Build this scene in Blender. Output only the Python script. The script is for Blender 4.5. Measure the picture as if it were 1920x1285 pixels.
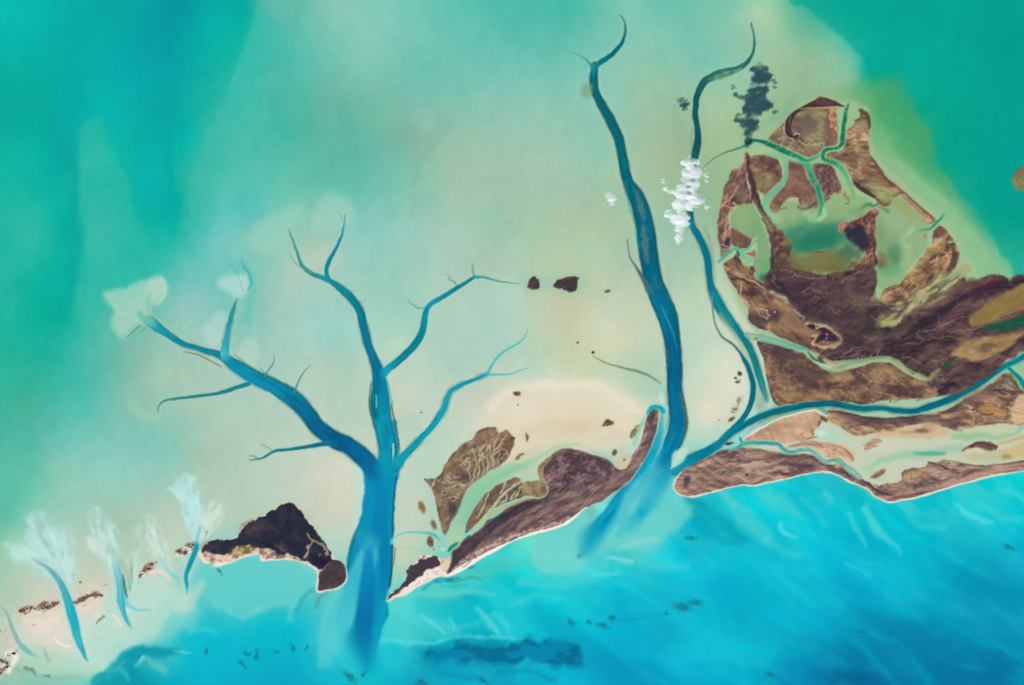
# Shallow sea with tidal channels, sand banks and mangrove islands, seen from far above.
# One photo pixel of the survey grid = 10 m on the ground; x east, y north, z up (metres).
import bpy, math, random
import numpy as np
from mathutils import Vector
rnd = random.Random(5)
for o in list(bpy.data.objects): bpy.data.objects.remove(o)
sc = bpy.context.scene
COL = sc.collection
M = 10.0                                   # metres per map unit
CX, CY = 960.0, 642.5
def wx(x): return (x - CX) * M
def wy(y): return (CY - y) * M
# ---------------------------------------------------------------- camera
CAM_H = 60000.0
cam = bpy.data.cameras.new('camera'); co = bpy.data.objects.new('camera', cam); COL.objects.link(co)
co.location = (0, 0, CAM_H); co.rotation_euler = (0, 0, 0)
cam.sensor_fit = 'HORIZONTAL'; cam.sensor_width = 36.0
cam.lens = 36.0 * CAM_H / (1920 * M)
cam.clip_start = 100.0; cam.clip_end = 900000.0
sc.camera = co
# ---------------------------------------------------------------- sky and sun
# the clouds' shadows fall 144 units east and 190 units north of the clouds
DX, DY = 144.0, 190.0
SUN_AZ = math.atan2(-DX, -DY)              # compass direction of the sun, seen from the ground
SUN_EL = math.radians(48)
w = bpy.data.worlds.new('World'); sc.world = w; w.use_nodes = True
nt = w.node_tree; nt.nodes.clear()
sky = nt.nodes.new('ShaderNodeTexSky'); sky.sky_type = 'NISHITA'; sky.sun_disc = False
sky.sun_elevation = SUN_EL; sky.sun_rotation = SUN_AZ % (2 * math.pi)
sky.altitude = 0; sky.dust_density = 0.0; sky.ozone_density = 8.0
bg = nt.nodes.new('ShaderNodeBackground'); bg.inputs['Strength'].default_value = 0.10
wo = nt.nodes.new('ShaderNodeOutputWorld')
nt.links.new(sky.outputs[0], bg.inputs[0]); nt.links.new(bg.outputs[0], wo.inputs[0])
sl = bpy.data.lights.new('sun', 'SUN'); sl.energy = 4.4; sl.angle = math.radians(0.5); sl.color = (1.0, 0.93, 0.80)
so = bpy.data.objects.new('sun', sl); COL.objects.link(so)
sd = Vector((math.sin(SUN_AZ) * math.cos(SUN_EL), math.cos(SUN_AZ) * math.cos(SUN_EL), math.sin(SUN_EL)))
so.rotation_euler = sd.to_track_quat('Z', 'Y').to_euler(); so.location = sd * 20000
sc.view_settings.view_transform = 'Standard'; sc.view_settings.look = 'None'
sc.view_settings.exposure = 0.0; sc.view_settings.gamma = 1.0; sc.view_settings.use_curve_mapping = False
# light reaching level ground, per channel (an albedo of 1 shows as this much)
LIGHT = np.array([1.135, 1.16, 1.22])

# ---------------------------------------------------------------- survey grid
S = 1.6
def axis(n1):
    a = list(np.arange(-30, n1 + 30 + 1e-6, S))
    left, right, st = [], [], S
    lo, hi = a[0], a[-1]
    while hi < 24000:
        st *= 1.28; lo -= st; hi += st; left.append(lo); right.append(hi)
    return np.array(left[::-1] + a + right)
xs, ys = axis(1920), axis(1285)
W, H = len(xs), len(ys)
GX, GY = np.meshgrid(xs, ys)
C = np.zeros((H, W, 3)); Z = np.zeros((H, W)); ID = np.zeros((H, W), np.int32)

# ---------------------------------------------------------------- noise
_lat = {}
def vnoise(x, y, seed):
    if seed not in _lat: _lat[seed] = np.random.RandomState(seed).rand(257, 257)
    L = _lat[seed]
    xf, yf = np.floor(x), np.floor(y)
    u, v = x - xf, y - yf
    xi, yi = xf.astype(int) % 256, yf.astype(int) % 256
    u = u * u * (3 - 2 * u); v = v * v * (3 - 2 * v)
    return (L[yi, xi] * (1 - u) + L[yi, xi + 1] * u) * (1 - v) + (L[yi + 1, xi] * (1 - u) + L[yi + 1, xi + 1] * u) * v
def fbm(x, y, sc_, seed, octv=4, ang=0.0, st=1.0):
    """0..1, features sc_ long along ang (degrees, map axes, y down) and sc_/st across"""
    c, s = math.cos(math.radians(ang)), math.sin(math.radians(ang))
    a, b = (x * c + y * s) / sc_, (-x * s + y * c) / sc_ * st
    t, amp, tot = 0, 1.0, 0
    for o in range(octv):
        t = t + amp * vnoise(a + 17.3 * o, b + 9.1 * o, seed + o); tot += amp
        amp *= 0.55; a, b = a * 2.03, b * 2.03
    return t / tot
def ridge(x, y, sc_, seed, octv=3, ang=0.0, st=1.0):
    return 1 - np.abs(2 * fbm(x, y, sc_, seed, octv, ang, st) - 1) * 2.2
def sstep(a, b, v):
    t = np.clip((v - a) / (b - a), 0, 1); return t * t * (3 - 2 * t)

CHSET = []
def melt(x, y, r, n=3, k=3, inside=True):
    """let the water colours of two joined channels run into each other"""
    sl_ = win(x - r - 8, y - r - 8, x + r + 8, y + r + 8)
    m = np.isin(ID[sl_], CHSET).astype(float) if inside else np.ones(GX[sl_].shape)
    c = C[sl_] * m[..., None]; w_ = m.copy()
    for _ in range(n):
        for ax in (0, 1):
            c = sum(np.roll(c, s, ax) for s in range(-k, k + 1)); w_ = sum(np.roll(w_, s, ax) for s in range(-k, k + 1))
        c /= (2 * k + 1) ** 2; w_ /= (2 * k + 1) ** 2
    b = c / np.maximum(w_, 1e-6)[..., None]
    d = np.hypot(GX[sl_] - x, GY[sl_] - y)
    blend(sl_, m * sstep(r, r * .45, d), b)
# ---------------------------------------------------------------- drawing tools on the grid
def win(x0, y0, x1, y1):
    i0, i1 = np.searchsorted(xs, x0), np.searchsorted(xs, x1)
    j0, j1 = np.searchsorted(ys, y0), np.searchsorted(ys, y1)
    return slice(max(j0 - 1, 0), min(j1 + 1, H)), slice(max(i0 - 1, 0), min(i1 + 1, W))
def catmull(p, closed=False, step=5.0):
    p = np.array(p, float); n = len(p); out = []
    if n == 2 and not closed: 
        k = max(2, int(np.hypot(*(p[1, :2] - p[0, :2])) / step)); t = np.linspace(0, 1, k + 1)[:, None]
        return p[0] * (1 - t) + p[1] * t, np.linspace(0, 1, k + 1)
    par = []
    for i in range(n if closed else n - 1):
        if closed: a, b, c, d = p[(i - 1) % n], p[i], p[(i + 1) % n], p[(i + 2) % n]
        else: a, b, c, d = p[max(i - 1, 0)], p[i], p[i + 1], p[min(i + 2, n - 1)]
        k = max(1, int(np.hypot(*(c[:2] - b[:2])) / step))
        for j in range(k):
            t = j / k
            q = 0.5 * ((2 * b) + (c - a) * t + (2 * a - 5 * b + 4 * c - d) * t * t + (3 * b - a - 3 * c + d) * t ** 3)
            out.append(q); par.append(i + t)
    if not closed: out.append(p[-1]); par.append(n - 1)
    return np.array(out), np.array(par)
def warped(sl_, amp, scale, seed):
    x, y = GX[sl_], GY[sl_]
    if amp <= 0: return x, y
    return (x + amp * 2 * (fbm(x, y, scale, seed, 3) - .5) * 2, y + amp * 2 * (fbm(x + 500, y + 300, scale, seed + 7, 3) - .5) * 2)
def poly_sdf(pts, pad=12, wamp=1.5, wsc=14, seed=3, smooth=True):
    pts = [p[:2] for p in pts]
    P = catmull(pts, True, 6.0)[0] if smooth else np.array(pts, float)
    sl_ = win(P[:, 0].min() - pad, P[:, 1].min() - pad, P[:, 0].max() + pad, P[:, 1].max() + pad)
    x, y = warped(sl_, wamp, wsc, seed)
    d = np.full(x.shape, 1e9); ins = np.zeros(x.shape, bool)
    n = len(P)
    for i in range(n):
        ax, ay = P[i]; bx, by = P[(i + 1) % n]
        ex, ey = bx - ax, by - ay; L = ex * ex + ey * ey + 1e-12
        t = np.clip(((x - ax) * ex + (y - ay) * ey) / L, 0, 1)
        d = np.minimum(d, (x - ax - t * ex) ** 2 + (y - ay - t * ey) ** 2)
        if ay != by:
            c = (ay > y) != (by > y)
            ins ^= c & (x < (bx - ax) * (y - ay) / (by - ay) + ax)
    d = np.sqrt(d); d[ins] *= -1
    return sl_, d
def blend(sl_, m, col):
    col = np.asarray(col, float)
    C[sl_] += (col - C[sl_]) * m[..., None]
def fill(pts, col, soft=2.0, alpha=1.0, id=None, z=None, wamp=1.5, wsc=14, seed=3, smooth=True, tex=None):
    sl_, d = poly_sdf(pts, 12 + soft * 2, wamp, wsc, seed, smooth)
    m = sstep(soft, -soft, d) * alpha
    if tex is not None: col = tex(GX[sl_], GY[sl_], d)
    blend(sl_, m, col)
    if id is not None: ID[sl_][d < 0] = id
    if z is not None: Z[sl_] = np.where(d < 6, Z[sl_] * (1 - m) + m * z, Z[sl_])
    return sl_, d
def stroke_sdf(kn, pad, wamp=0.6, wsc=9, seed=11):
    P, par = catmull(kn, False, 4.0)
    mr = P[:, 2].max() + pad
    sl_ = win(P[:, 0].min() - mr, P[:, 1].min() - mr, P[:, 0].max() + mr, P[:, 1].max() + mr)
    x, y = warped(sl_, wamp, wsc, seed)
    D = np.full(x.shape, 1e6); T = np.zeros(x.shape); Q = np.zeros(x.shape)
    x0, y0 = GX[sl_][0], GY[sl_][:, 0]
    for i in range(len(P) - 1):
        a, b = P[i], P[i + 1]; r = max(a[2], b[2]) + pad + wamp * 2 + 2
        i0, i1 = np.searchsorted(x0, min(a[0], b[0]) - r), np.searchsorted(x0, max(a[0], b[0]) + r)
        j0, j1 = np.searchsorted(y0, min(a[1], b[1]) - r), np.searchsorted(y0, max(a[1], b[1]) + r)
        if i1 <= i0 or j1 <= j0: continue
        q = (slice(j0, j1), slice(i0, i1)); X, Y = x[q], y[q]
        e = b[:2] - a[:2]; L = e @ e + 1e-12
        t = np.clip(((X - a[0]) * e[0] + (Y - a[1]) * e[1]) / L, 0, 1)
        dist = np.hypot(X - a[0] - t * e[0], Y - a[1] - t * e[1])
        rr = a[2] + (b[2] - a[2]) * t
        sd_ = dist - rr
        side = np.sign((X - a[0]) * e[1] - (Y - a[1]) * e[0]) * dist / np.maximum(rr, .3)
        k = sd_ < D[q]
        D[q] = np.where(k, sd_, D[q]); T[q] = np.where(k, par[i] + (par[i + 1] - par[i]) * t, T[q]); Q[q] = np.where(k, side, Q[q])
    return sl_, D, T, Q
def colat(cols, T, n):
    cols = np.array(cols, float)
    if cols.ndim == 1: return cols
    k = np.linspace(0, n - 1, len(cols))
    return np.stack([np.interp(T, k, cols[:, c]) for c in range(3)], -1)
def stroke(kn, cols, soft=1.3, alpha=1.0, id=None, halo=None, rim=None, fade=0, wamp=0.6, wsc=9, seed=11, z=None, idthr=0.0, lift=None):
    if id in CHSET and wamp == 0.6 and max(k[2] if len(k) > 2 else 1 for k in kn) > 5: wamp, wsc, soft = .9, 24, soft * 1.25
    kn = [(k[0], k[1], (k[2] if len(k) > 2 else 1.0) * (rnd.uniform(.6, 1.6) if z == 2 else 1)) for k in kn]
    pad = max(soft * 1.5, (halo[1] * 1.6 if halo else 0)) + 3
    sl_, D, T, Q = stroke_sdf(kn, pad, wamp, wsc, seed)
    n = len(kn)
    old = np.isin(ID[sl_], CHSET)
    if halo:
        hm = ~old * np.exp(-np.clip(D, 0, None) ** 2 / (halo[1] ** 2 * .5)) * halo[2]
        blend(sl_, hm, halo[0])
    a = alpha
    if fade: 
        a = np.ones(D.shape) * alpha
        if fade & 1: a = a * np.clip(T / 1.0, 0, 1)
        if fade & 2: a = a * np.clip((n - 1 - T) / 1.0, 0, 1)
    m = sstep(soft, -soft, D) * a
    blend(sl_, m, colat(cols, T, n))
    if id in CHSET and max(k[2] for k in kn) > 3.5:     # deeper thread in the middle, streaks of moving sand along the flow
        wd = max(k[2] for k in kn)
        f_ = (fbm(T * 1.1, Q * 1.6, 1.0, 401, 4) - .5) * .34 - .10 * np.clip(1 - Q * Q, 0, 1) + .04
        C[sl_] *= 1 + (m * f_)[..., None] * np.array([1.0, 1.0, .75])
        C[sl_] *= 1 - (np.exp(-((D + 2.2) / 2.2) ** 2) * .16 * (~old) * a)[..., None] * np.array([1, 1, .8])
        blend(sl_, np.exp(-((D - 1.8) / 1.6) ** 2) * (~old) * np.clip(fbm(GX[sl_], GY[sl_], 22, 441, 3) * 2.2 - .85, 0, .45) * (1 if wd > 7 and 'bank' not in str(THINGS[REG[id][0]].get('group')) else 0) * a, (118, 134, 108))
        pt = sstep(.60, .74, fbm(T * 2.6, Q * 2.2, 1.0, 431, 3)) * m * (.14 if wd > 7 else .04)
        blend(sl_, pt, (40, 170, 180) if wd < 9 else (20, 150, 185))
    if rim:   # (colour, side -1/0/1, alpha)
        e = np.exp(-((D + 0.6) / 1.3) ** 2) * rim[2]
        if rim[1]: e = e * sstep(0, .6, Q * rim[1])
        e = e * (0.4 + 0.9 * fbm(GX[sl_], GY[sl_], 14, 77, 2))
        blend(sl_, np.clip(e * ~old, 0, 1), rim[0])
    if id is not None: ID[sl_][D < idthr] = id
    if z is not None: Z[sl_] = Z[sl_] * (1 - m) + m * z
    if lift is not None: Z[sl_] += m * lift
    return sl_, D, T, Q
def blob(x, y, rx, ry, col, alpha=1.0, ang=0, soft=.5, id=None, wamp=1.5, wsc=10, seed=21, lift=None, z=None):
    R = max(rx, ry) * (1 + soft) + 6
    sl_ = win(x - R, y - R, x + R, y + R)
    X, Y = warped(sl_, wamp, wsc, seed); X = X - x; Y = Y - y
    c, s = math.cos(math.radians(ang)), math.sin(math.radians(ang))
    d = np.hypot((X * c + Y * s) / rx, (-X * s + Y * c) / ry)
    m = sstep(1 + soft, 1 - soft, d) * alpha
    blend(sl_, m, col)
    if id is not None: ID[sl_][d < 1] = id
    if lift is not None: Z[sl_] += m * lift
    if z is not None: Z[sl_] = Z[sl_] * (1 - m) + m * z
    return sl_, d

# ---------------------------------------------------------------- register of things and their pieces
REG = [None]      # id -> (thing key, part path, props)
THINGS = {}
def thing(key, name, **props): THINGS[key] = dict(name=name, **props); return key
def piece(key, part=None, sub=None, mat='land', **props):
    REG.append((key, part, sub, mat, props)); return len(REG) - 1

def landtex(cols, ang=0, sc_=14, st=1.0, seed=40, gain=1.0, warp=6, base=None):
    """scrub and marsh ground: three real ground colours mixed by patchiness running along ang"""
    cols = np.array(cols, float)
    def f(x, y, d=None):
        x2 = x + warp * (fbm(x, y, 30, seed + 50, 2) - .5) * 2; y2 = y + warp * (fbm(x, y, 30, seed + 60, 2) - .5) * 2
        t = fbm(x2, y2, sc_, seed, 4, ang, st)
        t = .5 + (t - .5) * 2.2 * gain
        t2 = fbm(x2, y2, 55, seed + 9, 2); t = t + (t2 - .5) * .5
        t = np.clip(t, 0, 1)[..., None] * 2
        a = np.where(t < 1, cols[0] + (cols[1] - cols[0]) * t, cols[1] + (cols[2] - cols[1]) * (t - 1))
        r = ridge(x2, y2, sc_ * .55, seed + 3, 2, ang, st * 1.2)[..., None]
        a = a + (cols[2] - a) * np.clip(r - .55, 0, 1) * .7 * gain
        # old shore ridges: thin pale lines with a dark trough beside them, following the lie of the ground
        q = fbm(x2 + 9 * (fbm(x, y, 16, seed + 5, 3) - .5), y2 + 9 * (fbm(x, y, 16, seed + 6, 3) - .5), sc_ * 1.7, seed + 13, 3, ang, st * .8) * 5.5
        fr = q - np.floor(q); on = sstep(.5, .66, fbm(x, y, 34, seed + 15, 2))
        a = a + (cols[2] * 1.08 - a) * (np.exp(-((fr - .5) / .11) ** 2) * on * .55 * gain)[..., None]
        a = a + (cols[0] * .82 - a) * (np.exp(-((fr - .72) / .13) ** 2) * on * .42 * gain)[..., None]
        return a
    return f
def relief(sl_, d, h, ang=0, sc_=10, st=1.0, seed=40, base=6.0, ramp=8.0):
    x, y = GX[sl_], GY[sl_]
    m = sstep(0.5, -ramp, d)
    x2 = x + 5 * (fbm(x, y, 26, seed + 70, 2) - .5) * 2; y2 = y + 5 * (fbm(x, y, 26, seed + 80, 2) - .5) * 2
    n_ = fbm(x2, y2, sc_, seed + 21, 4, ang, st) - .5
    Z[sl_] = np.where(d < .5, (base + h * n_ * 2) * m, Z[sl_])
def land(pts, cols, id, ang=0, sc_=14, st=1.0, h=14, seed=40, rim=None, gain=1.0, soft=1.2, wamp=1.5, base=7.0, beach=None, wsc=14, warp=6):
    sl_, d = fill(pts, None, soft=soft, id=id, tex=landtex(cols, ang, sc_, st, seed, gain, warp), wamp=wamp, seed=seed, wsc=wsc)
    relief(sl_, d, h, ang, sc_ * .8, st, seed, base)
    if rim:   # (colour, width, alpha)
        e = np.exp(-((d + rim[1] * .4) / rim[1]) ** 2) * rim[2]
        blend(sl_, e, rim[0])
    return sl_, d
# ================================================================ open water and submerged banks
BG = """0 0 5 190 182;60 0 5 185 180;180 10 0 168 165;250 10 0 170 168;330 5 0 150 158;325 60 0 158 162;305 110 0 165 170;400 40 0 178 172;460 20 0 175 160
490 15 70 182 165;560 10 95 185 165;620 5 125 195 170;10 120 0 178 165;80 150 0 172 160;5 230 5 170 155;130 200 0 170 165;200 200 0 183 175
60 300 5 183 165;137 300 0 165 160;152 300 40 185 170;190 330 35 182 165;240 280 5 180 165;310 230 0 168 165;350 260 5 182 172;280 350 0 178 172
330 380 0 175 165;420 100 10 180 165;445 160 45 185 165;385 250 50 185 165;362 340 60 185 165;500 150 65 182 160;560 120 75 185 165
620 180 100 180 155;540 250 65 180 158;600 280 90 182 155;400 400 85 192 180;460 400 80 190 180;560 340 95 190 165;30 410 40 185 165
170 410 50 185 165;100 400 10 180 165;320 420 15 178 162;700 40 125 198 178;680 120 120 195 170;740 80 120 195 175;850 20 92 192 170
860 70 98 192 172;940 15 75 185 163;1060 10 65 182 160;1090 50 85 185 163;1172 15 120 195 170;1240 10 100 190 165;1240 80 125 195 168
940 150 115 192 175;790 150 105 188 170;660 200 100 180 155;720 220 110 182 155;650 260 90 180 155;730 280 105 180 155;780 250 122 178 152
820 230 132 190 163;900 200 130 192 168;1000 200 132 195 172;1060 220 140 195 168;650 330 90 185 165;760 330 120 190 165;860 330 155 190 160
800 400 145 195 170;950 330 155 192 160;1050 300 152 195 168;1130 300 140 195 165;920 420 148 195 168;1050 400 160 192 155;1090 420 165 192 150
1190 100 130 195 168;1210 180 145 190 150;1230 280 155 185 140;1150 200 132 195 175;1270 250 145 180 140;1300 30 110 190 165;1380 20 130 195 165
1430 20 165 205 165;1400 80 135 190 160;1470 80 150 195 160;1320 100 115 190 170;1350 140 130 195 165;1340 220 155 192 150;1500 110 150 190 155
1500 40 90 185 155;1545 20 35 175 155;1560 60 85 190 160;1600 125 100 190 160;1585 20 5 172 155;1640 60 0 175 155;1700 30 0 165 148
1760 60 0 168 155;1900 30 0 158 145;1880 80 0 148 140;1700 120 0 172 150;1625 130 5 172 150;1660 170 70 168 115;1690 200 50 165 120
1700 150 5 172 148;1745 160 0 170 148;1600 170 110 180 130;1560 150 145 190 155;1800 150 0 172 152;1900 180 0 158 142;1735 240 55 165 115
1720 275 85 165 110;1757 310 30 165 125;1660 260 110 180 125;1800 300 0 160 135;1700 320 130 185 130;1750 375 140 188 138;1775 335 70 170 120
1838 400 20 165 130;1860 375 0 155 135;1880 340 5 150 145;1905 420 10 155 135;1800 420 138 190 145;1830 470 140 190 145;1880 490 120 190 145
1450 170 150 188 150;1480 210 140 180 140;20 440 35 185 165;60 440 50 187 165;100 440 15 180 160;140 440 0 175 160;120 520 0 178 160
158 440 70 190 168;200 470 60 190 170;310 440 25 183 165;260 500 35 185 170;350 480 85 195 180;20 560 30 180 160;60 600 10 180 155
110 590 0 175 155;155 560 55 188 165;200 620 90 190 165;20 700 45 182 155;100 680 40 180 160;150 660 70 188 170;170 720 80 190 175
210 690 100 185 160;60 760 70 180 155;150 780 95 195 180;40 830 80 185 165;110 840 115 195 180;200 830 130 198 185;280 820 130 200 185
330 850 140 200 185;250 740 138 194 172;240 660 125 190 168;300 700 160 200 170;360 740 165 200 175;360 620 150 200 185;350 560 140 198 190
400 470 110 198 190;450 520 100 195 180;470 450 130 198 175;460 600 130 195 180;520 560 155 198 180;560 620 155 205 190;600 680 165 200 175
420 780 165 200 170;400 830 165 198 165;500 800 170 202 175;560 760 175 205 180;620 640 150 205 190;570 480 165 200 155;610 480 172 200 158
620 520 155 200 185;660 460 140 200 185;750 450 145 200 185;700 520 145 200 180;850 450 160 200 170;900 500 165 195 155;1000 450 165 200 160
1100 450 165 200 155;1150 430 165 195 150;1160 500 165 195 160;760 600 155 205 180;850 560 170 205 180;950 560 170 208 182;1000 600 180 205 170
1060 560 185 195 150;1060 620 185 198 155;1130 600 195 210 175;1170 640 200 210 175;1200 560 180 200 165;850 700 170 205 180;790 650 170 205 185
720 640 170 210 185;950 640 165 205 185;1080 680 190 205 165;1000 710 185 210 185;1100 715 195 210 178;1180 700 175 205 175;1220 740 170 205 180
930 740 200 205 175;870 740 185 205 175;900 800 205 208 180;820 800 175 208 185;780 780 180 205 180;770 760 195 208 180;1000 760 214 213 188
1050 750 216 215 190;1100 740 210 217 190;1150 760 218 220 196;1180 780 215 215 185;1040 800 203 199 160;1085 800 208 195 160;1000 800 215 205 175
960 770 215 215 190;960 840 210 205 170;1080 830 200 205 175;1130 820 205 205 178;660 780 175 205 175;1260 450 145 190 160;1290 560 175 205 170
1300 650 180 210 185;1330 720 200 215 190;1370 700 215 220 195;1340 780 215 215 190;1310 800 190 215 190;1290 400 145 185 145;1320 380 140 180 140
10 870 90 190 165;60 900 100 195 170;100 870 130 200 180;200 870 140 205 190;10 960 95 190 165;60 960 130 200 180;150 920 150 205 185
30 1010 150 205 180;250 900 150 205 190;370 880 165 198 160;440 900 170 202 170;520 880 180 205 175;620 900 205 210 185;600 980 190 205 170
470 930 175 200 165;420 960 175 200 165;230 980 170 200 175;60 1090 192 206 186;20 1120 180 205 180;100 1060 190 208 190;180 1060 188 206 186
130 1130 210 210 190;200 1130 220 215 200;250 1030 178 204 182;300 1000 190 210 190;350 1010 190 210 190;60 1190 224 217 203;100 1170 228 222 208
100 1200 224 220 205;170 1180 208 222 207;220 1150 205 221 204;30 1230 205 208 188;60 1248 165 205 180;100 1230 210 215 195;150 1262 160 215 195
195 1250 168 218 200;180 1220 182 220 203;280 1190 118 210 202;330 1172 72 200 202;300 1128 172 216 202;250 1200 170 220 205;240 1160 215 215 200;300 1090 200 215 195;300 1150 130 210 200;270 1120 190 215 200
350 1150 80 200 200;380 1080 120 207 200;400 1120 80 200 200;440 1080 90 205 205;500 1070 90 205 205;550 1080 100 205 200;500 1120 60 195 200
440 1150 60 195 205;350 1200 10 190 205;400 1190 10 190 205;500 1180 0 190 205;590 1150 60 195 205;550 1200 0 185 205;350 1260 0 180 205
450 1260 0 178 205;560 1270 0 170 200;620 1200 60 200 210;245 1245 15 165 182;300 1240 60 185 190;215 1280 0 172 188
760 900 185 210 185;780 960 188 208 178;750 1000 188 210 185;760 1050 185 205 175;650 1200 40 200 210;730 1230 0 190 205;750 1200 50 203 210
800 1120 60 205 205;760 1130 80 205 200;850 1095 60 200 195;900 1050 60 200 190;950 1030 50 200 195;1000 1010 100 210 195;1030 1050 90 208 200
1050 1000 70 200 200;900 1100 10 195 205;1000 1100 0 190 205;1100 1080 50 202 210;1200 1020 100 205 197;1180 980 100 205 205;1250 960 80 205 205
1270 1000 0 180 205;1250 1060 20 190 210;1150 1100 5 190 210;1050 1130 0 190 205;1200 1130 0 180 210;1250 1180 0 170 205;1100 1180 0 180 210
950 1175 20 198 210;850 1160 15 197 207;740 1215 0 185 205;800 1232 0 145 178;900 1225 0 148 182;1130 1230 0 165 205;1200 1270 0 155 205
1250 1250 0 165 205;850 1280 0 160 200;1000 1275 0 160 200;720 1270 0 180 200;680 1280 10 185 200;1300 960 10 172 190;1400 940 0 195 210
1500 910 10 190 205;1560 920 30 190 205;1450 1000 0 190 210;1350 1020 0 180 205;1350 1100 0 175 210;1290 1060 0 175 210;1430 1100 0 180 210
1550 1000 0 185 210;1600 960 0 190 205;1700 980 0 190 205;1800 950 0 190 205;1900 920 0 200 210;1680 1050 0 185 210;1780 1060 0 180 205
1850 1040 0 175 205;1900 1080 0 150 195;1830 1100 0 155 195;1500 1150 0 178 210;1400 1180 0 170 205;1320 1130 0 180 210;1300 1240 0 175 210
1420 1230 0 170 205;1600 1100 0 165 205;1650 1130 0 165 205;1750 1150 0 150 195;1730 1190 0 130 180;1800 1230 0 130 180;1900 1150 0 140 185
1600 1190 0 140 185;1560 1240 0 125 180;1590 1275 0 100 155;1500 1275 0 135 190;1680 1260 0 135 185;1750 1280 0 125 175;1900 1280 0 125 180;1330 1270 0 170 210"""
bp = np.array([[float(v) for v in t.split()] for t in BG.replace('\n', ';').split(';')])
for _q in bp:   # the flats between the channels are an even grey mint
    _f = .9 if 180 < _q[0] < 960 and 430 < _q[1] < 1000 else (.35 if 560 < _q[0] < 1300 and _q[1] < 640 else 0)
    _q[4] += _f * max(0, .9 * _q[3] - _q[4])
_r = lambda ax, ay, bx, by: np.sqrt((ax - bx) ** 2 + (ay - by) ** 2 + 14 ** 2)
_A = _r(bp[:, None, 0], bp[:, None, 1], bp[None, :, 0], bp[None, :, 1]) + np.eye(len(bp)) * -1.2
_w = np.linalg.solve(_A, bp[:, 2:] - bp[:, 2:].mean(0))
gx = np.arange(0, 1921, 8.0); gy = np.arange(0, 1289, 8.0)
_X, _Y = np.meshgrid(gx, gy)
_g = (_r(_X[..., None], _Y[..., None], bp[:, 0], bp[:, 1]) @ _w) + bp[:, 2:].mean(0)
# drifting edges: look the survey up at slightly displaced places
ux = GX + 18 * (fbm(GX, GY, 90, 5, 4) - .5); uy = GY + 18 * (fbm(GX + 900, GY, 90, 6, 4) - .5)
fx = np.clip(ux, 0, 1919.9) / 8; fy = np.clip(uy, 0, 1285) / 8
ix, iy = fx.astype(int), np.minimum(fy.astype(int), len(gy) - 2); fx = (fx - ix)[..., None]; fy = (fy - iy)[..., None]
C[:] = (_g[iy, ix] * (1 - fx) + _g[iy, ix + 1] * fx) * (1 - fy) + (_g[iy + 1, ix] * (1 - fx) + _g[iy + 1, ix + 1] * fx) * fy
C[:] = np.clip(C, 0, 235)
C += (fbm(GX, GY, 120, 8, 3, 70, 1.6)[..., None] - .5) * np.array([10, 6, 5])
C += (fbm(GX, GY, 22, 9, 3, 60, 1.5)[..., None] - .5) * 2.5

# sharper edges inside the bays, and the deep water's edge in the northeast
def soft_fill(p, c, s=7, a=.7, w_=8): fill(p, c, s, a, wamp=w_, wsc=40)
soft_fill([(147, 282), (158, 240), (186, 222), (205, 280), (236, 330), (248, 400), (275, 440), (290, 520), (240, 560), (165, 590), (148, 560), (152, 470), (146, 380)], (48, 186, 168), 7, .6, 3)
soft_fill([(345, 420), (352, 350), (375, 300), (405, 210), (450, 130), (480, 20), (520, 60), (470, 200), (420, 320), (400, 420)], (58, 186, 166), 9, .45)
stroke([(140, 300, 6), (138, 380, 9), (145, 440, 10), (135, 520, 12), (118, 590, 14)], (0, 168, 158), 9, .6, wamp=6, wsc=40)
stroke([(335, -10, 12), (322, 60, 10), (312, 130, 8), (318, 220, 8), (316, 290, 6), (325, 380, 12), (318, 430, 14)], [(0, 148, 155), (0, 156, 160), (0, 164, 168), (0, 166, 165), (0, 170, 165), (0, 176, 168)], 10, .55, wamp=8, wsc=50)
stroke([(640, 200, 12), (655, 260, 14), (625, 320, 14), (560, 340, 10)], (85, 180, 152), 14, .4, wamp=8, wsc=50)
soft_fill([(790, 260), (830, 210), (850, 200), (830, 260), (800, 300), (780, 380), (765, 400), (775, 330)], (118, 176, 150), 9, .35)
soft_fill([(1655, 160), (1690, 150), (1712, 200), (1735, 250), (1752, 310), (1790, 365), (1770, 350), (1735, 320), (1690, 280), (1660, 240), (1640, 200)], (66, 164, 112), 16, .6, 8)
soft_fill([(1480, -10), (1515, 20), (1560, 55), (1600, 85), (1640, 130), (1690, 140), (1712, 165), (1722, 215), (1740, 250), (1756, 300), (1782, 340), (1815, 380), (1842, 410), (1860, 450), (1890, 490), (1960, 530), (2300, 400), (2300, -200), (1500, -200)], (0, 166, 146), 6, .6, 5)
soft_fill([(1640, 300), (1680, 300), (1740, 345), (1790, 390), (1825, 430), (1848, 470), (1880, 505), (1920, 530), (1850, 520), (1800, 470), (1750, 400), (1690, 340)], (138, 190, 142), 6, .75, 4)
veil0 = [(1530, 150, 8), (1560, 140, 12), (1600, 140, 8)]
stroke(veil0, (140, 196, 158), 10, .5, wamp=6, wsc=30)
# faint sediment streaks and drainage lines on the flats
_s = ridge(GX, GY, 70, 350, 4, 75, 1.8) - .55; C -= np.clip(_s, 0, .5)[..., None] * np.array([9, 5, 5])
_s = fbm(GX, GY, 40, 360, 4, -35, 3); C += (_s[..., None] - .5) * np.array([7, 5, 4])
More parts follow.
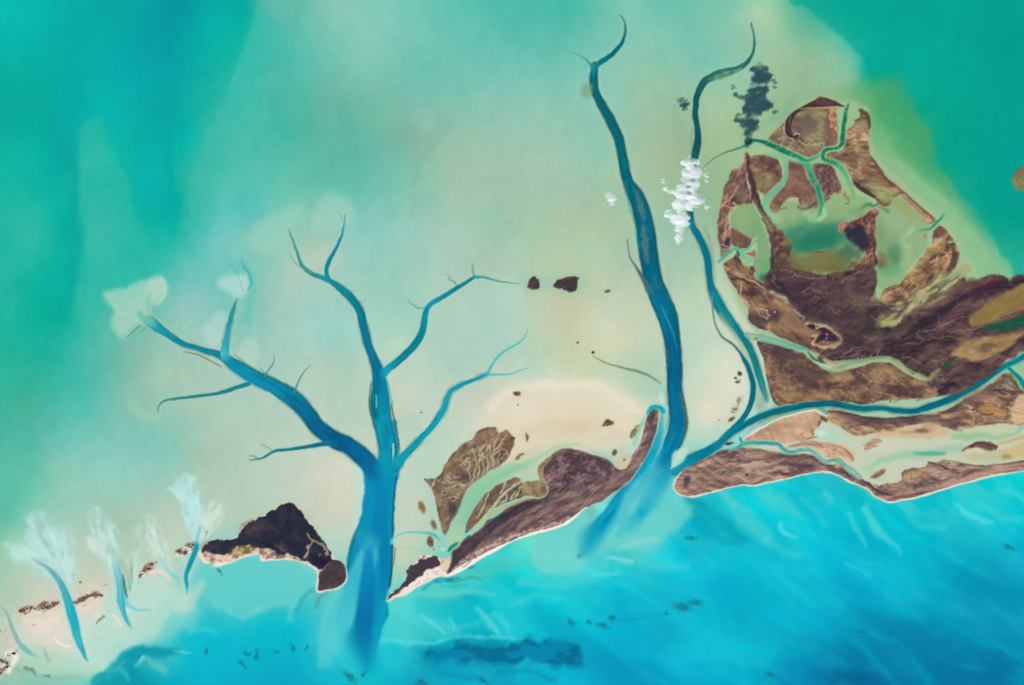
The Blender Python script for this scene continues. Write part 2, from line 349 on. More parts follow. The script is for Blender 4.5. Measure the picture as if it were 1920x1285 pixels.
# ids of the sheets of water and sand under water
thing('bay', 'bay_water', kind='structure', label='deep turquoise bay water along the west and northwest'); BAY = piece('bay', mat='water')
thing('bay2', 'bay_water', kind='structure', label='deep green turquoise water northeast of the marshy island'); BAY2 = piece('bay2', mat='water')
thing('flat', 'tidal_flat', kind='structure', label='pale sage green submerged sand flat between the tidal channels'); FLAT = piece('flat', mat='water')
thing('ocean', 'ocean_water', kind='structure', label='bright cyan to deep blue ocean along the south shore'); OCEAN = piece('ocean', mat='water')
thing('bank', 'sandbank', kind='structure', label='pinkish white half dry sandbank with creeks in the southwest corner'); BANK = piece('bank', mat='sand')
ID[:] = FLAT
# dry cream apron north of the middle island, with its white outer arc
soft_fill([(905, 800), (930, 755), (975, 728), (1040, 716), (1110, 716), (1170, 735), (1210, 765), (1200, 790), (1180, 825), (1150, 835), (1080, 832), (1010, 845), (960, 860), (930, 850)], (218, 212, 184), 16, .65, 9)
stroke([(915, 770, 5), (960, 735, 8), (1030, 722, 9), (1110, 724, 9), (1165, 748, 9), (1200, 775, 6)], (228, 228, 206), 10, .55, wamp=6, wsc=30)
for q in [(1085, 798, 36, 16, (208, 190, 154)), (945, 820, 22, 14, (216, 196, 172)), (1030, 800, 40, 12, (206, 200, 160)), (985, 775, 24, 12, (226, 218, 198)), (1150, 820, 24, 8, (210, 196, 165))]: blob(q[0], q[1], q[2], q[3], q[4], .5, -10, .9, wamp=8, wsc=22)
stroke([(675, 905, 4), (660, 880, 6), (640, 868, 5)], (214, 222, 206), 8, .5); stroke([(800, 800, 5), (830, 770, 6), (850, 745, 5)], (214, 210, 196), 10, .5, wamp=4)
soft_fill([(190, 1262), (240, 1200), (300, 1160), (345, 1130), (375, 1140), (360, 1175), (320, 1200), (280, 1210), (240, 1235), (215, 1262)], (140, 214, 206), 14, .6, 9)
def region(pts, i, wamp=6, wsc=60):
    sl_, d = poly_sdf(pts, 12, wamp, wsc, 3, False); ID[sl_][d < 0] = i; return sl_, d
B = 26000
region([(-B, -B), (480, -B), (478, 0), (455, 90), (415, 200), (370, 300), (345, 400), (330, 480), (250, 560), (190, 660), (150, 760), (60, 860), (20, 960), (-30, 1060), (-B, 1060)], BAY)
region([(1530, -B), (1530, 0), (1590, 90), (1615, 145), (1690, 150), (1722, 230), (1757, 300), (1800, 370), (1850, 440), (1925, 500), (B, 560), (B, -B)], BAY2)
region([(-B, 1265), (0, 1262), (120, 1275), (190, 1268), (240, 1220), (300, 1210), (330, 1140), (390, 1075), (460, 1045), (560, 1052), (600, 1110), (650, 1110), (700, 1140), (740, 1122), (830, 1080), (960, 1015), (1100, 950),
        (1170, 915), (1262, 925), (1300, 933), (1420, 908), (1545, 885), (1600, 908), (1665, 942), (1800, 905), (1920, 882), (B, 700), (B, B), (-B, B)], OCEAN, wamp=1)
region([(-60, 1140), (0, 1130), (60, 1120), (150, 1105), (230, 1095), (300, 1060), (335, 1040), (365, 1040), (350, 1130), (310, 1140), (285, 1170), (230, 1215), (150, 1250), (60, 1235), (0, 1262), (-60, 1262)], BANK)

# ground under the eastern islands and their lagoons
fill([(1450, 262), (1500, 195), (1560, 185), (1625, 205), (1640, 290), (1700, 350), (1800, 450), (1815, 515), (1925, 520), (2060, 500), (2060, 870), (1925, 880), (1800, 900), (1665, 935), (1600, 900), (1545, 880), (1430, 890), (1300, 925), (1280, 900), (1400, 830), (1450, 770), (1420, 640), (1360, 520), (1350, 400), (1400, 290)], (160, 190, 145), 8, 1, wamp=3)
fill([(1400, 828), (1470, 785), (1540, 775), (1700, 790), (1800, 800), (2060, 740), (2060, 872), (1925, 872), (1700, 925), (1600, 890), (1540, 870)], (198, 202, 170), 5, 1, wamp=3)
# long swell-built sand waves give the ocean floor its slanting bands
mo = (ID == OCEAN)[..., None] * sstep(560, 760, GX)[..., None]
C += mo * (fbm(GX, GY, 160, 330, 2, 33, 2.6)[..., None] - .5) * np.array([12, 34, 24]); C += mo * np.clip(ridge(GX, GY, 200, 340, 2, 36, 2.6) - .45, 0, 1)[..., None] * np.array([10, 22, 14])
_sy = np.interp(GX, [0, 330, 600, 740, 1000, 1170, 1300, 1545, 1665, 1920, 2100], [1260, 1100, 1110, 1120, 1000, 915, 932, 885, 942, 882, 865])
_m = sstep(.50, .68, fbm(GX, GY, 120, 372, 3, 38, 2.8)) * np.exp(-np.clip(GY - _sy, 0, None) / 130) * mo[..., 0] * .55
C += (np.array([92, 210, 208]) - C) * _m[..., None]
_m = sstep(.52, .70, fbm(GX, GY, 140, 382, 3, 30, 2.8)) * mo[..., 0] * .22; C += (np.array([40, 205, 218]) - C) * _m[..., None]
np.clip(C, 0, 240, out=C)
C[:] += ((ID == FLAT)[..., None] * sstep(300, 480, GX)[..., None] * sstep(1500, 1400, GX)[..., None]) * np.array([9, 5, 8])
# --- sand waves and shoals of the ocean floor, seen through the water (x, y, half width, ... colour, softness, strength)
def veil(kn, col, soft=8, alpha=.6, **k): stroke(kn, col, soft=soft, alpha=alpha, wamp=4, wsc=30, **k)
cy_ = (70, 212, 222)
veil([(1348, 920, 3), (1385, 960, 12), (1410, 985, 8), (1440, 1020, 3)], (90, 208, 205), 9, .6)
veil([(1420, 915, 5), (1450, 935, 14), (1480, 955, 12), (1510, 975, 3)], (85, 208, 205), 9, .6)
veil([(1460, 980, 3), (1462, 995, 4), (1490, 1010, 2)], (110, 225, 228), 5, .7)
veil([(1590, 965, 4), (1610, 1000, 5), (1625, 1022, 3)], (90, 218, 220), 6, .6)
veil([(1625, 955, 6), (1640, 985, 9), (1660, 1010, 5), (1685, 1035, 2)], (100, 220, 218), 7, .65)
veil([(1790, 945, 3), (1820, 965, 5), (1860, 980, 3)], (110, 225, 228), 6, .6)
veil([(1545, 925, 6), (1555, 940, 6)], (90, 215, 215), 6, .5)
veil([(1885, 920, 4), (1920, 935, 6), (1925, 960, 4)], (90, 215, 220), 6, .6)
veil([(1255, 950, 4), (1290, 980, 6), (1330, 1005, 6), (1370, 1035, 6), (1420, 1055, 5), (1500, 1050, 4), (1560, 1075, 4)], (0, 190, 212), 12, .5)
veil([(1290, 935, 5), (1330, 960, 9), (1370, 990, 10), (1390, 1010, 8)], (0, 160, 180), 8, .6)
veil([(1300, 980, 3), (1340, 1005, 6), (1390, 1020, 6)], (0, 158, 185), 8, .5)
veil([(1510, 1090, 5), (1560, 1105, 6), (1620, 1130, 6), (1700, 1150, 5), (1760, 1190, 5)], (0, 178, 212), 12, .5)
veil([(1650, 1040, 5), (1680, 1075, 7), (1740, 1085, 6), (1780, 1110, 5)], (0, 185, 215), 10, .6)
veil([(1735, 1090, 5), (1755, 1130, 7), (1790, 1170, 8), (1850, 1205, 7), (1920, 1235, 6)], (0, 165, 200), 12, .6)
veil([(1500, 1130, 5), (1550, 1170, 7), (1600, 1200, 7), (1640, 1240, 7), (1680, 1285, 7)], (0, 165, 205), 12, .6)
veil([(1560, 1150, 4), (1620, 1180, 5), (1680, 1200, 5)], (0, 172, 205), 10, .5)
veil([(1340, 1170, 4), (1350, 1195, 6), (1390, 1215, 7), (1450, 1225, 5)], (0, 192, 218), 8, .6)
veil([(1300, 1230, 5), (1340, 1260, 7), (1400, 1285, 6)], (0, 185, 215), 10, .5)
veil([(1695, 1215, 4), (1715, 1245, 5), (1740, 1285, 5)], (0, 160, 200), 10, .5)
veil([(1590, 1055, 3), (1630, 1080, 4)], (60, 210, 225), 6, .5)
veil([(1600, 1060, 3), (1640, 1058, 4), (1660, 1075, 3)], (30, 205, 222), 6, .4)
blob(1600, 1272, 70, 14, (0, 98, 155), .75, 4, .8, wamp=6, wsc=30)
blob(1720, 1195, 90, 25, (0, 128, 182), .55, 18, .9, wamp=9, wsc=40)
blob(1540, 1250, 60, 14, (0, 130, 190), .5, 0, .9, wamp=9, wsc=40)
blob(1880, 1110, 45, 30, (0, 145, 190), .5, 10, .9, wamp=9, wsc=40)
# pale shoals south of the middle island
fill([(700, 1195), (718, 1160), (735, 1140), (760, 1135), (790, 1150), (830, 1165), (880, 1185), (850, 1198), (780, 1205), (720, 1202)], (70, 205, 205), 12, .6, wamp=7, wsc=30)
veil([(704, 1198, 3), (750, 1203, 4), (800, 1205, 3), (850, 1197, 3), (920, 1198, 3), (985, 1193, 2)], (85, 218, 220), 4, .7)
veil([(790, 1155, 3), (815, 1175, 3), (835, 1185, 2)], (120, 225, 225), 4, .6)
veil([(842, 1160, 3), (855, 1180, 3)], (100, 222, 225), 4, .6)
veil([(895, 1142, 5), (918, 1165, 8), (935, 1190, 5)], (95, 218, 215), 6, .7)
veil([(925, 1150, 4), (945, 1165, 5), (955, 1185, 3)], (85, 215, 215), 6, .6)
veil([(975, 1090, 8), (1010, 1100, 7), (1060, 1104, 3)], (80, 212, 212), 8, .6)
veil([(1110, 1074, 3), (1165, 1075, 2)], (100, 222, 225), 4, .6); veil([(1130, 1047, 3), (1185, 1054, 3)], (120, 225, 222), 5, .6)
veil([(770, 1110, 5), (830, 1115, 6), (890, 1112, 4), (925, 1118, 2)], (95, 212, 205), 5, .7)
veil([(860, 1080, 6), (900, 1078, 10), (960, 1055, 10)], (85, 200, 185), 10, .6)
veil([(845, 1088, 2), (880, 1085, 2.5), (900, 1088, 1.5)], (60, 150, 125), 3, .5)
blob(820, 1090, 7, 4, (0, 135, 170), .8, 0, .8); blob(843, 1087, 9, 4, (0, 130, 165), .8, 0, .8); blob(858, 1085, 4, 3, (0, 135, 160), .6, 0, .8); blob(884, 1063, 6, 3, (60, 140, 130), .7, -20, .8)
veil([(790, 1103, 2), (815, 1092, 2), (835, 1086, 2)], (0, 150, 170), 3, .6)
fill([(1000, 1020), (1015, 1000), (1040, 990), (1085, 965), (1100, 960), (1110, 975), (1085, 1010), (1100, 1040), (1085, 1065), (1050, 1080), (1020, 1075), (1000, 1050)], (115, 212, 203), 9, .85, wamp=5, wsc=30)
# dark bed of sea grass in the south
thing('grassbed', 'seagrass_bed', label='broad dark teal seagrass bed in the ocean below the pale shoal', category='seagrass bed'); GB = piece('grassbed', mat='water')
sl_, d_ = fill([(790, 1225), (830, 1212), (880, 1205), (940, 1205), (1000, 1200), (1040, 1195), (1065, 1208), (1095, 1228), (1090, 1245), (1060, 1252), (1000, 1240), (940, 1248), (880, 1240), (820, 1242)], (0, 126, 178), 10, .9, id=GB, wamp=7, wsc=24)
C[sl_] *= 1 - (sstep(4, -8, d_) * np.clip((fbm(GX[sl_], GY[sl_], 30, 333, 4, -8, 2.2) - .45) * 1.2, 0, .15))[..., None]
veil([(930, 1265, 3), (990, 1262, 5), (1040, 1275, 5)], (0, 140, 170), 6, .5)
veil([(830, 1262, 5), (880, 1272, 8)], (0, 140, 175), 7, .5)

for kn, w_ in [([(830, 1170), (860, 1178), (900, 1172)], 3), ([(960, 1130), (1000, 1120), (1045, 1125)], 3), ([(1010, 1080), (1050, 1090), (1110, 1085)], 4), ([(1200, 1050), (1240, 1062), (1290, 1058)], 4), ([(1380, 945), (1420, 975), (1445, 1005)], 4), ([(1500, 935), (1530, 960), (1545, 985)], 3),
               ([(1700, 965), (1730, 985), (1770, 990)], 3), ([(1840, 945), (1870, 965), (1910, 975)], 3), ([(1440, 1010), (1470, 1035), (1500, 1040)], 2.5), ([(640, 1235), (665, 1262)], 3), ([(900, 1035), (940, 1045), (985, 1035)], 5), ([(1045, 1060), (1080, 1072), (1130, 1062)], 4), ([(735, 1130), (760, 1150), (775, 1165)], 4), ([(815, 1100), (850, 1108), (890, 1100)], 3)]:
    veil([(x, y, w_ * 1.6) for x, y in kn], (88, 214, 214), 10, .5)
blob(1340, 990, 40, 14, (0, 158, 182), .5, 35, .9, wamp=9, wsc=25); blob(1310, 955, 16, 22, (10, 158, 172), .5, -30, .9, wamp=6, wsc=18)
# ================================================================ tidal channels
CH = {}
def channel(key, label, group='tidal channels cut through the sand flats'):
    thing(key, 'tidal_channel', kind='structure', label=label, group=group); CH[key] = piece(key, mat='water'); CHSET.append(CH[key]); return CH[key]
def creek_of(key, part='side_creek'):
    CHSET.append(piece(key, part, mat='water')); return CHSET[-1]
pale = (190, 215, 195)
# ---- sand fans at the heads of the western tree of channels
def fan(pts, col=(175, 212, 185), a=.8, soft=5):
    sl_, d = poly_sdf(pts, 22, 4, 34, 33)
    x0, y0 = np.mean([p[0] for p in pts]), np.mean([p[1] for p in pts])
    th = np.arctan2(GY[sl_] - y0 - 25, GX[sl_] - x0) * 4; r_ = np.hypot(GX[sl_] - x0, GY[sl_] - y0) / 40
    n_ = fbm(th, r_, 1.0, int(x0) % 90 + 300, 4)
    m = sstep(soft * 1.4, -soft * 1.2, d + (n_ - .5) * 10) * a
    blend(sl_, m * (.72 + .4 * n_), np.minimum(np.asarray(col, float) + np.array([12, 8, 18]), 225))
fan([(193, 550), (215, 543), (250, 535), (275, 520), (293, 517), (308, 530), (311, 545), (300, 565), (285, 575), (278, 595), (265, 605), (240, 625), (222, 632), (212, 610), (207, 580)], (164, 206, 174), .8, 6)
blob(293, 540, 15, 22, (178, 215, 195), .7, 10, .6); veil([(300, 520, 2), (309, 535, 2), (308, 555, 2), (292, 572, 2)], (200, 225, 205), 2.5, .6)
fan([(412, 525), (428, 512), (445, 510), (462, 512), (468, 530), (460, 548), (447, 560), (430, 552), (418, 542)], (186, 220, 202), .7, 7)
fan([(375, 615), (395, 598), (420, 588), (425, 605), (415, 640), (395, 650)], (185, 215, 198), .5, 6)
fan([(440, 665), (460, 640), (475, 636), (485, 660), (478, 690), (450, 690)], (182, 212, 185), .5, 5)
fan([(470, 460), (480, 425), (505, 405), (535, 390), (560, 385), (572, 400), (555, 420), (545, 445), (530, 470), (500, 478)], (150, 206, 180), .5, 10)
fan([(585, 415), (590, 385), (605, 368), (628, 362), (650, 370), (662, 395), (652, 425), (625, 430), (600, 430)], (158, 206, 176), .55, 9)

veil([(250, 755, 7), (268, 775, 10), (290, 780, 8)], (172, 208, 178), 12, .5)
veil([(300, 790, 3), (330, 815, 3), (360, 845, 3), (385, 870, 3)], (178, 200, 150), 8, .3)
veil([(460, 500, 3), (468, 520, 3), (470, 545, 5), (460, 600, 6)], (95, 195, 185), 7, .5)
blob(745, 645, 25, 16, (188, 222, 200), .5, -20, .8); blob(800, 548, 8, 12, (175, 215, 190), .5, 0, .8)
halo = (pale, 6, .45)
dk = (85, 95, 80)
# ---- the wide trunk
A = channel('A', 'wide deep blue trunk channel of the western branching system, running south into the ocean')
A1 = creek_of('A', 'northwest_branch'); A2 = creek_of('A', 'middle_branch'); A3 = creek_of('A', 'northeast_branch'); A4 = creek_of('A', 'east_branch')
# pale margins of the trunk
stroke([(672, 880, 10), (678, 930, 12), (668, 985, 10)], (190, 222, 205), 7, .75)
stroke([(745, 905, 6), (742, 960, 8), (742, 1020, 6)], (185, 212, 180), 6, .5)
fill([(683, 868), (705, 860), (725, 862), (752, 868), (746, 895), (740, 935), (738, 985), (736, 1040), (733, 1090), (722, 1120), (728, 1150), (712, 1190), (702, 1240), (690, 1262), (676, 1240), (650, 1200), (628, 1180), (640, 1120), (648, 1075),
      (655, 1030), (672, 985), (682, 930), (683, 895)], (0, 140, 190), 3, 1, id=A)
stroke([(690, 870, 8), (708, 900, 10), (716, 945, 12), (712, 990, 14), (722, 1040, 10), (722, 1090, 9), (716, 1130, 6)], [(0, 118, 178), (0, 130, 188), (0, 122, 185), (0, 118, 182), (0, 140, 190)], 5, .8)
stroke([(743, 895, 1.2), (738, 940, 1.5), (736, 1000, 1.5), (735, 1060, 2), (730, 1100, 2)], (10, 70, 95), 1.8, .8)
stroke([(673, 985, 2), (660, 1020, 3), (652, 1070, 2)], (10, 120, 135), 2.5, .8)
stroke([(725, 880, 6), (740, 880, 4)], (10, 170, 200), 5, .8)
# tongue of pale sand in the mouth, with a deep core
stroke([(694, 1014, 11), (690, 1040, 18), (675, 1080, 22), (655, 1120, 24), (640, 1170, 20), (620, 1215, 18), (612, 1245, 10)], [(55, 175, 205), (70, 185, 205), (60, 190, 205), (75, 200, 208), (85, 208, 212), (60, 200, 210)], 6, .9)
stroke([(692, 1030, 7), (690, 1080, 13), (686, 1130, 16), (682, 1180, 15), (684, 1220, 10), (684, 1248, 5)], [(10, 140, 200), (0, 125, 190), (0, 112, 178), (0, 122, 185), (0, 150, 195)], 5, .95)
stroke([(675, 1020, 1.5), (685, 1010, 2), (705, 1010, 2), (713, 1025, 1.5)], (90, 195, 208), 5, .3)
stroke([(722, 1130, 5), (712, 1170, 6), (704, 1210, 5), (700, 1250, 5)], (0, 165, 200), 7, .7)
stroke([(600, 1250, 4), (605, 1190, 7), (615, 1140, 7), (640, 1110, 5)], (95, 205, 205), 7, .7)
stroke([(592, 1140, 3), (600, 1120, 4), (610, 1112, 3)], (70, 165, 150), 4, .6)
# ---- northwest branch
nw = [(278, 600, 9), (295, 612, 8), (320, 630, 6), (345, 645, 5.2), (380, 657, 5.2), (412, 667, 7), (440, 685, 11), (480, 708, 13), (520, 728, 14.5), (555, 752, 16), (580, 780, 15), (600, 805, 15), (625, 824, 15.5), (655, 838, 16), (685, 862, 17), (700, 885, 16)]
stroke(nw, [(40, 178, 180), (25, 165, 182), (15, 155, 182), (15, 150, 180), (8, 140, 172), (5, 132, 172), (0, 120, 160), (0, 100, 150), (0, 95, 150), (0, 105, 165), (0, 100, 160)], 1.8, 1, fade=1, id=A1, halo=halo, rim=((20, 110, 105), 0, .5))
stroke([(262, 588, 5), (270, 598, 6), (285, 606, 5)], (90, 190, 175), 5, .7)
stroke([(280, 590, 1.5), (277, 570, 2), (283, 552, 1.5)], (110, 190, 175), 2, .6)
stroke([(435, 690, 6), (470, 712, 7), (505, 728, 6), (530, 742, 4)], (10, 145, 185), 4, .6)
stroke([(345, 660, 1), (370, 665, 1.2), (395, 677, 1.4), (415, 688, 1)], (112, 112, 88), 1, .85, halo=((195, 210, 180), 4, .4))
stroke([(440, 665, 1), (470, 690, 1.2), (500, 706, 1.5), (530, 722, 1)], (60, 100, 85), 1.4, .5)
up = creek_of('A'); stroke([(421, 668, 8), (422, 650, 7), (428, 620, 5), (434, 595, 5), (440, 575, 3.5), (445, 562, 1.5)], [(110, 205, 205), (60, 185, 195), (45, 175, 178), (50, 175, 178), (90, 190, 185)], 1.6, 1, id=up, halo=halo)
stroke([(426, 665, 3), (427, 640, 2.5), (431, 615, 2)], (25, 165, 185), 1.6, .8)
stroke([(452, 485, 1), (458, 500, 2), (468, 515, 3), (471, 530, 2.5), (466, 545, 1.5)], (55, 180, 178), 2.5, .8); stroke([(445, 510), (450, 530), (455, 545)], (150, 175, 150), 1.4, .6); stroke([(430, 490), (440, 505), (447, 512)], (130, 160, 140), 1.5, .5)
a3 = creek_of('A'); stroke([(467, 720, 4), (445, 726, 4), (420, 735, 3.5), (395, 740, 3.2), (360, 744, 3), (330, 748, 2.5), (308, 752, 2), (298, 762, 1.4), (296, 776, .6)], [(25, 155, 165), (25, 155, 160), (40, 160, 150), (70, 165, 145), (110, 165, 145)], 1.2, 1, id=a3, halo=(pale, 4, .35))
a4 = creek_of('A'); stroke([(628, 831, 5), (600, 834, 4.2), (575, 838, 3.6), (548, 842, 3), (520, 845, 2.8), (505, 851, 2.4), (490, 860, 2), (468, 863, .8)], [(0, 115, 155), (15, 140, 155), (30, 150, 150), (40, 150, 145)], 1.2, 1, id=a4, halo=(pale, 4, .35))
stroke([(510, 844, 1.2), (500, 838, 1), (490, 834, .7)], (130, 155, 130), 1, .8); stroke([(484, 860, 1.2), (475, 856, 1), (466, 855, .6)], (60, 150, 140), 1, .8)
for kn in [[(497, 706, 1.6), (503, 695, 1.5), (512, 682, 1.3), (514, 668, .7)], [(499, 704, 1), (489, 690, .6)], [(552, 735, 2), (558, 718, 1.7), (570, 698, 1.3), (583, 684, .6)]]:
    stroke(kn, [(50, 145, 150), (90, 160, 150)], 1, .9, id=creek_of('A'), idthr=.5)
stroke([(263, 611, 1.3), (250, 622, 1.1), (237, 633, .7)], (75, 140, 125), 1, .8); stroke([(275, 612, 1), (265, 622, .7)], (110, 160, 140), 1, .6)
# ---- middle stem
md = [(612, 523, 4.5), (625, 531, 5), (645, 546, 7), (662, 563, 7.5), (675, 585, 7.5), (682, 615, 7.5), (690, 645, 7.5), (700, 672, 8.5), (708, 697, 11), (711, 725, 14), (712, 755, 19), (716, 785, 18), (722, 812, 17), (728, 845, 17), (726, 875, 20)]
stroke(md, [(20, 160, 175), (10, 150, 172), (5, 140, 165), (0, 128, 158), (0, 125, 158), (0, 115, 160), (5, 130, 165), (5, 145, 175), (5, 155, 185), (5, 155, 190)], 1.6, 1, id=A2, halo=halo, rim=((25, 105, 100), 0, .5))
stroke([(708, 690, 3), (707, 720, 4), (705, 750, 5), (706, 778, 5)], (0, 110, 140), 3, .7); stroke([(718, 702, 4), (719, 730, 5), (724, 770, 6)], (0, 130, 175), 4, .7)
stroke([(695, 720, 1.2), (693, 745, 1.5), (693, 765, 1.5), (698, 785, 1.2), (703, 805, 1)], (60, 95, 85), 1.2, .8); stroke([(705, 742, 1), (706, 755, 1.4), (706, 765, .8)], (120, 200, 195), .8, .9)
stroke([(698, 755, 4), (702, 780, 3.5), (708, 788, 2)], (0, 105, 115), 2.5, .6); stroke([(734, 755, 1), (738, 780, 1.3), (745, 815, 1.5), (749, 840, 1)], (35, 90, 90), 1.3, .9)
stroke([(740, 790, 4), (743, 820, 4), (746, 850, 5), (745, 880, 6)], (0, 120, 150), 2.5, .7); stroke([(737, 833, 1.4), (737, 850, 1.6), (736, 868, 1)], (170, 215, 205), .9, .95); stroke([(734, 840, .8), (733, 870, 1)], (10, 80, 95), 1, .8)
stroke([(714, 850, 5), (718, 880, 6)], (5, 160, 192), 4, .6); stroke([(712, 872, 2), (714, 878, 2)], (0, 95, 125), 2, .7)
stroke([(726, 715, 1.5), (731, 735, 1.5), (736, 755, 1)], (40, 195, 205), 2, .8)
b1 = creek_of('A'); stroke([(614, 525, 4.5), (600, 519, 4.5), (582, 512, 4), (568, 500, 3.6), (560, 482, 3), (553, 462, 2.5), (545, 440, 2), (541, 428, .8)], [(20, 160, 172), (35, 168, 165), (55, 178, 160), (85, 185, 165), (120, 190, 170)], 1.4, 1, id=b1, halo=(pale, 5, .35))
stroke([(584, 512, 1), (565, 502, 1), (552, 490, .8), (542, 474, .6)], (120, 155, 130), 1, .85)
b2 = creek_of('A'); stroke([(616, 526, 4.5), (612, 508, 4), (618, 488, 3.8), (632, 462, 3), (641, 440, 2.2), (645, 420, 1.4), (648, 400, .8)], [(10, 150, 172), (20, 155, 175), (35, 165, 170), (100, 185, 170)], 1.4, 1, id=b2, halo=(pale, 5, .4), rim=((90, 200, 200), 1, .4))
for kn in [[(655, 548), (669, 543)], [(675, 569), (687, 561)], [(632, 395), (642, 410), (650, 425)]]: stroke([(a, b, .8) for a, b in kn], (130, 165, 150), .9, .7)
# ---- northeast branch
ne = [(720, 700, 7), (727, 692, 7), (740, 682, 6.5), (757, 668, 7), (775, 650, 7), (788, 630, 6.5), (794, 610, 6), (798, 585, 5.5), (806, 572, 4.8), (825, 560, 4.5), (848, 546, 4), (870, 532, 3.5), (890, 520, 3)]
stroke(ne, [(20, 185, 205), (10, 165, 190), (5, 140, 160), (0, 140, 160), (0, 155, 180), (30, 175, 190), (5, 145, 160), (15, 150, 165)], 1.5, 1, id=A3, halo=halo)
stroke([(738, 692, 1), (750, 681, 1.4), (765, 668, 1)], (40, 100, 95), 1, .8)
t_ = creek_of('A'); stroke([(888, 521, 3), (905, 520, 2), (920, 524, 1.8), (940, 528, 1.4), (960, 531, 1), (975, 533, .5)], [(20, 150, 160), (55, 155, 150), (110, 160, 140)], 1, .95, id=t_, idthr=.4)
for kn in [[(889, 518, 1.6), (886, 506, 1.3), (887, 494, .7)], [(856, 534, 1.3), (852, 528, 1.2), (842, 525, 1), (842, 518, 1), (836, 514, .6)], [(795, 578, 1.2), (782, 577, 1), (772, 570, 1), (763, 561, .5)]]:
    stroke(kn, [(60, 145, 140), (110, 165, 145)], .9, .85, id=creek_of('A'), idthr=.4)
# ---- east branch
stroke([(747, 870, 9), (754, 858, 7.5), (770, 842, 6.5), (790, 822, 6), (812, 797, 6), (830, 770, 6), (838, 748, 5.5), (846, 734, 5), (862, 724, 4.5), (885, 714, 4), (914, 702, 3.5)], [(15, 165, 195), (15, 172, 192), (10, 175, 192), (20, 182, 198), (15, 172, 185), (50, 190, 198)], 1.4, 1, id=A4, halo=((205, 222, 200), 6, .5))
e1 = creek_of('A'); stroke([(914, 702, 2.6), (922, 685, 2.4), (938, 665, 2.2), (955, 653, 2), (975, 642, 1.7), (985, 630, 1.3), (990, 615, .7)], [(60, 192, 198), (75, 192, 185), (120, 200, 185)], 1.2, .95, id=e1)
e2 = creek_of('A'); stroke([(914, 702, 2.4), (940, 703, 2), (962, 700, 1.6), (980, 693, 1.4), (992, 690, .7)], [(70, 190, 190), (110, 205, 195)], 1.2, .9, id=e2)
stroke([(955, 653, 1), (950, 645, .8), (948, 640, .5)], (120, 200, 190), 1, .7); stroke([(1012, 672, .8), (1025, 655, .7)], (150, 200, 170), 1.5, .5)
# ---- long eastern channel
E = channel('E', 'long winding dark teal channel from the top edge down to the middle inlet')
ek = [(1116, 122, 6), (1113, 145, 7), (1117, 172, 7), (1130, 200, 8), (1147, 230, 8.5), (1160, 262, 9), (1167, 295, 9), (1173, 325, 9), (1180, 345, 10), (1192, 368, 14), (1203, 395, 16), (1210, 430, 17), (1215, 465, 17), (1220, 500, 17), (1226, 530, 17), (1238, 560, 19),
      (1250, 590, 18), (1258, 620, 16.5), (1262, 650, 15), (1265, 690, 14), (1265, 730, 14), (1270, 765, 16), (1272, 795, 17), (1264, 825, 17), (1252, 850, 16), (1243, 872, 17), (1232, 900, 14)]
stroke(ek, [(0, 125, 132), (0, 112, 125), (0, 108, 120), (0, 108, 120), (0, 105, 122), (0, 102, 126), (0, 105, 134), (0, 106, 140), (0, 112, 150), (0, 102, 150), (0, 106, 155), (0, 118, 166), (0, 130, 180), (5, 150, 195)], 1.8, 1, fade=2, id=E, halo=(pale, 8, .4), rim=((35, 80, 72), 0, .8))
e_t = creek_of('E', 'north_arm'); stroke([(1163, 28, .8), (1171, 42, 1.8), (1172, 62, 2.5), (1165, 82, 3.5), (1150, 100, 4.5), (1133, 112, 5), (1120, 122, 5)], [(60, 160, 140), (20, 140, 130), (0, 125, 128), (5, 135, 140)], 1.4, 1, id=e_t, halo=(pale, 5, .2))
e_l = creek_of('E', 'west_arm'); stroke([(1055, 92, .8), (1075, 100, 1.3), (1095, 109, 2), (1108, 122, 2.8), (1112, 138, 3)], [(100, 180, 165), (80, 170, 155), (10, 130, 135)], 1.6, .9, id=e_l)
stroke([(1113, 120, 1), (1114, 135, 1.3)], (60, 185, 175), 1.5, .7)
for kn, c in [([(1190, 355, 3), (1197, 375, 6), (1203, 395, 5), (1206, 415, 4)], (85, 125, 128)), ([(1206, 425, 4), (1210, 450, 6), (1212, 472, 5), (1214, 490, 4)], (100, 122, 122)), ([(1225, 520, 3), (1232, 540, 4)], (60, 115, 125)),
              ([(1248, 655, 3), (1250, 670, 4), (1250, 690, 2)], (80, 115, 115))]:
    sl_, D, T, Q = stroke_sdf(kn, 4, 2.5, 7)
    m = sstep(1.5, -1.5, D) * np.clip(fbm(GX[sl_], GY[sl_], 9, 91, 3, 75, 2) * 2.2 - .4, 0, .6); blend(sl_, m, c)
thing('bar1', 'mud_bar', label='upper grey mud bar splitting the long eastern channel', category='mud bar', group='mud bars inside the long eastern channel'); 
thing('bar2', 'mud_bar', label='lower grey brown mud bar in the long eastern channel', category='mud bar', group='mud bars inside the long eastern channel')
for kn, k in [([(1192, 360, 2), (1198, 377, 4.5), (1203, 395, 4), (1205, 410, 2)], 'bar1'), ([(1207, 430, 3), (1210, 450, 5), (1212, 470, 4), (1213, 485, 2)], 'bar2')]:
    stroke(kn, (105, 125, 120), 2.2, .35, id=piece(k, mat='land'), wamp=2.5, wsc=7, z=3)
stroke([(1240, 575, 1), (1252, 600, 1.4), (1262, 625, 1.2), (1268, 655, .8)], (60, 165, 185), 1, .7); stroke([(1256, 580, 1.2), (1266, 605, 1.2), (1270, 640, 1)], (0, 85, 110), 1.2, .7)
stroke([(1248, 600, 2), (1258, 640, 2)], (10, 95, 135), 2, .5)
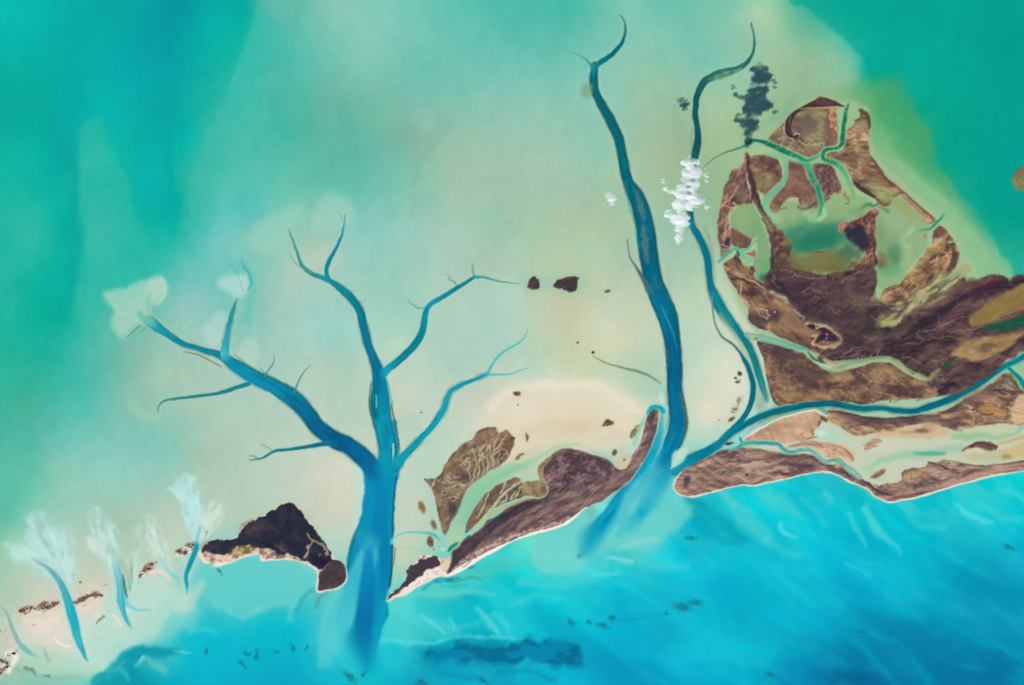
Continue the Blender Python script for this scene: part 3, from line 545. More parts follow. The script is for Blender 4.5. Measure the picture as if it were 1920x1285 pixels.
stroke([(1277, 740, 2), (1284, 770, 2.5), (1288, 795, 2.5), (1283, 815, 1.5)], (95, 105, 90), 1.5, .85, wamp=1.5, wsc=6); stroke([(1255, 500, 2), (1252, 520, 2), (1258, 560, 2)], (170, 165, 130), 3, .3)
e_b = creek_of('E', 'west_braid'); stroke([(1177, 448, .8), (1180, 478, 1.2), (1192, 500, 2.2), (1204, 520, 4), (1218, 545, 6)], [(110, 140, 125), (95, 120, 108), (60, 115, 125)], 1.4, .9, id=e_b)
e_c = creek_of('E', 'west_braid'); stroke([(1172, 400, 3), (1185, 395, 2)], (110, 185, 165), 3, .4)
stroke([(1173, 340, 1), (1177, 375, 2), (1190, 420, 2.5), (1197, 465, 2)], (60, 165, 155), 2.5, .5)
# inlet: bright western strand, pale bar between
E2_ = creek_of('E', 'inlet_strand')
stroke([(1243, 735, 4), (1243, 765, 5), (1245, 790, 8), (1236, 815, 10), (1225, 840, 12), (1212, 865, 13), (1200, 892, 15), (1178, 925, 17), (1150, 965, 18), (1120, 1000, 18), (1100, 1030, 8), (1085, 1045, 2)], [(150, 215, 195), (140, 212, 198), (60, 190, 200), (15, 175, 198), (8, 168, 200), (5, 150, 195), (0, 155, 200), (0, 170, 205), (0, 180, 208)], 4, 1, id=E2_)
stroke([(1240, 725, 5), (1243, 750, 6), (1248, 775, 5), (1246, 805, 3), (1240, 835, 3), (1228, 865, 4), (1212, 890, 6), (1190, 912, 5)], [(165, 215, 190), (165, 220, 205), (140, 212, 205), (90, 200, 205), (90, 200, 205), (70, 190, 205)], 3, .85)
stroke([(1212, 895, 10), (1190, 930, 18), (1170, 975, 18), (1140, 1010, 12), (1105, 1045, 5), (1085, 1065, 2)], [(60, 185, 203), (105, 205, 205), (95, 205, 205), (105, 210, 208), (120, 215, 210)], 8, .85)
stroke([(1235, 910, 10), (1205, 960, 12), (1180, 990, 8), (1160, 1005, 3)], (0, 165, 200), 8, .75)
fill([(1262, 935), (1290, 945), (1290, 970), (1262, 1000), (1220, 1030), (1180, 1030), (1140, 1035), (1110, 1045), (1150, 1005), (1185, 995), (1215, 970), (1240, 945)], (110, 210, 202), 10, .75, wamp=5, wsc=30)
stroke([(1160, 1030, 3), (1200, 1015, 5), (1235, 1010, 3)], (150, 222, 210), 6, .5); stroke([(1140, 1045, 2), (1185, 1052, 3)], (140, 222, 215), 4, .6)
stroke([(1112, 1040, 3), (1140, 1010, 3), (1165, 980, 3)], (125, 212, 205), 4, .6)
fill([(1100, 955), (1115, 950), (1120, 958), (1108, 972), (1098, 965)], (120, 190, 165), 3, .6)
stroke([(1240, 905, 14), (1252, 890, 10)], (0, 160, 195), 6, .8)
twig = channel('F', 'thin olive green creek curving through sand just west of the long channel'); stroke([(1112, 668, .7), (1135, 680, 1.4), (1160, 688, 1.8), (1190, 695, 2.6), (1215, 704, 2.2), (1230, 713, 1.6), (1239, 720, .8)], [(120, 145, 115), (120, 140, 112), (110, 140, 115), (130, 135, 105)], 1.4, .9, id=twig, idthr=.4)
arc = channel('arc', 'short bright teal arc of water around the island\'s narrow north tip'); 
# ---- second channel, north part and south part on either side of the cloud
G = channel('G', 'narrow dark green channel with a braided bend, passing beneath the white cloud')
stroke([(1409, 45, 1), (1414, 75, 1.5), (1412, 98, 2.5), (1400, 118, 4), (1380, 130, 5.5), (1358, 136, 7), (1340, 142, 7), (1322, 152, 6.5), (1310, 170, 6), (1305, 190, 5.5), (1304, 215, 5), (1307, 240, 5), (1308, 262, 6), (1305, 285, 6.5), (1300, 305, 6), (1296, 330, 5), (1292, 370, 5), (1295, 415, 6)],
       [(80, 150, 135), (60, 140, 125), (50, 130, 115), (60, 130, 115), (40, 115, 105), (15, 100, 100), (10, 100, 102), (20, 95, 98), (25, 100, 98), (20, 110, 110), (5, 120, 135)], 1.5, 1, id=G, halo=(pale, 5, .2), rim=((20, 85, 85), 0, .6))
sl_, D, T, Q = stroke_sdf([(1335, 148, 3), (1350, 144, 6), (1370, 138, 5), (1390, 129, 2)], 4, 2, 6)
blend(sl_, sstep(1.5, -1.5, D) * np.clip(fbm(GX[sl_], GY[sl_], 10, 92, 3, -15, 3) * 2.6 - .6, 0, .85), (125, 160, 130))
stroke([(1299, 240, 1), (1296, 260, 2), (1298, 290, 2)], (90, 150, 125), 3, .4)
GS = creek_of('G', 'south_reach')
stroke([(1293, 412, 5), (1302, 430, 6), (1312, 448, 6.5), (1322, 470, 7), (1328, 495, 7), (1330, 520, 6.5), (1336, 548, 8), (1348, 572, 11), (1362, 595, 10), (1380, 615, 7.5), (1395, 635, 6.5), (1407, 655, 6.5), (1416, 680, 6.5), (1425, 710, 7), (1432, 735, 5), (1436, 750, 3)],
       [(0, 125, 150), (0, 125, 155), (0, 125, 150), (0, 120, 148), (0, 135, 150), (10, 140, 148), (0, 130, 140), (10, 140, 145), (40, 160, 150), (90, 180, 165)], 1.6, 1, id=GS, halo=((175, 200, 170), 7, .4))
stroke([(1320, 425, 2), (1330, 450, 3), (1337, 490, 2.5), (1340, 530, 2)], (140, 160, 140), 3, .6); stroke([(1350, 590, 3), (1372, 620, 4), (1390, 650, 3), (1402, 680, 5), (1412, 720, 7), (1425, 760, 10)], (150, 180, 155), 5, .75)
stroke([(1343, 565, 1.5), (1358, 592, 2), (1375, 610, 1.5)], (80, 130, 120), 1.6, .6)
G2 = creek_of('G', 'west_braid'); stroke([(1334, 545, 1.2), (1336, 575, 1.5), (1340, 605, 1.5), (1352, 630, 1.8), (1372, 645, 2), (1388, 662, 2.6), (1398, 680, 4.5), (1408, 705, 5), (1412, 730, 5.2), (1410, 752, 5), (1398, 778, 5), (1378, 802, 5.5), (1358, 820, 5.5), (1342, 838, 6)],
       [(130, 150, 130), (130, 150, 130), (90, 135, 125), (20, 115, 130), (0, 118, 135), (5, 122, 140), (10, 130, 145), (5, 130, 150)], 1.4, 1, id=G2, halo=((200, 220, 200), 6, .5))
# ---- channel I
I = channel('I', 'dark teal channel curving east between the brown marsh islands to the right edge')
stroke([(1430, 790, 8), (1480, 778, 9), (1520, 770, 9), (1560, 768, 9), (1600, 765, 12), (1650, 770, 14), (1700, 765, 16), (1745, 762, 15), (1790, 742, 13), (1830, 722, 10), (1860, 706, 9), (1900, 688, 8), (1960, 655, 8)], [(140, 190, 165), (150, 195, 165), (165, 205, 175), (160, 200, 170), (140, 195, 165), (130, 200, 175)], 2.5, .9, id=FLAT)
stroke([(1268, 880, 13), (1290, 866, 11), (1315, 852, 9), (1340, 838, 8), (1365, 818, 6), (1392, 800, 6), (1420, 785, 6.5), (1450, 773, 6.5), (1485, 765, 6.5), (1520, 759, 6.5), (1560, 757, 6.5), (1590, 763, 6), (1620, 767, 6), (1650, 765, 5), (1685, 770, 5.5), (1720, 770, 6), (1755, 758, 6.5),
        (1790, 745, 7), (1820, 728, 7), (1850, 710, 5.5), (1880, 690, 5), (1905, 678, 5), (1930, 662, 6), (1970, 640, 6)], [(0, 150, 190), (0, 130, 160), (0, 130, 155), (0, 115, 130), (0, 112, 128), (0, 108, 125), (10, 135, 140), (0, 110, 130), (0, 112, 130), (0, 120, 140), (0, 145, 155), (0, 165, 160)], 1.6, 1, id=I, rim=((110, 195, 170), 0, .35))
ia = creek_of('I'); stroke([(1890, 690, 3), (1903, 702, 3.5), (1915, 715, 5), (1925, 730, 6), (1945, 745, 6)], (0, 165, 155), 1.4, 1, id=ia, halo=((170, 210, 185), 4, .6))
# trunk of the inlet to the spit
fill([(1258, 868), (1266, 845), (1276, 840), (1290, 842), (1285, 858), (1268, 876), (1258, 882)], (195, 225, 208), 3.5, .9)
thing('spitbar', 'sand_bar', label='small pale triangular sand bar where two channels meet at the inlet', category='sand bar'); region([(1258, 868), (1266, 845), (1276, 840), (1288, 843), (1284, 856), (1268, 874), (1258, 880)], piece('spitbar', mat='sand'), 1, 10)
for q in [(700, 880, 30), (716, 890, 30), (745, 868, 18), (722, 702, 16), (612, 523, 9), (425, 670, 13), (466, 721, 8), (628, 832, 9), (1116, 124, 12), (1240, 880, 34), (1225, 905, 30), (891, 520, 5), (915, 702, 6), (1265, 880, 16), (1345, 835, 12), (277, 600, 14), (1297, 420, 8), (1334, 548, 8)]: melt(*q)
for q in [(690, 1250, 60), (640, 1215, 50), (1110, 1020, 45), (1180, 985, 30), (690, 1010, 30), (1232, 905, 36), (1222, 935, 34)]: melt(*q, n=3, k=5, inside=False)
# dark smudges by the channel, right sand flat speckles drawn later as islets
blob(1100, 170, 11, 13, (125, 172, 125), .8, 0, .5)
# ---- southwestern creeks over the bank
soft_fill([(150, 1262), (140, 1215), (170, 1185), (200, 1160), (190, 1130), (215, 1100), (250, 1090), (300, 1090), (330, 1110), (345, 1140), (310, 1165), (285, 1190), (250, 1215), (215, 1240), (190, 1265)], (182, 223, 208), 12, .75, 10)
soft_fill([(30, 1230), (50, 1215), (85, 1215), (120, 1225), (150, 1240), (170, 1262), (120, 1268), (60, 1262)], (175, 218, 198), 10, .6, 8)
soft_fill([(375, 1066), (410, 1064), (450, 1050), (490, 1055), (560, 1055), (590, 1075), (596, 1105), (575, 1120), (545, 1130), (510, 1138), (470, 1150), (430, 1145), (385, 1120), (362, 1095)], (100, 208, 203), 14, .8, 8)
for kn, c0 in [([(350, 1120, 10), (345, 1135, 14)], (190, 225, 208)), ([(105, 1060, 14), (130, 1110, 14), (145, 1170, 14), (160, 1225, 10)], (188, 224, 214)), ([(205, 1030, 14), (222, 1090, 14), (235, 1150, 12)], (178, 222, 212)), ([(300, 1040, 8), (320, 1078, 8)], (195, 225, 210)), ([(20, 1165, 8), (45, 1215, 9)], (190, 222, 205)),
               ([(60, 1040, 26), (95, 1070, 22)], (176, 220, 210)), ([(240, 1135, 7), (290, 1145, 6)], (190, 225, 210)), ([(255, 1120, 14), (300, 1110, 14)], (190, 224, 208))]:
    stroke(kn, c0, 12, .6, wamp=5, wsc=30)

def plume(kn, col=(170, 220, 212), soft=8, a=.75):
    sl_, D, T, Q = stroke_sdf([(k[0], k[1], k[2] * 1.25) for k in kn], soft * 1.6 + 2, 6, 22)
    ang = math.degrees(math.atan2(kn[-1][1] - kn[0][1], kn[-1][0] - kn[0][0]))
    n_ = fbm(GX[sl_], GY[sl_], 26, 31, 4, ang, 3.2)
    col = np.asarray(col, float) * .6 + np.array([196, 228, 222]) * .4
    blend(sl_, sstep(soft * 1.5, -soft, D) * .55 * a, col)
    m = sstep(soft, -soft, D) * np.clip(.1 + 2.6 * (n_ - .36), 0, 1) * a
    blend(sl_, m, np.minimum(np.asarray(col) + 10, 240))
    blend(sl_, sstep(soft, -soft, D) * np.clip((.42 - n_) * 3, 0, .4), np.asarray(col) * .86)
plume([(350, 902, 12), (352, 930, 17), (362, 960, 17), (370, 990, 10), (367, 1015, 6)], (165, 222, 222), 7, 1)
plume([(322, 918, 6), (345, 945, 8), (360, 975, 8)], (175, 222, 220), 6, .8); plume([(405, 955, 10), (390, 985, 10), (378, 1010, 6)], (205, 225, 205), 7, .8)
plume([(285, 968, 4), (288, 1000, 10), (298, 1030, 12), (310, 1060, 8)], (200, 224, 208), 7, .9)
plume([(180, 965, 10), (192, 995, 15), (208, 1035, 16), (220, 1075, 10)], (178, 220, 208), 8, 1); plume([(165, 1010, 6), (185, 1035, 8), (210, 1060, 6)], (205, 222, 205), 6, .8)
plume([(70, 985, 14), (85, 1010, 22), (105, 1045, 26), (120, 1080, 14)], (168, 222, 216), 9, 1); plume([(25, 1030, 10), (55, 1040, 12), (90, 1065, 10)], (165, 220, 208), 8, .9)
plume([(115, 990, 6), (125, 1030, 10), (130, 1080, 10)], (185, 220, 210), 8, .6); plume([(260, 990, 5), (258, 1040, 8), (250, 1090, 8)], (170, 214, 200), 9, .6)
k1 = channel('k1', 'bright cyan creek between the dark wooded island and the scrub dune west of it', 'creeks crossing the southwest sandbank')
stroke([(366, 1012, 4), (367, 1022, 5.5), (363, 1040, 5), (355, 1060, 4.2), (348, 1080, 3.5), (350, 1100, 3), (350, 1120, 1.5)], [(70, 195, 205), (15, 180, 200), (10, 175, 198), (30, 185, 202), (90, 205, 208)], 2.2, 1, id=k1, fade=3, halo=((200, 225, 210), 8, .5))
stroke([(375, 990, 2), (370, 1010, 3)], (90, 200, 205), 3, .7)
k2 = channel('k2', 'faint pale cyan creek curling east of the speckled scrub dune on the bank', 'creeks crossing the southwest sandbank')
stroke([(298, 1035, 1.5), (305, 1055, 2.5), (315, 1072, 3), (330, 1083, 3), (343, 1090, 2)], [(170, 220, 212), (110, 208, 208), (130, 212, 208)], 2.4, .9, id=k2, fade=3)
k3 = channel('k3', 'pale cyan creek beside the dark green slit, ending in a blue tip', 'creeks crossing the southwest sandbank')
stroke([(212, 1040, 6), (220, 1070, 7), (226, 1100, 8), (228, 1130, 7), (234, 1155, 4.5), (242, 1172, 2.5), (250, 1182, 1)], [(165, 220, 214), (140, 216, 216), (95, 205, 215), (90, 205, 215), (100, 210, 215)], 3, 1, id=k3, fade=3)
stroke([(228, 1085, 2), (230, 1110, 2.5), (233, 1140, 2), (238, 1165, 1.6)], (40, 185, 200), 2.5, .6)
stroke([(235, 1118, 2), (241, 1134, 3.2), (255, 1143, 3), (272, 1144, 2), (285, 1143, 1)], (120, 212, 212), 2.5, .9, id=k3, idthr=-1)
k4 = channel('k4', 'broad cyan creek cutting the scrub dunes in two, widest of the southwest creeks', 'creeks crossing the southwest sandbank')
stroke([(55, 1045, 3), (85, 1062, 4), (105, 1082, 5), (118, 1105, 6.5), (130, 1135, 8), (138, 1165, 8.5), (144, 1190, 7.5), (152, 1215, 5.5), (160, 1235, 2.5), (168, 1243, 1)], [(165, 214, 205), (150, 214, 208), (110, 205, 208), (70, 195, 205), (35, 190, 205), (45, 192, 205), (60, 196, 206), (50, 195, 208), (100, 212, 212)], 2.6, 1, id=k4, fade=3, halo=((215, 225, 212), 6, .4))
stroke([(134, 1130, 3), (139, 1160, 4), (142, 1180, 3)], (5, 180, 200), 3, .7)
k5 = channel('k5', 'very pale green creek winding past the corner dune at the lower left', 'creeks crossing the southwest sandbank')
stroke([(-5, 1128, 2), (12, 1150, 3), (24, 1180, 4), (35, 1205, 5), (52, 1222, 5), (72, 1235, 3)], [(190, 214, 195), (180, 215, 200), (165, 215, 205), (140, 214, 208), (130, 212, 208)], 3, .9, id=k5, fade=3)
stroke([(180, 1172, 1), (186, 1163, 2.2), (195, 1156, 2.5)], (115, 155, 135), 1.5, .85); stroke([(230, 1078, 1), (233, 1095, 2.2), (237, 1115, 2), (239, 1121, 1)], (75, 105, 80), 1.6, .85); stroke([(246, 1058, 1), (247, 1075, 1.5), (248, 1088, 1)], (120, 150, 125), 2, .8)
stroke([(226, 1055, 5), (240, 1080, 6), (242, 1105, 4)], (150, 180, 155), 5, .5)
stroke([(246, 1090, 1), (243, 1105, 1)], (50, 190, 190), 2, .7)
stroke([(81, 1215, 1), (86, 1228, 3), (92, 1240, 3)], (150, 175, 155), 4, .6); stroke([(102, 1196, 1), (108, 1204, 1.2), (118, 1210, 1.6), (130, 1213, 2)], (245, 238, 230), 1.2, .95)
stroke([(212, 1153, 2), (222, 1165, 3), (226, 1175, 2)], (240, 225, 215), 3, .7); stroke([(236, 1140, 1), (240, 1148, 1.5)], (245, 240, 235), 1.5, .9)
veil([(30, 1255, 3), (60, 1262, 4), (100, 1272, 4), (150, 1270, 3)], (130, 185, 165), 6, .5); veil([(45, 1252, 2), (60, 1256, 3), (70, 1265, 2)], (90, 130, 110), 2.5, .7); veil([(85, 1268, 2), (95, 1268, 2.5)], (80, 135, 115), 2, .7)
# dark crescent off the bank
fill([(170, 1300), (200, 1262), (228, 1235), (255, 1216), (285, 1212), (330, 1219), (300, 1230), (275, 1240), (262, 1255), (285, 1275), (300, 1300)], (0, 152, 172), 8, .8, wamp=6, wsc=30); veil([(175, 1275, 5), (205, 1262, 8), (225, 1235, 9), (260, 1222, 9), (300, 1222, 6), (335, 1222, 3)], (0, 155, 172), 6, .8)
veil([(260, 1250, 6), (275, 1235, 5), (290, 1245, 7), (310, 1260, 7)], (90, 200, 195), 6, .7); veil([(265, 1240, 3), (272, 1232, 3.5)], (130, 215, 205), 2.5, .8); veil([(200, 1262, 3), (225, 1258, 6), (240, 1272, 6)], (60, 190, 195), 5, .6)
veil([(330, 1222, 2), (360, 1221, 2)], (120, 215, 212), 2.5, .6); veil([(360, 1183, 3), (385, 1180, 5), (405, 1190, 3)], (70, 205, 212), 5, .6)
veil([(405, 1125, 6), (440, 1148, 7), (470, 1152, 7), (500, 1138, 6)], (100, 210, 206), 9, .6); veil([(405, 1130, 4), (440, 1152, 4), (465, 1156, 4), (490, 1145, 4), (530, 1130, 4), (545, 1138, 3)], (105, 210, 208), 5, .6)
veil([(545, 1160, 5), (550, 1125, 6), (565, 1100, 4)], (100, 208, 205), 6, .6); veil([(555, 1145, 3), (570, 1120, 4), (588, 1105, 3)], (40, 165, 165), 5, .6)
veil([(300, 1060, 10), (335, 1130, 8), (355, 1135, 8), (375, 1100, 8)], (185, 220, 205), 7, .6)
# ================================================================ islands
wh = (238, 226, 214)
# ---------------- dark wooded island in the southwest
thing('iA', 'island', label='crescent island of nearly black woodland with a thin white bay beach', category='island')
A_out = [(376, 1030), (383, 1020), (392, 1014), (405, 1011), (418, 1014), (435, 1011), (443, 1007), (449, 996), (460, 984), (475, 974), (495, 966), (515, 956), (527, 947), (541, 942), (556, 949), (569, 962), (581, 980), (596, 1001), (611, 1020), (621, 1033), (627, 1045), (640, 1053), (649, 1066), (651, 1082), (646, 1094), (632, 1104), (614, 1107), (596, 1111), (594, 1095), (596, 1076), (589, 1066), (574, 1057), (555, 1051), (535, 1049), (510, 1050), (490, 1051), (487, 1041), (475, 1040), (450, 1047), (430, 1056), (407, 1064), (399, 1055), (385, 1057), (376, 1047), (371, 1036)]
bA = piece('iA', 'beach', mat='sand'); wA = piece('iA', 'woodland'); sA = piece('iA', 'dune_scrub'); hA = piece('iA', 'headland_woodland', label='lower dark olive brown headland woodland')
stroke([(600, 1000, 4), (575, 965, 4), (545, 938, 4), (500, 955, 4), (450, 985, 4)], (195, 208, 165), 5, .5)
fill(A_out, (232, 218, 202), 1.5, id=bA, z=2.5, wamp=.8)
fill([(382, 1046), (384, 1056), (398, 1054), (406, 1062), (425, 1056), (420, 1044), (400, 1046)], (245, 236, 222), 2, .9)
W_ = [(379, 1030), (384, 1021), (392, 1015), (405, 1012), (418, 1015), (435, 1012), (444, 1008), (450, 997), (461, 985), (476, 975), (495, 967), (515, 957), (528, 948), (541, 943), (555, 950), (568, 962), (580, 980), (595, 1001), (610, 1020), (619, 1033), (622, 1046), (618, 1060), (610, 1070), (597, 1068), (580, 1058), (562, 1051), (540, 1045), (520, 1044), (500, 1040), (480, 1032), (455, 1036), (432, 1044), (410, 1042), (395, 1045), (382, 1040)]
land(W_, [(33, 38, 54), (41, 44, 60), (54, 52, 66)], wA, 20, 10, 1, h=12, seed=140, wamp=2.5, wsc=9, gain=.8, base=9)
blob(478, 990, 22, 11, (88, 68, 78), .6, -15, .9); blob(395, 1025, 18, 8, (70, 58, 66), .4, 0, .9)
stroke([(452, 985, 2), (470, 977, 2)], (110, 85, 80), 2, .3)
def mottled(pts, c1, c2, id=None, thr=.5, sc_=7, seed=60, soft=2, a=1, ang=0, st=1):
    sl_, d = poly_sdf(pts, 8, 2, 10, seed)
    m = sstep(soft, -soft, d) * a
    t = sstep(thr - .08, thr + .08, fbm(GX[sl_], GY[sl_], sc_, seed, 3, ang, st))[..., None]
    blend(sl_, m, np.asarray(c1) * (1 - t) + np.asarray(c2) * t)
    if id is not None: ID[sl_][d < 0] = id
    return sl_, d
mottled([(383, 1034), (400, 1040), (420, 1040), (440, 1036), (455, 1026), (475, 1026), (490, 1030), (505, 1028), (520, 1034), (540, 1040), (565, 1048), (580, 1060), (560, 1052), (535, 1047), (510, 1048), (492, 1049), (488, 1039), (472, 1037), (448, 1045), (428, 1053), (405, 1056), (385, 1050), (378, 1042)],
        (150, 115, 98), (222, 198, 175), sA, .48, 7, 61, 2, .9)
mottled([(435, 1030), (450, 1024), (470, 1022), (475, 1032), (450, 1042), (436, 1042)], (125, 105, 70), (190, 170, 120), sA, .5, 5, 62)
mottled([(515, 1020), (528, 1018), (540, 1030), (528, 1034)], (70, 50, 55), (130, 85, 75), None, .5, 6, 63, 2, .6)
blob(523, 1035, 5, 6, (30, 42, 62), .9, 20, .5)
stroke([(576, 1001, 1.5), (581, 1010, 1.6), (588, 1015, 1.6), (600, 1018, 1.6), (610, 1028, 2), (614, 1042, 2)], (195, 165, 145), 1.2, .85, wamp=2.5, wsc=6, id=sA, idthr=.3)
stroke([(585, 1015, 1.6), (580, 1025, 2.4), (577, 1037, 2.6), (572, 1045, 3)], (190, 160, 138), 1.4, .85, wamp=2.5, wsc=6, id=sA, idthr=.3)
blob(600, 1042, 10, 9, (48, 50, 52), .7, 0, .6); stroke([(598, 1043, .8), (601, 1038, .8)], (150, 160, 180), .8, .8)
blob(603, 1055, 14, 10, (32, 22, 58), .7, 20, .6)
land([(622, 1050), (640, 1054), (648, 1066), (650, 1082), (645, 1092), (632, 1102), (614, 1105), (598, 1109), (597, 1095), (599, 1076), (604, 1070), (614, 1062)], [(58, 50, 56), (70, 60, 64), (84, 70, 70)], hA, 0, 9, 1, h=8, seed=143, wamp=1, gain=.7)
stroke([(597, 1072, 1), (605, 1070, 1.2), (613, 1060, 1.2), (618, 1055, 1)], (150, 115, 118), 1, .8)
stroke([(399, 1062, 1.4), (430, 1056, 1.2), (450, 1047, 1.2), (475, 1040, 1.2), (487, 1041, 1), (490, 1051, 1), (510, 1050, 1), (535, 1049, 1), (555, 1051, .9), (574, 1057, .9), (589, 1066, .9), (596, 1077, .9), (594, 1095, .8), (596, 1111, 1), (614, 1107, .9), (632, 1104, .9), (646, 1094, .8), (651, 1082, .7), (649, 1066, .5)], wh, 1, .9, id=bA, idthr=.2)
# ---------------- spit island with a white beach
thing('iB', 'island', label='small claw shaped island, dark wood above white beach, east of the trunk channel', category='island')
bB = piece('iB', 'beach', mat='sand'); wB = piece('iB', 'woodland')
fill([(724, 1126), (733, 1112), (748, 1103), (760, 1088), (765, 1070), (782, 1053), (790, 1043), (815, 1042), (828, 1050), (846, 1044), (848, 1058), (840, 1066), (843, 1082), (830, 1081), (815, 1084), (800, 1092), (785, 1100), (770, 1110), (752, 1119), (738, 1122), (730, 1128)], (240, 228, 215), 1.5, id=bB, z=2.5, wamp=.8)
mottled([(828, 1050), (845, 1046), (846, 1060), (838, 1073), (828, 1072)], (200, 185, 150), (225, 208, 182), None, .5, 9, 66)
mottled([(790, 1085), (800, 1075), (825, 1070), (835, 1076), (810, 1082), (795, 1090), (775, 1102)], (222, 190, 182), (245, 234, 226), None, .5, 5, 67, 2, .8)
land([(726, 1124), (733, 1114), (746, 1106), (757, 1094), (763, 1081), (762, 1070), (770, 1062), (782, 1055), (788, 1045), (802, 1045), (818, 1043), (825, 1051), (827, 1060), (816, 1065), (801, 1070), (789, 1079), (776, 1089), (763, 1099), (750, 1109), (739, 1116), (730, 1125)], [(60, 52, 60), (68, 58, 66), (78, 66, 72)], wB, 0, 10, 1, h=10, seed=145, wamp=1.8, wsc=7, gain=.7)
stroke([(723, 1127, .7), (730, 1129, .8), (740, 1121, 1), (755, 1117, 1)], (220, 205, 205), .8, .8)
mottled([(786, 1042), (798, 1040), (800, 1046), (788, 1048)], (150, 110, 105), (240, 215, 205), None, .5, 4, 68)
# ---------------- middle island
thing('iC', 'island', label='long brown scrub island in the middle with narrow north tip and white beach', category='island')
C_out = [(1019, 897), (1017, 881), (1025, 866), (1036, 852), (1050, 843), (1065, 841), (1080, 843), (1100, 850), (1125, 857), (1142, 863), (1150, 874), (1162, 881), (1175, 876), (1184, 858), (1194, 842), (1202, 828), (1205, 812), (1209, 795), (1216, 777), (1224, 768), (1234, 770), (1235, 787), (1229, 815), (1219, 840), (1206, 865), (1192, 886), (1181, 903), (1165, 915), (1150, 925), (1130, 940), (1109, 948), (1090, 958),
         (1065, 979), (1040, 990), (1005, 999), (985, 1005), (958, 1016), (930, 1030), (905, 1046), (880, 1060), (865, 1069), (850, 1078), (840, 1081), (836, 1074), (843, 1062), (847, 1050), (846, 1036), (858, 1022), (875, 1008), (895, 996), (905, 986), (915, 976), (935, 966), (960, 946), (985, 936), (1010, 933), (1022, 928), (1027, 914), (1023, 903)]
bC = piece('iC', 'beach', mat='sand'); lC = piece('iC', 'scrubland'); dC = piece('iC', 'dark_thicket'); rC = piece('iC', 'beach_ridge'); pC = piece('iC', 'sand_hollow', mat='sand')
sl_, d = land(C_out, [(90, 70, 75), (124, 99, 97), (158, 130, 123)], lC, -32, 26, 4.5, h=18, seed=150, wamp=1.2, gain=1.0, base=10)
land([(1022, 897), (1020, 881), (1028, 867), (1038, 855), (1052, 845), (1070, 843), (1100, 851), (1130, 860), (1148, 870), (1150, 885), (1130, 895), (1105, 890), (1080, 905), (1050, 915), (1030, 920)], [(66, 52, 62), (86, 68, 76), (140, 112, 112)], dC, -20, 11, 1.6, h=20, seed=152, soft=5, base=10)
land([(838, 1072), (845, 1060), (848, 1048), (847, 1036), (860, 1022), (877, 1009), (897, 996), (925, 974), (960, 950), (990, 940), (1015, 938), (1000, 950), (970, 965), (940, 985), (915, 1005), (890, 1030), (868, 1050), (850, 1068)], [(58, 50, 62), (66, 56, 68), (88, 72, 80)], piece('iC', 'dark_thicket'), -32, 18, 3, h=10, seed=154, soft=3.5, gain=.9, base=10)
blob(1022, 935, 14, 10, (62, 60, 75), .8, -35, .8)
fill([(1150, 868), (1162, 858), (1180, 852), (1186, 862), (1178, 874), (1166, 881), (1155, 877)], (205, 195, 158), 2, .95, id=pC, z=2)
stroke([(1163, 845, 5), (1170, 855, 6), (1168, 866, 7)], (204, 202, 172), 6, .6)
# pinkish beach ridge along the shore
mottled([(848, 1072), (865, 1052), (880, 1040), (905, 1028), (930, 1015), (960, 1003), (985, 995), (1010, 990), (1040, 980), (1065, 968), (1075, 968), (1060, 978), (1030, 988), (985, 1000), (955, 1012), (925, 1026), (900, 1040), (870, 1058)], (150, 122, 118), (205, 178, 165), rC, .42, 8, 69, 3, .95, -28, 2)
stroke([(840, 1079, 1.6), (850, 1075, 2.6), (865, 1066, 3.2), (880, 1057, 3), (905, 1043, 2.6), (930, 1030, 2), (958, 1016, 2), (985, 1005, 2), (1005, 999, 1.6), (1040, 990, 1.8), (1065, 979, 2.2), (1088, 960, 1.8), (1100, 952, 1)], (246, 238, 228), 1.2, 1, id=bC, idthr=.3, z=2)
stroke([(1108, 948, .6), (1130, 940, .6), (1150, 926, .8), (1166, 914, .6), (1181, 902, .8), (1193, 885, .8), (1207, 864, .8), (1220, 839, .8), (1230, 815, .8), (1236, 787, .8), (1235, 772, .7)], (215, 200, 190), .9, .8)
stroke([(1022, 908, 1.5), (1034, 898, 2.4), (1050, 885, 2.6), (1065, 870, 2.5)], (158, 124, 116), 1.5, .9); stroke([(1040, 893, .8), (1056, 878, 1)], (90, 68, 72), 1, .8)
stroke([(1018, 880, .8), (1019, 897, .8), (1024, 906, .9)], (195, 165, 155), .9, .8)
for kn in [[(1225, 790, 3), (1216, 800, 2)], [(1195, 842, 1), (1203, 830, 1.5), (1209, 822, 1)], [(1186, 862, .8), (1192, 850, 1.2), (1202, 838, .8)], [(1212, 812, 2), (1208, 820, 2)]]: stroke(kn, (190, 160, 150), 1.2, .7)
blob(1222, 785, 6, 16, (72, 60, 66), .8, 15, .6); stroke([(1205, 865, 2), (1217, 838, 3), (1224, 812, 2)], (95, 70, 78), 2.5, .5)
stroke([(1040, 925, 3), (1075, 915, 4), (1110, 905, 5), (1140, 900, 4)], (62, 48, 62), 3, .5, wamp=4); stroke([(885, 1048, .7), (880, 1055, .9), (870, 1063, 1)], (110, 80, 80), 1.4, .6)
for k in range(34):
    x = rnd.uniform(858, 1012); y = float(np.interp(x, [858, 880, 905, 930, 958, 985, 1012], [1066, 1052, 1037, 1021, 1007, 996, 989])) + rnd.uniform(-4, 1.5)
    blob(x, y, rnd.uniform(.9, 2.0), rnd.uniform(.8, 1.6), (95, 72, 70), .8, 0, .6)
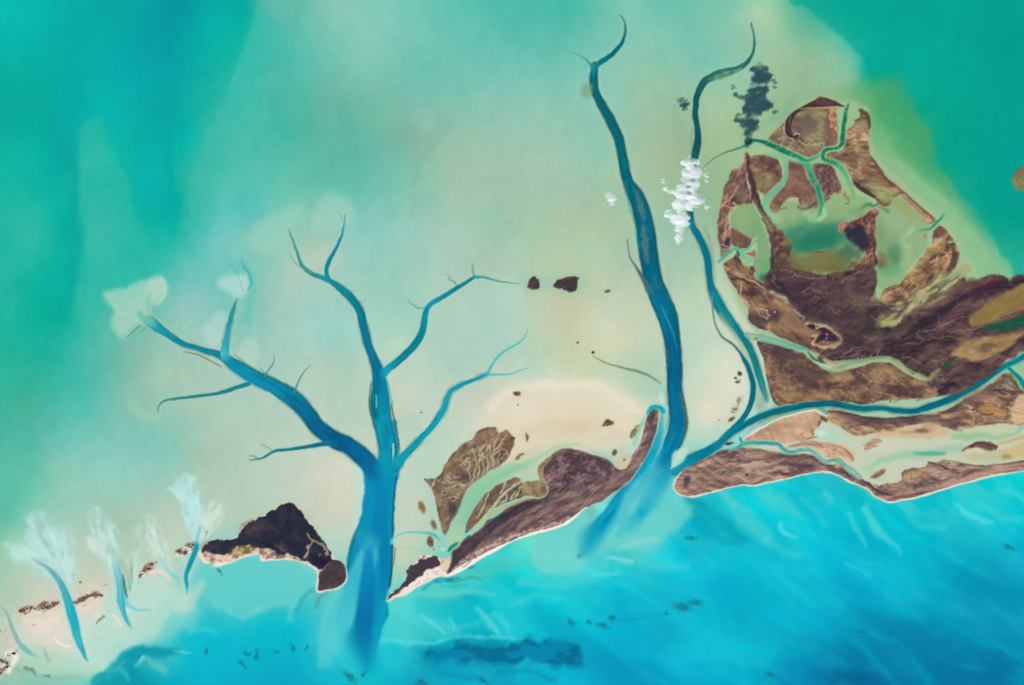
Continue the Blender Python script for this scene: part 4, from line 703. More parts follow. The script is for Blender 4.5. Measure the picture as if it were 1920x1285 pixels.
# ---------------- veined marsh
mud = [(98, 78, 70), (128, 104, 84), (160, 138, 110)]
thing('mA', 'marsh_island', label='brown marsh island laced with branching pale creeks, fan shaped, above the long scrub island', category='marsh island')
mA = piece('mA', 'marsh_ground'); crA = lambda: piece('mA', 'pale_creek', mat='water')
MP = [(798, 899), (815, 896), (826, 889), (830, 879), (838, 867), (845, 857), (855, 845), (866, 834), (880, 829), (887, 824), (892, 814), (905, 804), (918, 801), (929, 801), (934, 812), (947, 806), (958, 815), (966, 822), (965, 832), (958, 846), (952, 860), (941, 870), (930, 879), (922, 881), (910, 893), (892, 905), (879, 916), (872, 928), (869, 945), (861, 962), (852, 970), (843, 986), (835, 1004), (828, 996), (826, 976), (819, 955), (814, 930), (808, 914), (801, 906)]
stroke([(790, 895, 4), (830, 870, 5), (860, 830, 6), (890, 805, 6), (930, 792, 5)], (195, 222, 195), 6, .4)
land(MP, mud, mA, -60, 12, 1.6, h=10, seed=160, soft=1, base=5)
mottled([(905, 806), (930, 804), (932, 830), (900, 835), (892, 822)], (132, 104, 88), (160, 130, 110), None, .5, 5, 161, 3, .6)
mottled([(848, 855), (870, 838), (888, 840), (870, 860), (845, 885), (832, 890)], (120, 100, 72), (145, 122, 90), None, .5, 5, 162, 3, .6)
blob(848, 955, 11, 10, (66, 58, 76), .85, -50, .6); blob(872, 896, 10, 8, (84, 66, 76), .7, 0, .7); blob(905, 870, 20, 12, (84, 70, 66), .45, -60, .7); blob(940, 850, 9, 14, (84, 68, 66), .5, 30, .6)
fill([(822, 965), (830, 950), (838, 945), (840, 958), (836, 975), (830, 985)], (130, 105, 85), 2, .8)
stroke([(826, 975, 1), (822, 960, 1), (818, 945, .8)], (75, 60, 60), 1, .7); stroke([(843, 943, .7), (845, 955, 1)], (60, 48, 62), 1, .7)
vein = (192, 186, 152)
def veins(kn, w=1.0, c=vein, a=.9, n=None): stroke([(x, y, w * (1 if len(kn) < 3 else 1.3 - .6 * i / len(kn))) for i, (x, y) in enumerate(kn)], c, .8, a, wamp=1.5, wsc=5, id=crA() if n else None, idthr=.25)
bigv = [[(883, 905), (881, 893), (879, 882), (868, 877), (860, 871)], [(879, 882), (874, 873), (866, 868), (858, 862)], [(879, 880), (879, 868), (876, 858)], [(888, 902), (889, 888), (893, 876), (893, 866), (888, 850), (884, 842)],
        [(893, 898), (899, 884), (897, 872), (900, 856), (896, 846)], [(905, 890), (908, 880), (905, 868), (904, 856), (908, 850)], [(914, 882), (914, 868), (908, 856), (900, 844), (892, 830)], [(918, 868), (914, 856), (911, 848), (915, 838)], [(921, 858), (919, 848), (917, 838)],
        [(925, 876), (924, 862), (926, 846), (928, 832), (934, 818), (933, 803)], [(926, 846), (934, 838), (942, 826), (950, 816)], [(927, 855), (936, 846), (944, 842), (950, 846), (953, 855)], [(928, 880), (935, 870), (934, 858), (938, 850)], [(940, 862), (945, 855), (950, 850)],
        [(934, 838), (938, 832), (945, 835)], [(873, 912), (862, 906), (853, 904)], [(870, 910), (860, 909), (850, 912), (846, 918)]]
for i, kn in enumerate(bigv): veins(kn, 1.1 if i in (3, 4, 6, 9, 10) else .8, n=1)
for k in range(80):
    x, y = rnd.choice([(845, 900), (838, 910), (850, 915), (868, 868), (862, 865), (900, 862), (935, 850), (828, 905), (890, 860), (846, 930), (858, 925), (870, 850), (880, 845), (912, 835), (920, 820), (910, 850), (850, 890), (835, 930), (855, 935)]); x += rnd.uniform(-9, 9); y += rnd.uniform(-9, 9)
    a = rnd.uniform(-1.4, -.6) if x > 855 else rnd.uniform(-1, .6); L = rnd.uniform(7, 15)
    veins([(x, y), (x + L * .5 * math.cos(a), y + L * .5 * math.sin(a) + 1), (x + L * math.cos(a + .3), y + L * math.sin(a + .3))], .5, a=.7)
stroke([(830, 879, .8), (845, 857, .9), (866, 834, .9), (887, 824, .8), (905, 804, .8), (929, 801, .6)], (92, 74, 58), 1.2, .5, wamp=2); stroke([(843, 986, 1), (861, 962, 1.4), (872, 928, 1.2), (892, 905, 1.2), (922, 881, 1)], (205, 200, 160), 1.6, .7)
veins([(817, 896), (814, 905), (810, 916)], .9, (205, 205, 170), n=1)
# big pale creek between the marshes and the island
thing('cr', 'marsh_creek', kind='structure', label='wide pale green creek sweeping between the two marsh islands'); cr = piece('cr', mat='water')
stroke([(1085, 832, 2), (1045, 838, 3), (1018, 854, 4), (985, 873, 8), (960, 880, 11), (935, 892, 14), (910, 908, 15), (890, 926, 15), (879, 945, 14), (870, 965, 13), (862, 985, 14), (856, 1000, 15), (850, 1016, 14)], [(180, 208, 172), (172, 208, 172), (160, 205, 170), (150, 202, 165), (140, 200, 165), (155, 205, 170), (175, 208, 175)], 4, 1, id=cr, idthr=-2)
stroke([(985, 873, 2), (955, 884, 4), (925, 902, 5), (895, 928, 6), (880, 955, 6), (870, 980, 6)], (135, 198, 165), 5, .7); stroke([(1105, 845, 1), (1128, 853, 2), (1148, 862, 2)], (150, 205, 175), 2, .7)
# second marsh
thing('mB', 'marsh_island', label='narrow brown marsh strip with parallel pale creeks, south of the wide pale creek', category='marsh island')
mB = piece('mB', 'marsh_ground'); ochre = piece('mB', 'ochre_flat', label='smooth ochre mud flat at the east end')
land([(950, 902), (963, 894), (976, 896), (981, 905), (983, 920), (980, 933), (962, 938), (930, 950), (915, 962), (903, 975), (890, 985), (876, 998), (872, 998), (875, 983), (885, 965), (895, 945), (905, 930), (920, 918), (935, 909)], [(92, 72, 68), (120, 98, 80), (160, 138, 110)], mB, -40, 14, 2, h=9, seed=165, soft=1, base=5)
blob(955, 925, 22, 9, (78, 64, 70), .6, -35, .6); blob(915, 938, 14, 7, (80, 68, 68), .5, -50, .6)
fill([(1030, 856), (1020, 863), (1010, 876), (1008, 890), (1011, 900), (1000, 902), (985, 904), (977, 914), (984, 928), (1010, 932), (1022, 925), (1025, 912), (1019, 896), (1018, 881), (1026, 866), (1036, 856)], (152, 132, 98), 2, 1, id=ochre, z=3, tex=landtex([(128, 108, 80), (154, 134, 98), (172, 152, 112)], 60, 20, 2, 167, .8))
blob(1018, 918, 5, 7, (95, 72, 72), .7, 20, .6); blob(985, 927, 9, 3, (100, 78, 76), .6, 0, .6)
for kn, w in [([(979, 900), (972, 907), (958, 915), (948, 924), (938, 934), (930, 944), (922, 955), (912, 965), (903, 975), (895, 990)], 2.2), ([(948, 903), (944, 915), (938, 926)], 1.2), ([(976, 912), (972, 922), (968, 932)], 1.1), ([(966, 922), (962, 930), (956, 938)], 1.1), ([(950, 926), (949, 936), (944, 943)], 1.1), ([(918, 920), (914, 932), (908, 945), (903, 958), (898, 968)], 1.2), ([(920, 950), (935, 944), (950, 936)], 1.0)]:
    stroke([(x, y, w) for x, y in kn], (188, 192, 155), 1, .95, id=piece('mB', 'pale_creek', mat='water'), idthr=.3, wamp=1.2, wsc=6)
stroke([(900, 985, 4), (915, 968, 4), (940, 953, 4), (965, 944, 3), (990, 935, 2), (1015, 934, 1.5), (1026, 924, 1.2), (1027, 912, 1)], [(170, 190, 150), (180, 185, 145), (178, 168, 125), (205, 190, 150), (210, 195, 160)], 1.5, .95)
stroke([(884, 1000, 4), (900, 985, 4), (912, 968, 3)], (165, 205, 170), 2, .9)
# sandy flat round the middle island
blob(1120, 757, 70, 22, (222, 216, 190), .35, 0, .9, wamp=8, wsc=40)
# islets on the flat: x, y, rx, ry, angle, colour, label
ISL = [(1000, 531, 11.5, 11, 0, (62, 50, 60), 'round dark brown islet, western and smaller of the pair on the open flat'),
       (1061, 532, 23, 13, -4, (68, 54, 62), 'dark brown wedge shaped islet, larger and eastern of the pair on the open flat'),
       (1139, 547, 5.5, 2.8, -20, (112, 92, 72), 'tiny olive islet between the dark wedge islet and the long channel'),
       (1083, 643, 2.4, 2.4, 0, (70, 60, 50), 'tiny dark dot islet north of the olive creek, upper of two'),
       (1112, 661, 2.8, 2.4, 0, (60, 50, 45), 'tiny dark dot islet at the west end of the thin olive creek'),
       (969, 738, 6.5, 4.2, 10, (88, 76, 58), 'small mottled islet alone north of the veined marsh'),
       (971, 760, 1.6, 1.6, 0, (110, 100, 80), 'speck sized islet just below the small mottled islet'),
       (790, 774, 1.6, 1.6, 0, (70, 80, 75), 'speck sized islet on pink sand beside the east branch creek'),
       (1140, 794, 10, 5, -18, (92, 78, 68), 'oval dark grey brown islet on sand west of the hooked tip'),
       (988, 820, 3, 8, -8, (122, 104, 72), 'slim upright olive islet east of the veined marsh'),
       (973, 856, 11, 3, -38, (140, 118, 92), 'slim slanting tan islet beside the wide pale creek'),
       (963, 822, 2.6, 2.2, 0, (70, 60, 55), 'small black dot islet at the east end of the veined marsh'),
       (798, 899, 1.8, 1.8, 0, (70, 65, 60), 'black dot islet at the west point of the veined marsh'),
       (1152, 849, 4.5, 6, 10, (92, 74, 70), 'small triangular brown islet above the sandy hollow'),
       (1171, 862, 2.4, 2.2, 0, (120, 104, 88), 'tiny brown dot islet inside the sandy hollow'),
       (791, 951, 6, 12, -18, (138, 118, 84), 'ragged olive brown islet, largest on the sand east of the trunk channel'),
       (813, 984, 5, 9, -20, (125, 104, 82), 'triangular brown islet at the south end of the sand flat creek'),
       (807, 1016, 6.5, 10, -8, (100, 76, 70), 'upright dark and tan islet north of the claw shaped island'),
       (813, 1030, 1.6, 1.4, 0, (80, 72, 66), 'dot islet just south of the upright dark and tan islet'),
       (150, 1093, 2.2, 2.2, 0, (85, 95, 80), 'lone dot islet on pale sand above the scrub dunes'),
       (1387, 701, 4, 4.5, 0, (70, 62, 50), 'dark scrub islet, top of the string beside the curved creek'),
       (1379, 709, 3, 2.4, 0, (92, 78, 62), 'small brown scrub islet second from the top of the string'),
       (1383, 717, 4.5, 4.5, 30, (95, 80, 62), 'patchy brown scrub islet in the middle of the string'),
       (1385, 752, 5, 8, 25, (130, 108, 80), 'speckled tan scrub islet lower in the string'),
       (1378, 768, 7, 8, 25, (112, 92, 66), 'long speckled scrub islet near the bottom of the string'),
       (1371, 786, 7, 3.4, -35, (78, 68, 50), 'dark slanting scrub islet at the foot of the string'),
       (1348, 788, 1.6, 1.4, 0, (140, 112, 95), 'faint brown speck islet west of the string foot'),
       (871, 1001, 0, 0, 0, (0, 0, 0), '')]
def islet(x, y, rx, ry, an, col, label, cat='islet', grp='islets scattered on the sand flats'):
    k = 'is%d_%d' % (x, y); thing(k, 'islet', label=label, category=cat, group=grp)
    if max(rx, ry) > 5: blob(x, y, rx + 4, ry + 4, (205, 205, 168), .35, an, .5)
    i = piece(k, mat='land')
    spk = 'speckled' in label or 'patchy' in label
    if spk: fill([(x - rx, y + ry * .4), (x - rx * .4, y - ry * .6), (x + rx * .5, y - ry), (x + rx, y - ry * .2), (x + rx * .3, y + ry * .5), (x - rx * .3, y + ry)], (188, 178, 145), 2, .8, id=i, wamp=3, wsc=6); Z[win(x - rx, y - ry, x + rx, y + ry)] += 2
    for q_ in range(14 if spk else 0): blob(x + rnd.gauss(0, rx * .5), y + rnd.gauss(0, ry * .5), rnd.uniform(.8, 1.9), rnd.uniform(.8, 1.4), col, .9, rnd.uniform(-40, 40), .5, lift=4)
    if spk: return
    sl_, d = blob(x, y, rx, ry, col, 1, an, .35 if rx > 5 else .5, id=i, wamp=2.2 if rx > 8 else .8, wsc=9)
    n_ = fbm(GX[sl_], GY[sl_], 5, int(x) % 200, 3)
    if 4 < rx < 11: blend(sl_, sstep(1, .5, d) * np.clip((n_ - .5) * 3, 0, .5), (165, 140, 115))
    Z[sl_] += sstep(1.2, .3, d) * (5 + 8 * n_)
    if rx < 3:  # smaller than the grid: make sure it owns the points under it
        j, i2 = np.abs(ys - y).argmin(), np.abs(xs - x).argmin(); ID[j, i2] = i; C[j, i2] = col; Z[j, i2] = max(Z[j, i2], 5)
POLY = {1000: [(988, 539), (992, 530), (996, 521), (1004, 519), (1010, 524), (1012, 533), (1009, 541), (1000, 544), (991, 542)],
        1061: [(1037, 535), (1043, 526), (1055, 522), (1070, 519), (1086, 520), (1083, 529), (1083, 539), (1078, 547), (1067, 549), (1061, 544), (1048, 541), (1039, 539)]}
for t_ in ISL:
    if t_[0] in POLY:
        thing('is%d' % t_[0], 'islet', label=t_[6], category='islet', group='islets scattered on the sand flats')
        blob(t_[0], t_[1], t_[2] + 12, t_[3] + 6, (140, 196, 172), .45, 0, .7)
        land(POLY[t_[0]], [(58, 46, 56), (74, 58, 66), (98, 76, 76)], piece('is%d' % t_[0]), 0, 7, 1, h=8, seed=470, soft=1.2, gain=.7, rim=((110, 92, 72), 1, .5), wamp=1.5, wsc=6)
    elif t_[2]: islet(*t_)
fill([(1186, 806), (1198, 795), (1207, 788), (1203, 800), (1196, 812), (1186, 822), (1180, 818)], (132, 112, 78), 2, .85, tex=landtex([(95, 82, 60), (140, 122, 88), (195, 185, 150)], -50, 6, 1, 170))
stroke([(1208, 783, 2.5), (1202, 800, 2.5), (1195, 818, 2.8), (1189, 833, 3)], (150, 212, 190), 1.6, .95, id=piece('arc', mat='water'))
stroke([(1214, 775, 3), (1220, 766, 4), (1229, 763, 4.2), (1238, 765, 4.2), (1244, 772, 4)], [(40, 180, 175), (20, 165, 180), (10, 165, 190)], 1.6, 1, id=piece('arc', mat='water'))
blob(1240, 748, 5, 12, (222, 226, 208), .6, 0, .6)
# small creek south of the west sand
lc = channel('lc', 'thin bright teal creek looping over pale sand north of the claw shaped island')
stroke([(738, 1008, 1.6), (750, 1002, 1.6), (770, 998, 1.6), (795, 999, 1.8), (808, 1001, 2.4), (818, 1006, 3), (826, 1016, 1.6)], [(110, 210, 200), (115, 205, 190), (90, 195, 175), (60, 185, 165), (130, 205, 180)], 1.2, .95, id=lc)
stroke([(743, 1028, 1.5), (780, 1030, 1.5), (815, 1034, 1.5)], (150, 205, 180), 2, .5)
stroke([(842, 1032, 3), (848, 1025, 3.6), (858, 1019, 2.5)], (30, 165, 135), 1.8, .95, id=lc); blob(737, 1015, 5, 6, (150, 222, 215), .8, 0, .6); blob(833, 1030, 5, 3, (205, 225, 225), .7, 0, .7)
stroke([(741, 1028, 1), (740, 1045, 1.2), (738, 1060, .8)], (90, 110, 85), 1.2, .7)
# ================================================================ marshy island in the northeast
thing('N', 'island', label='large marshy northeast island with green lagoons, creeks and purple brown scrub', category='island')
brn = [(84, 64, 64), (118, 90, 78), (160, 130, 100)]; drk = [(50, 40, 52), (84, 62, 66), (130, 98, 92)]; tan = [(110, 86, 68), (148, 120, 86), (190, 162, 118)]
pnk = (205, 165, 140)
# shallows inside and around
lag = piece('N', 'lagoon', mat='water', label='central green lagoon'); 
stroke([(1370, 330, 10), (1352, 380, 8), (1340, 430, 6)], (130, 190, 150), 10, .5)
fill([(1432, 372), (1450, 360), (1500, 380), (1560, 360), (1620, 370), (1642, 400), (1630, 440), (1615, 480), (1600, 505), (1560, 512), (1500, 510), (1478, 500), (1465, 480), (1455, 450), (1438, 410)], (146, 178, 126), 3, 1, id=lag, wamp=3)
blob(1530, 442, 72, 32, (72, 142, 112), .85, -8, .6, wamp=6, wsc=25); blob(1535, 450, 50, 20, (34, 120, 94), .85, -6, .6, wamp=6, wsc=25); blob(1487, 440, 14, 12, (60, 130, 108), .6, 40, .7)
blob(1590, 478, 32, 18, (62, 104, 80), .8, -20, .7, wamp=5); blob(1600, 440, 14, 12, (55, 110, 95), .6, 0, .8)
fill([(1478, 468), (1500, 478), (1540, 470), (1575, 478), (1590, 495), (1560, 506), (1505, 508), (1480, 498)], (118, 114, 66), 8, .85, wamp=4)
stroke([(1510, 475, 1.5), (1530, 478, 2), (1545, 475, 1.5)], (150, 110, 80), 1.5, .8, wamp=2); stroke([(1528, 473, 1), (1542, 473, 1.5)], (105, 65, 50), 1.2, .8)
blob(1555, 405, 40, 9, (152, 186, 125), .5, -10, .8)
# west lagoon
lagw = piece('N', 'lagoon', mat='water', label='narrow yellow green lagoon on the west side')
fill([(1376, 392), (1392, 382), (1410, 380), (1420, 398), (1432, 428), (1442, 455), (1447, 478), (1447, 500), (1440, 516), (1430, 527), (1420, 524), (1412, 512), (1414, 495), (1416, 480), (1420, 460), (1405, 446), (1388, 434), (1372, 424), (1370, 405)], (130, 168, 124), 2.5, 1, id=lagw, wamp=2)
blob(1395, 405, 20, 22, (152, 180, 118), .6, 10, .8); blob(1438, 505, 10, 18, (98, 172, 108), .7, 10, .8); blob(1418, 430, 12, 25, (118, 172, 112), .6, -10, .8)
# ---- north block
nb = piece('N', 'scrubland', label='northern hook of scrub with a dark curved ridge')
land([(1537, 181), (1560, 186), (1570, 193), (1582, 200), (1569, 206), (1568, 218), (1571, 235), (1571, 250), (1572, 262), (1566, 273), (1552, 277), (1544, 283), (1538, 290), (1528, 297), (1510, 294), (1490, 286), (1475, 279), (1455, 271), (1440, 263), (1449, 250), (1466, 236), (1471, 226), (1484, 212), (1500, 203), (1520, 193), (1532, 186)], [(104, 86, 76), (132, 112, 88), (165, 150, 110)], nb, 20, 16, 1.5, h=14, seed=200)
blob(1512, 233, 26, 20, (108, 96, 84), .9, -15, .6); blob(1536, 215, 16, 9, (162, 160, 108), .7, 10, .8); blob(1541, 245, 6, 22, (150, 156, 112), .7, 0, .7); blob(1556, 240, 11, 26, (122, 92, 82), .8, 0, .7); blob(1560, 268, 12, 6, (110, 88, 80), .6)
mottled([(1552, 205), (1566, 206), (1568, 225), (1571, 245), (1571, 262), (1562, 250), (1555, 225)], (150, 100, 80), (215, 165, 130), None, .5, 8, 201, 3, .8, 60, 1.5)
blob(1450, 262, 14, 7, (105, 82, 72), .6, -30, .6); blob(1520, 283, 22, 8, (135, 112, 88), .6, 15, .7)
stroke([(1478, 254, 5), (1478, 240, 6.5), (1479, 228, 6), (1487, 215, 4), (1500, 206, 3.5), (1518, 199, 5.5), (1535, 194, 8), (1552, 194, 7), (1570, 197, 3.5), (1583, 200, .8)], [(66, 50, 56), (60, 46, 54), (66, 48, 54), (82, 54, 58), (74, 46, 52)], 1.5, .95, id=piece('N', 'dark_ridge'), lift=9)
fill([(1528, 190), (1537, 181), (1548, 184), (1560, 187), (1565, 194), (1550, 196), (1535, 194)], (98, 64, 68), 1.5, .7)
stroke([(1484, 255, 4), (1491, 256, 3), (1497, 250, 2)], (66, 50, 60), 1.5, .9); stroke([(1488, 253, 1), (1494, 251, 1.2), (1500, 252, 1)], (225, 180, 170), 1, .95)
stroke([(1471, 230, .9), (1469, 243, .9), (1473, 254, .9), (1480, 259, .9), (1487, 261, .8)], pnk, .9, .95); stroke([(1500, 204, 1.2), (1525, 203, 1.2), (1550, 202, 1.5), (1572, 201, 1)], (190, 165, 120), 1.2, .8)
stroke([(1483, 216, 1), (1480, 230, .8), (1486, 244, 1), (1496, 252, .8)], (165, 130, 115), 1, .6)
blob(1493, 260, 5, 3, (45, 48, 55), .9); stroke([(1496, 262, 1), (1505, 270, 1), (1515, 273, 1.2), (1530, 271, 1.2), (1545, 268, 1), (1545, 275, 1)], (165, 175, 135), 1, .85); stroke([(1520, 268, .8), (1535, 265, .8), (1546, 265, .7)], (95, 100, 70), .8, .7)
stroke([(1488, 263, .8), (1478, 277, .9)], (175, 170, 145), .8, .85); stroke([(1470, 263, .8), (1464, 272, .8)], (175, 165, 140), .8, .85); stroke([(1456, 258, .6), (1462, 264, .8), (1472, 262, .6)], (150, 135, 120), .8, .7); stroke([(1498, 280, 1), (1508, 285, 1.2)], (205, 175, 150), 1, .7)
# ---- northeast block and east rim
eb = piece('N', 'scrubland', label='eastern arm of striped tan scrub')
stroke([(1605, 200, 6), (1602, 225, 8), (1590, 235, 4)], (150, 190, 138), 5, .8)
land([(1612, 206), (1622, 209), (1631, 218), (1632, 235), (1629, 255), (1629, 275), (1632, 292), (1642, 305), (1656, 325), (1672, 342), (1690, 357), (1710, 376), (1727, 391), (1741, 400), (1756, 414), (1742, 420), (1732, 408), (1715, 393), (1697, 376), (1680, 362), (1672, 368), (1672, 382), (1655, 384), (1640, 372), (1617, 358), (1600, 342), (1590, 322), (1576, 307), (1550, 296), (1548, 290), (1556, 285), (1578, 282), (1584, 268), (1587, 245), (1592, 240), (1602, 233), (1600, 225), (1612, 218)], [(94, 72, 62), (132, 104, 80), (178, 150, 112)], eb, 10, 22, 3, h=18, seed=205)
mottled([(1586, 245), (1602, 232), (1626, 240), (1626, 262), (1590, 262)], (150, 120, 88), (215, 175, 145), None, .5, 8, 206, 3, .7, 0, 2); blob(1618, 235, 10, 14, (160, 160, 118), .6, 10, .7); stroke([(1613, 207, 3), (1625, 215, 4), (1630, 228, 3), (1630, 240, 2)], (88, 66, 64), 2, .85)
stroke([(1620, 253, 3), (1625, 260, 4), (1618, 262, 2)], (225, 180, 150), 2, .8); blob(1600, 300, 16, 8, (118, 92, 76), .7, 5, .7); blob(1575, 296, 20, 6, (112, 88, 76), .7, 8, .7); blob(1612, 312, 3.5, 14, (165, 160, 120), .7, 0, .6); blob(1622, 315, 7, 14, (150, 112, 76), .6, 0, .7)
blob(1610, 342, 20, 5, (92, 66, 66), .7, -15, .7); blob(1640, 350, 18, 12, (150, 152, 100), .8, 20, .7); blob(1650, 340, 16, 8, (160, 115, 80), .6, 35, .7)
stroke([(1600, 340, 1.5), (1612, 352, 4), (1628, 362, 4), (1640, 370, 2)], (52, 46, 46), 1.6, .9, lift=4); fill([(1642, 372), (1660, 372), (1672, 378), (1668, 386), (1650, 384)], (112, 84, 64), 2, .85)
# pale interior between block and rim
lage = piece('N', 'lagoon', mat='water', label='pale green eastern lagoon')
fill([(1645, 396), (1650, 386), (1668, 386), (1676, 368), (1684, 366), (1700, 380), (1716, 396), (1732, 412), (1745, 424), (1742, 434), (1738, 455), (1733, 472), (1716, 490), (1706, 505), (1696, 524), (1680, 534), (1660, 538), (1646, 535), (1641, 510), (1645, 480), (1642, 450), (1640, 420)], (144, 178, 130), 3, 1, id=lage, wamp=3)
fill([(1640, 352), (1665, 352), (1690, 372), (1715, 395), (1720, 410), (1700, 410), (1680, 385), (1650, 375)], (156, 165, 108), 4, .85, wamp=2); blob(1679, 367, 7, 3, (110, 105, 70), .85, -20, .5)
blob(1676, 478, 16, 20, (82, 138, 102), .9, 10, .7, wamp=4); blob(1668, 508, 20, 10, (90, 165, 115), .7, -10, .8); blob(1650, 495, 10, 8, (62, 72, 62), .6, 0, .8); blob(1650, 440, 10, 25, (112, 150, 102), .6, 0, .8); blob(1655, 485, 8, 16, (120, 112, 78), .6, -30, .7)
stroke([(1700, 440, 3), (1712, 430, 4), (1690, 452, 3), (1705, 465, 4)], (170, 205, 158), 4, .6, wamp=3); stroke([(1648, 380, 1.6), (1640, 387, 2.4), (1628, 383, 3), (1612, 392, 3)], [(30, 110, 80), (40, 120, 88), (60, 128, 90), (110, 160, 110)], 2, .8); stroke([(1648, 388, 2), (1665, 396, 4)], (92, 135, 95), 3, .7)
stroke([(1745, 403, 2), (1738, 412, 3), (1745, 414, 3)], (215, 170, 135), 2, .7); stroke([(1728, 402, 3), (1735, 410, 3), (1728, 415, 3), (1738, 418, 2)], (180, 140, 108), 2, .7, wamp=2)
stroke([(1660, 332, .9), (1690, 357, 1.6), (1715, 380, 1.8), (1735, 397, 1.8), (1750, 410, 1.6)], (122, 78, 70), 1.2, .9, lift=3, id=piece('N', 'shore_ridge')); stroke([(1632, 292, 1), (1642, 306, 2), (1655, 325, 2)], (90, 62, 60), 1.4, .8); stroke([(1648, 310, .7), (1665, 330, .7), (1690, 352, .7)], (185, 140, 112), .8, .6)
# far east bulge
el = piece('N', 'scrubland', label='tan and dark eastern bulge of the island')
land([(1760, 423), (1769, 427), (1781, 441), (1788, 452), (1796, 469), (1799, 481), (1795, 496), (1786, 511), (1777, 522), (1762, 530), (1740, 540), (1720, 552), (1690, 562), (1665, 575), (1650, 570), (1655, 552), (1668, 537), (1690, 532), (1698, 520), (1712, 503), (1722, 489), (1733, 480), (1736, 468), (1748, 460), (1747, 442), (1753, 428)], [(96, 70, 62), (150, 118, 82), (196, 160, 118)], el, -38, 22, 2.6, h=20, seed=210)
blob(1760, 452, 10, 5, (195, 188, 148), .8, 0, .7); blob(1752, 470, 16, 6, (155, 130, 82), .7, -25, .7); stroke([(1787, 468, 3), (1790, 482, 6), (1784, 500, 6), (1774, 516, 4)], (82, 60, 66), 2.5, .9, lift=4); blob(1762, 438, 9, 8, (112, 90, 84), .7); blob(1735, 442, 4, 4, (170, 135, 90), .8)
for kn in [[(1745, 492), (1755, 489), (1762, 482)], [(1765, 478), (1772, 476), (1778, 482)], [(1700, 512), (1706, 505), (1712, 500)], [(1750, 530), (1760, 522), (1766, 515)]]: stroke([(a, b, 1.3) for a, b in kn], (222, 175, 150), 1.2, .75, wamp=2)
stroke([(1737, 530, 1.5), (1745, 522, 3), (1752, 518, 1.5)], (48, 42, 62), 1.8, .8); blob(1752, 482, 4, 2.5, (95, 60, 66), .8); blob(1768, 478, 5, 3, (72, 50, 62), .8); blob(1713, 537, 7, 5, (105, 78, 62), .8, 0, .5); stroke([(1704, 540, .8), (1713, 531, 1), (1722, 537, .8), (1714, 544, .8)], (190, 150, 118), .9, .8)
# ---- centre blocks south of the creeks
def block(pts, cols, ang, seed, sc_=14, st=1.4, **k):
    k.setdefault('rim', ((196, 158, 130), 1.2, .4)); k.setdefault('warp', 9)
    return land(pts, cols, piece('N', 'scrubland'), ang, sc_, st, seed=seed, **k)
block([(1398, 286), (1400, 284), (1405, 292), (1418, 290), (1432, 291), (1448, 293), (1460, 301), (1465, 314), (1466, 334), (1458, 346), (1446, 358), (1437, 368), (1424, 362), (1410, 345), (1402, 330), (1396, 308)], [(88, 66, 64), (120, 92, 78), (158, 138, 98)], -10, 215, rim=((190, 150, 125), 1.5, .5))
blob(1435, 345, 20, 12, (150, 140, 92), .7, -10, .8); stroke([(1415, 300, 4), (1438, 303, 5), (1456, 300, 2)], (108, 76, 72), 3, .7); stroke([(1440, 318, 3), (1452, 308, 2), (1458, 303, 1)], (82, 58, 68), 2.5, .7)
block([(1478, 298), (1490, 303), (1502, 306), (1511, 318), (1514, 334), (1524, 345), (1532, 358), (1536, 378), (1534, 392), (1522, 392), (1505, 394), (1500, 385), (1497, 370), (1490, 370), (1475, 376), (1464, 390), (1458, 402), (1448, 398), (1442, 385), (1450, 370), (1462, 356), (1472, 345), (1476, 330), (1476, 310)], [(100, 74, 68), (128, 94, 82), (150, 116, 96)], 30, 218, gain=.7)
stroke([(1498, 388, 3), (1505, 392, 2), (1520, 388, 2.4), (1530, 380, 3)], (78, 52, 52), 1.8, .85); stroke([(1495, 365, 1), (1500, 375, 1.5), (1503, 385, 1)], (95, 68, 58), 1.2, .7)
block([(1522, 308), (1545, 307), (1560, 310), (1568, 322), (1572, 336), (1578, 350), (1575, 362), (1562, 362), (1552, 372), (1544, 374), (1540, 360), (1534, 345), (1526, 330)], [(72, 54, 66), (104, 78, 76), (150, 120, 102)], -60, 221, sc_=12)
stroke([(1583, 362, 2), (1590, 370, 2.4), (1594, 378, 2)], (150, 118, 88), 1.6, .8, wamp=2); stroke([(1548, 375, 2), (1555, 372, 2), (1545, 379, 1.4)], (95, 85, 60), 1.3, .8); stroke([(1462, 393, 1), (1470, 391, 1.2), (1476, 390, .8)], (105, 90, 62), 1, .8); stroke([(1586, 382, 1), (1591, 382, 1.2)], (70, 80, 55), 1, .8)
# ---- west rim blocks
block([(1396, 305), (1382, 316), (1372, 322), (1366, 335), (1357, 350), (1355, 365), (1352, 380), (1347, 402), (1344, 428), (1347, 448), (1351, 468), (1351, 482), (1360, 476), (1368, 468), (1370, 455), (1370, 438), (1368, 420), (1366, 405), (1374, 392), (1388, 384), (1402, 382), (1412, 380), (1408, 360), (1400, 335)], [(76, 56, 62), (114, 86, 76), (175, 140, 118)], -65, 225, sc_=20, st=2.4, h=20)
for kn in [[(1356, 384, 1), (1366, 376, 1), (1374, 366, 1.2), (1382, 350, .8)], [(1356, 386, 1), (1372, 390, 1.4), (1381, 388, 1.6), (1374, 380, 1.6)], [(1362, 404, .8), (1362, 420, .8), (1358, 440, .8), (1356, 455, .8)], [(1352, 458, .8), (1362, 462, .9), (1372, 466, .8)], [(1365, 425, .7), (1366, 440, .9)]]: stroke(kn, (205, 165, 142), 1, .8, wamp=1.5)
blob(1364, 452, 6, 7, (52, 38, 62), .8, 20, .6); blob(1390, 368, 9, 14, (122, 108, 86), .7, 0, .7)
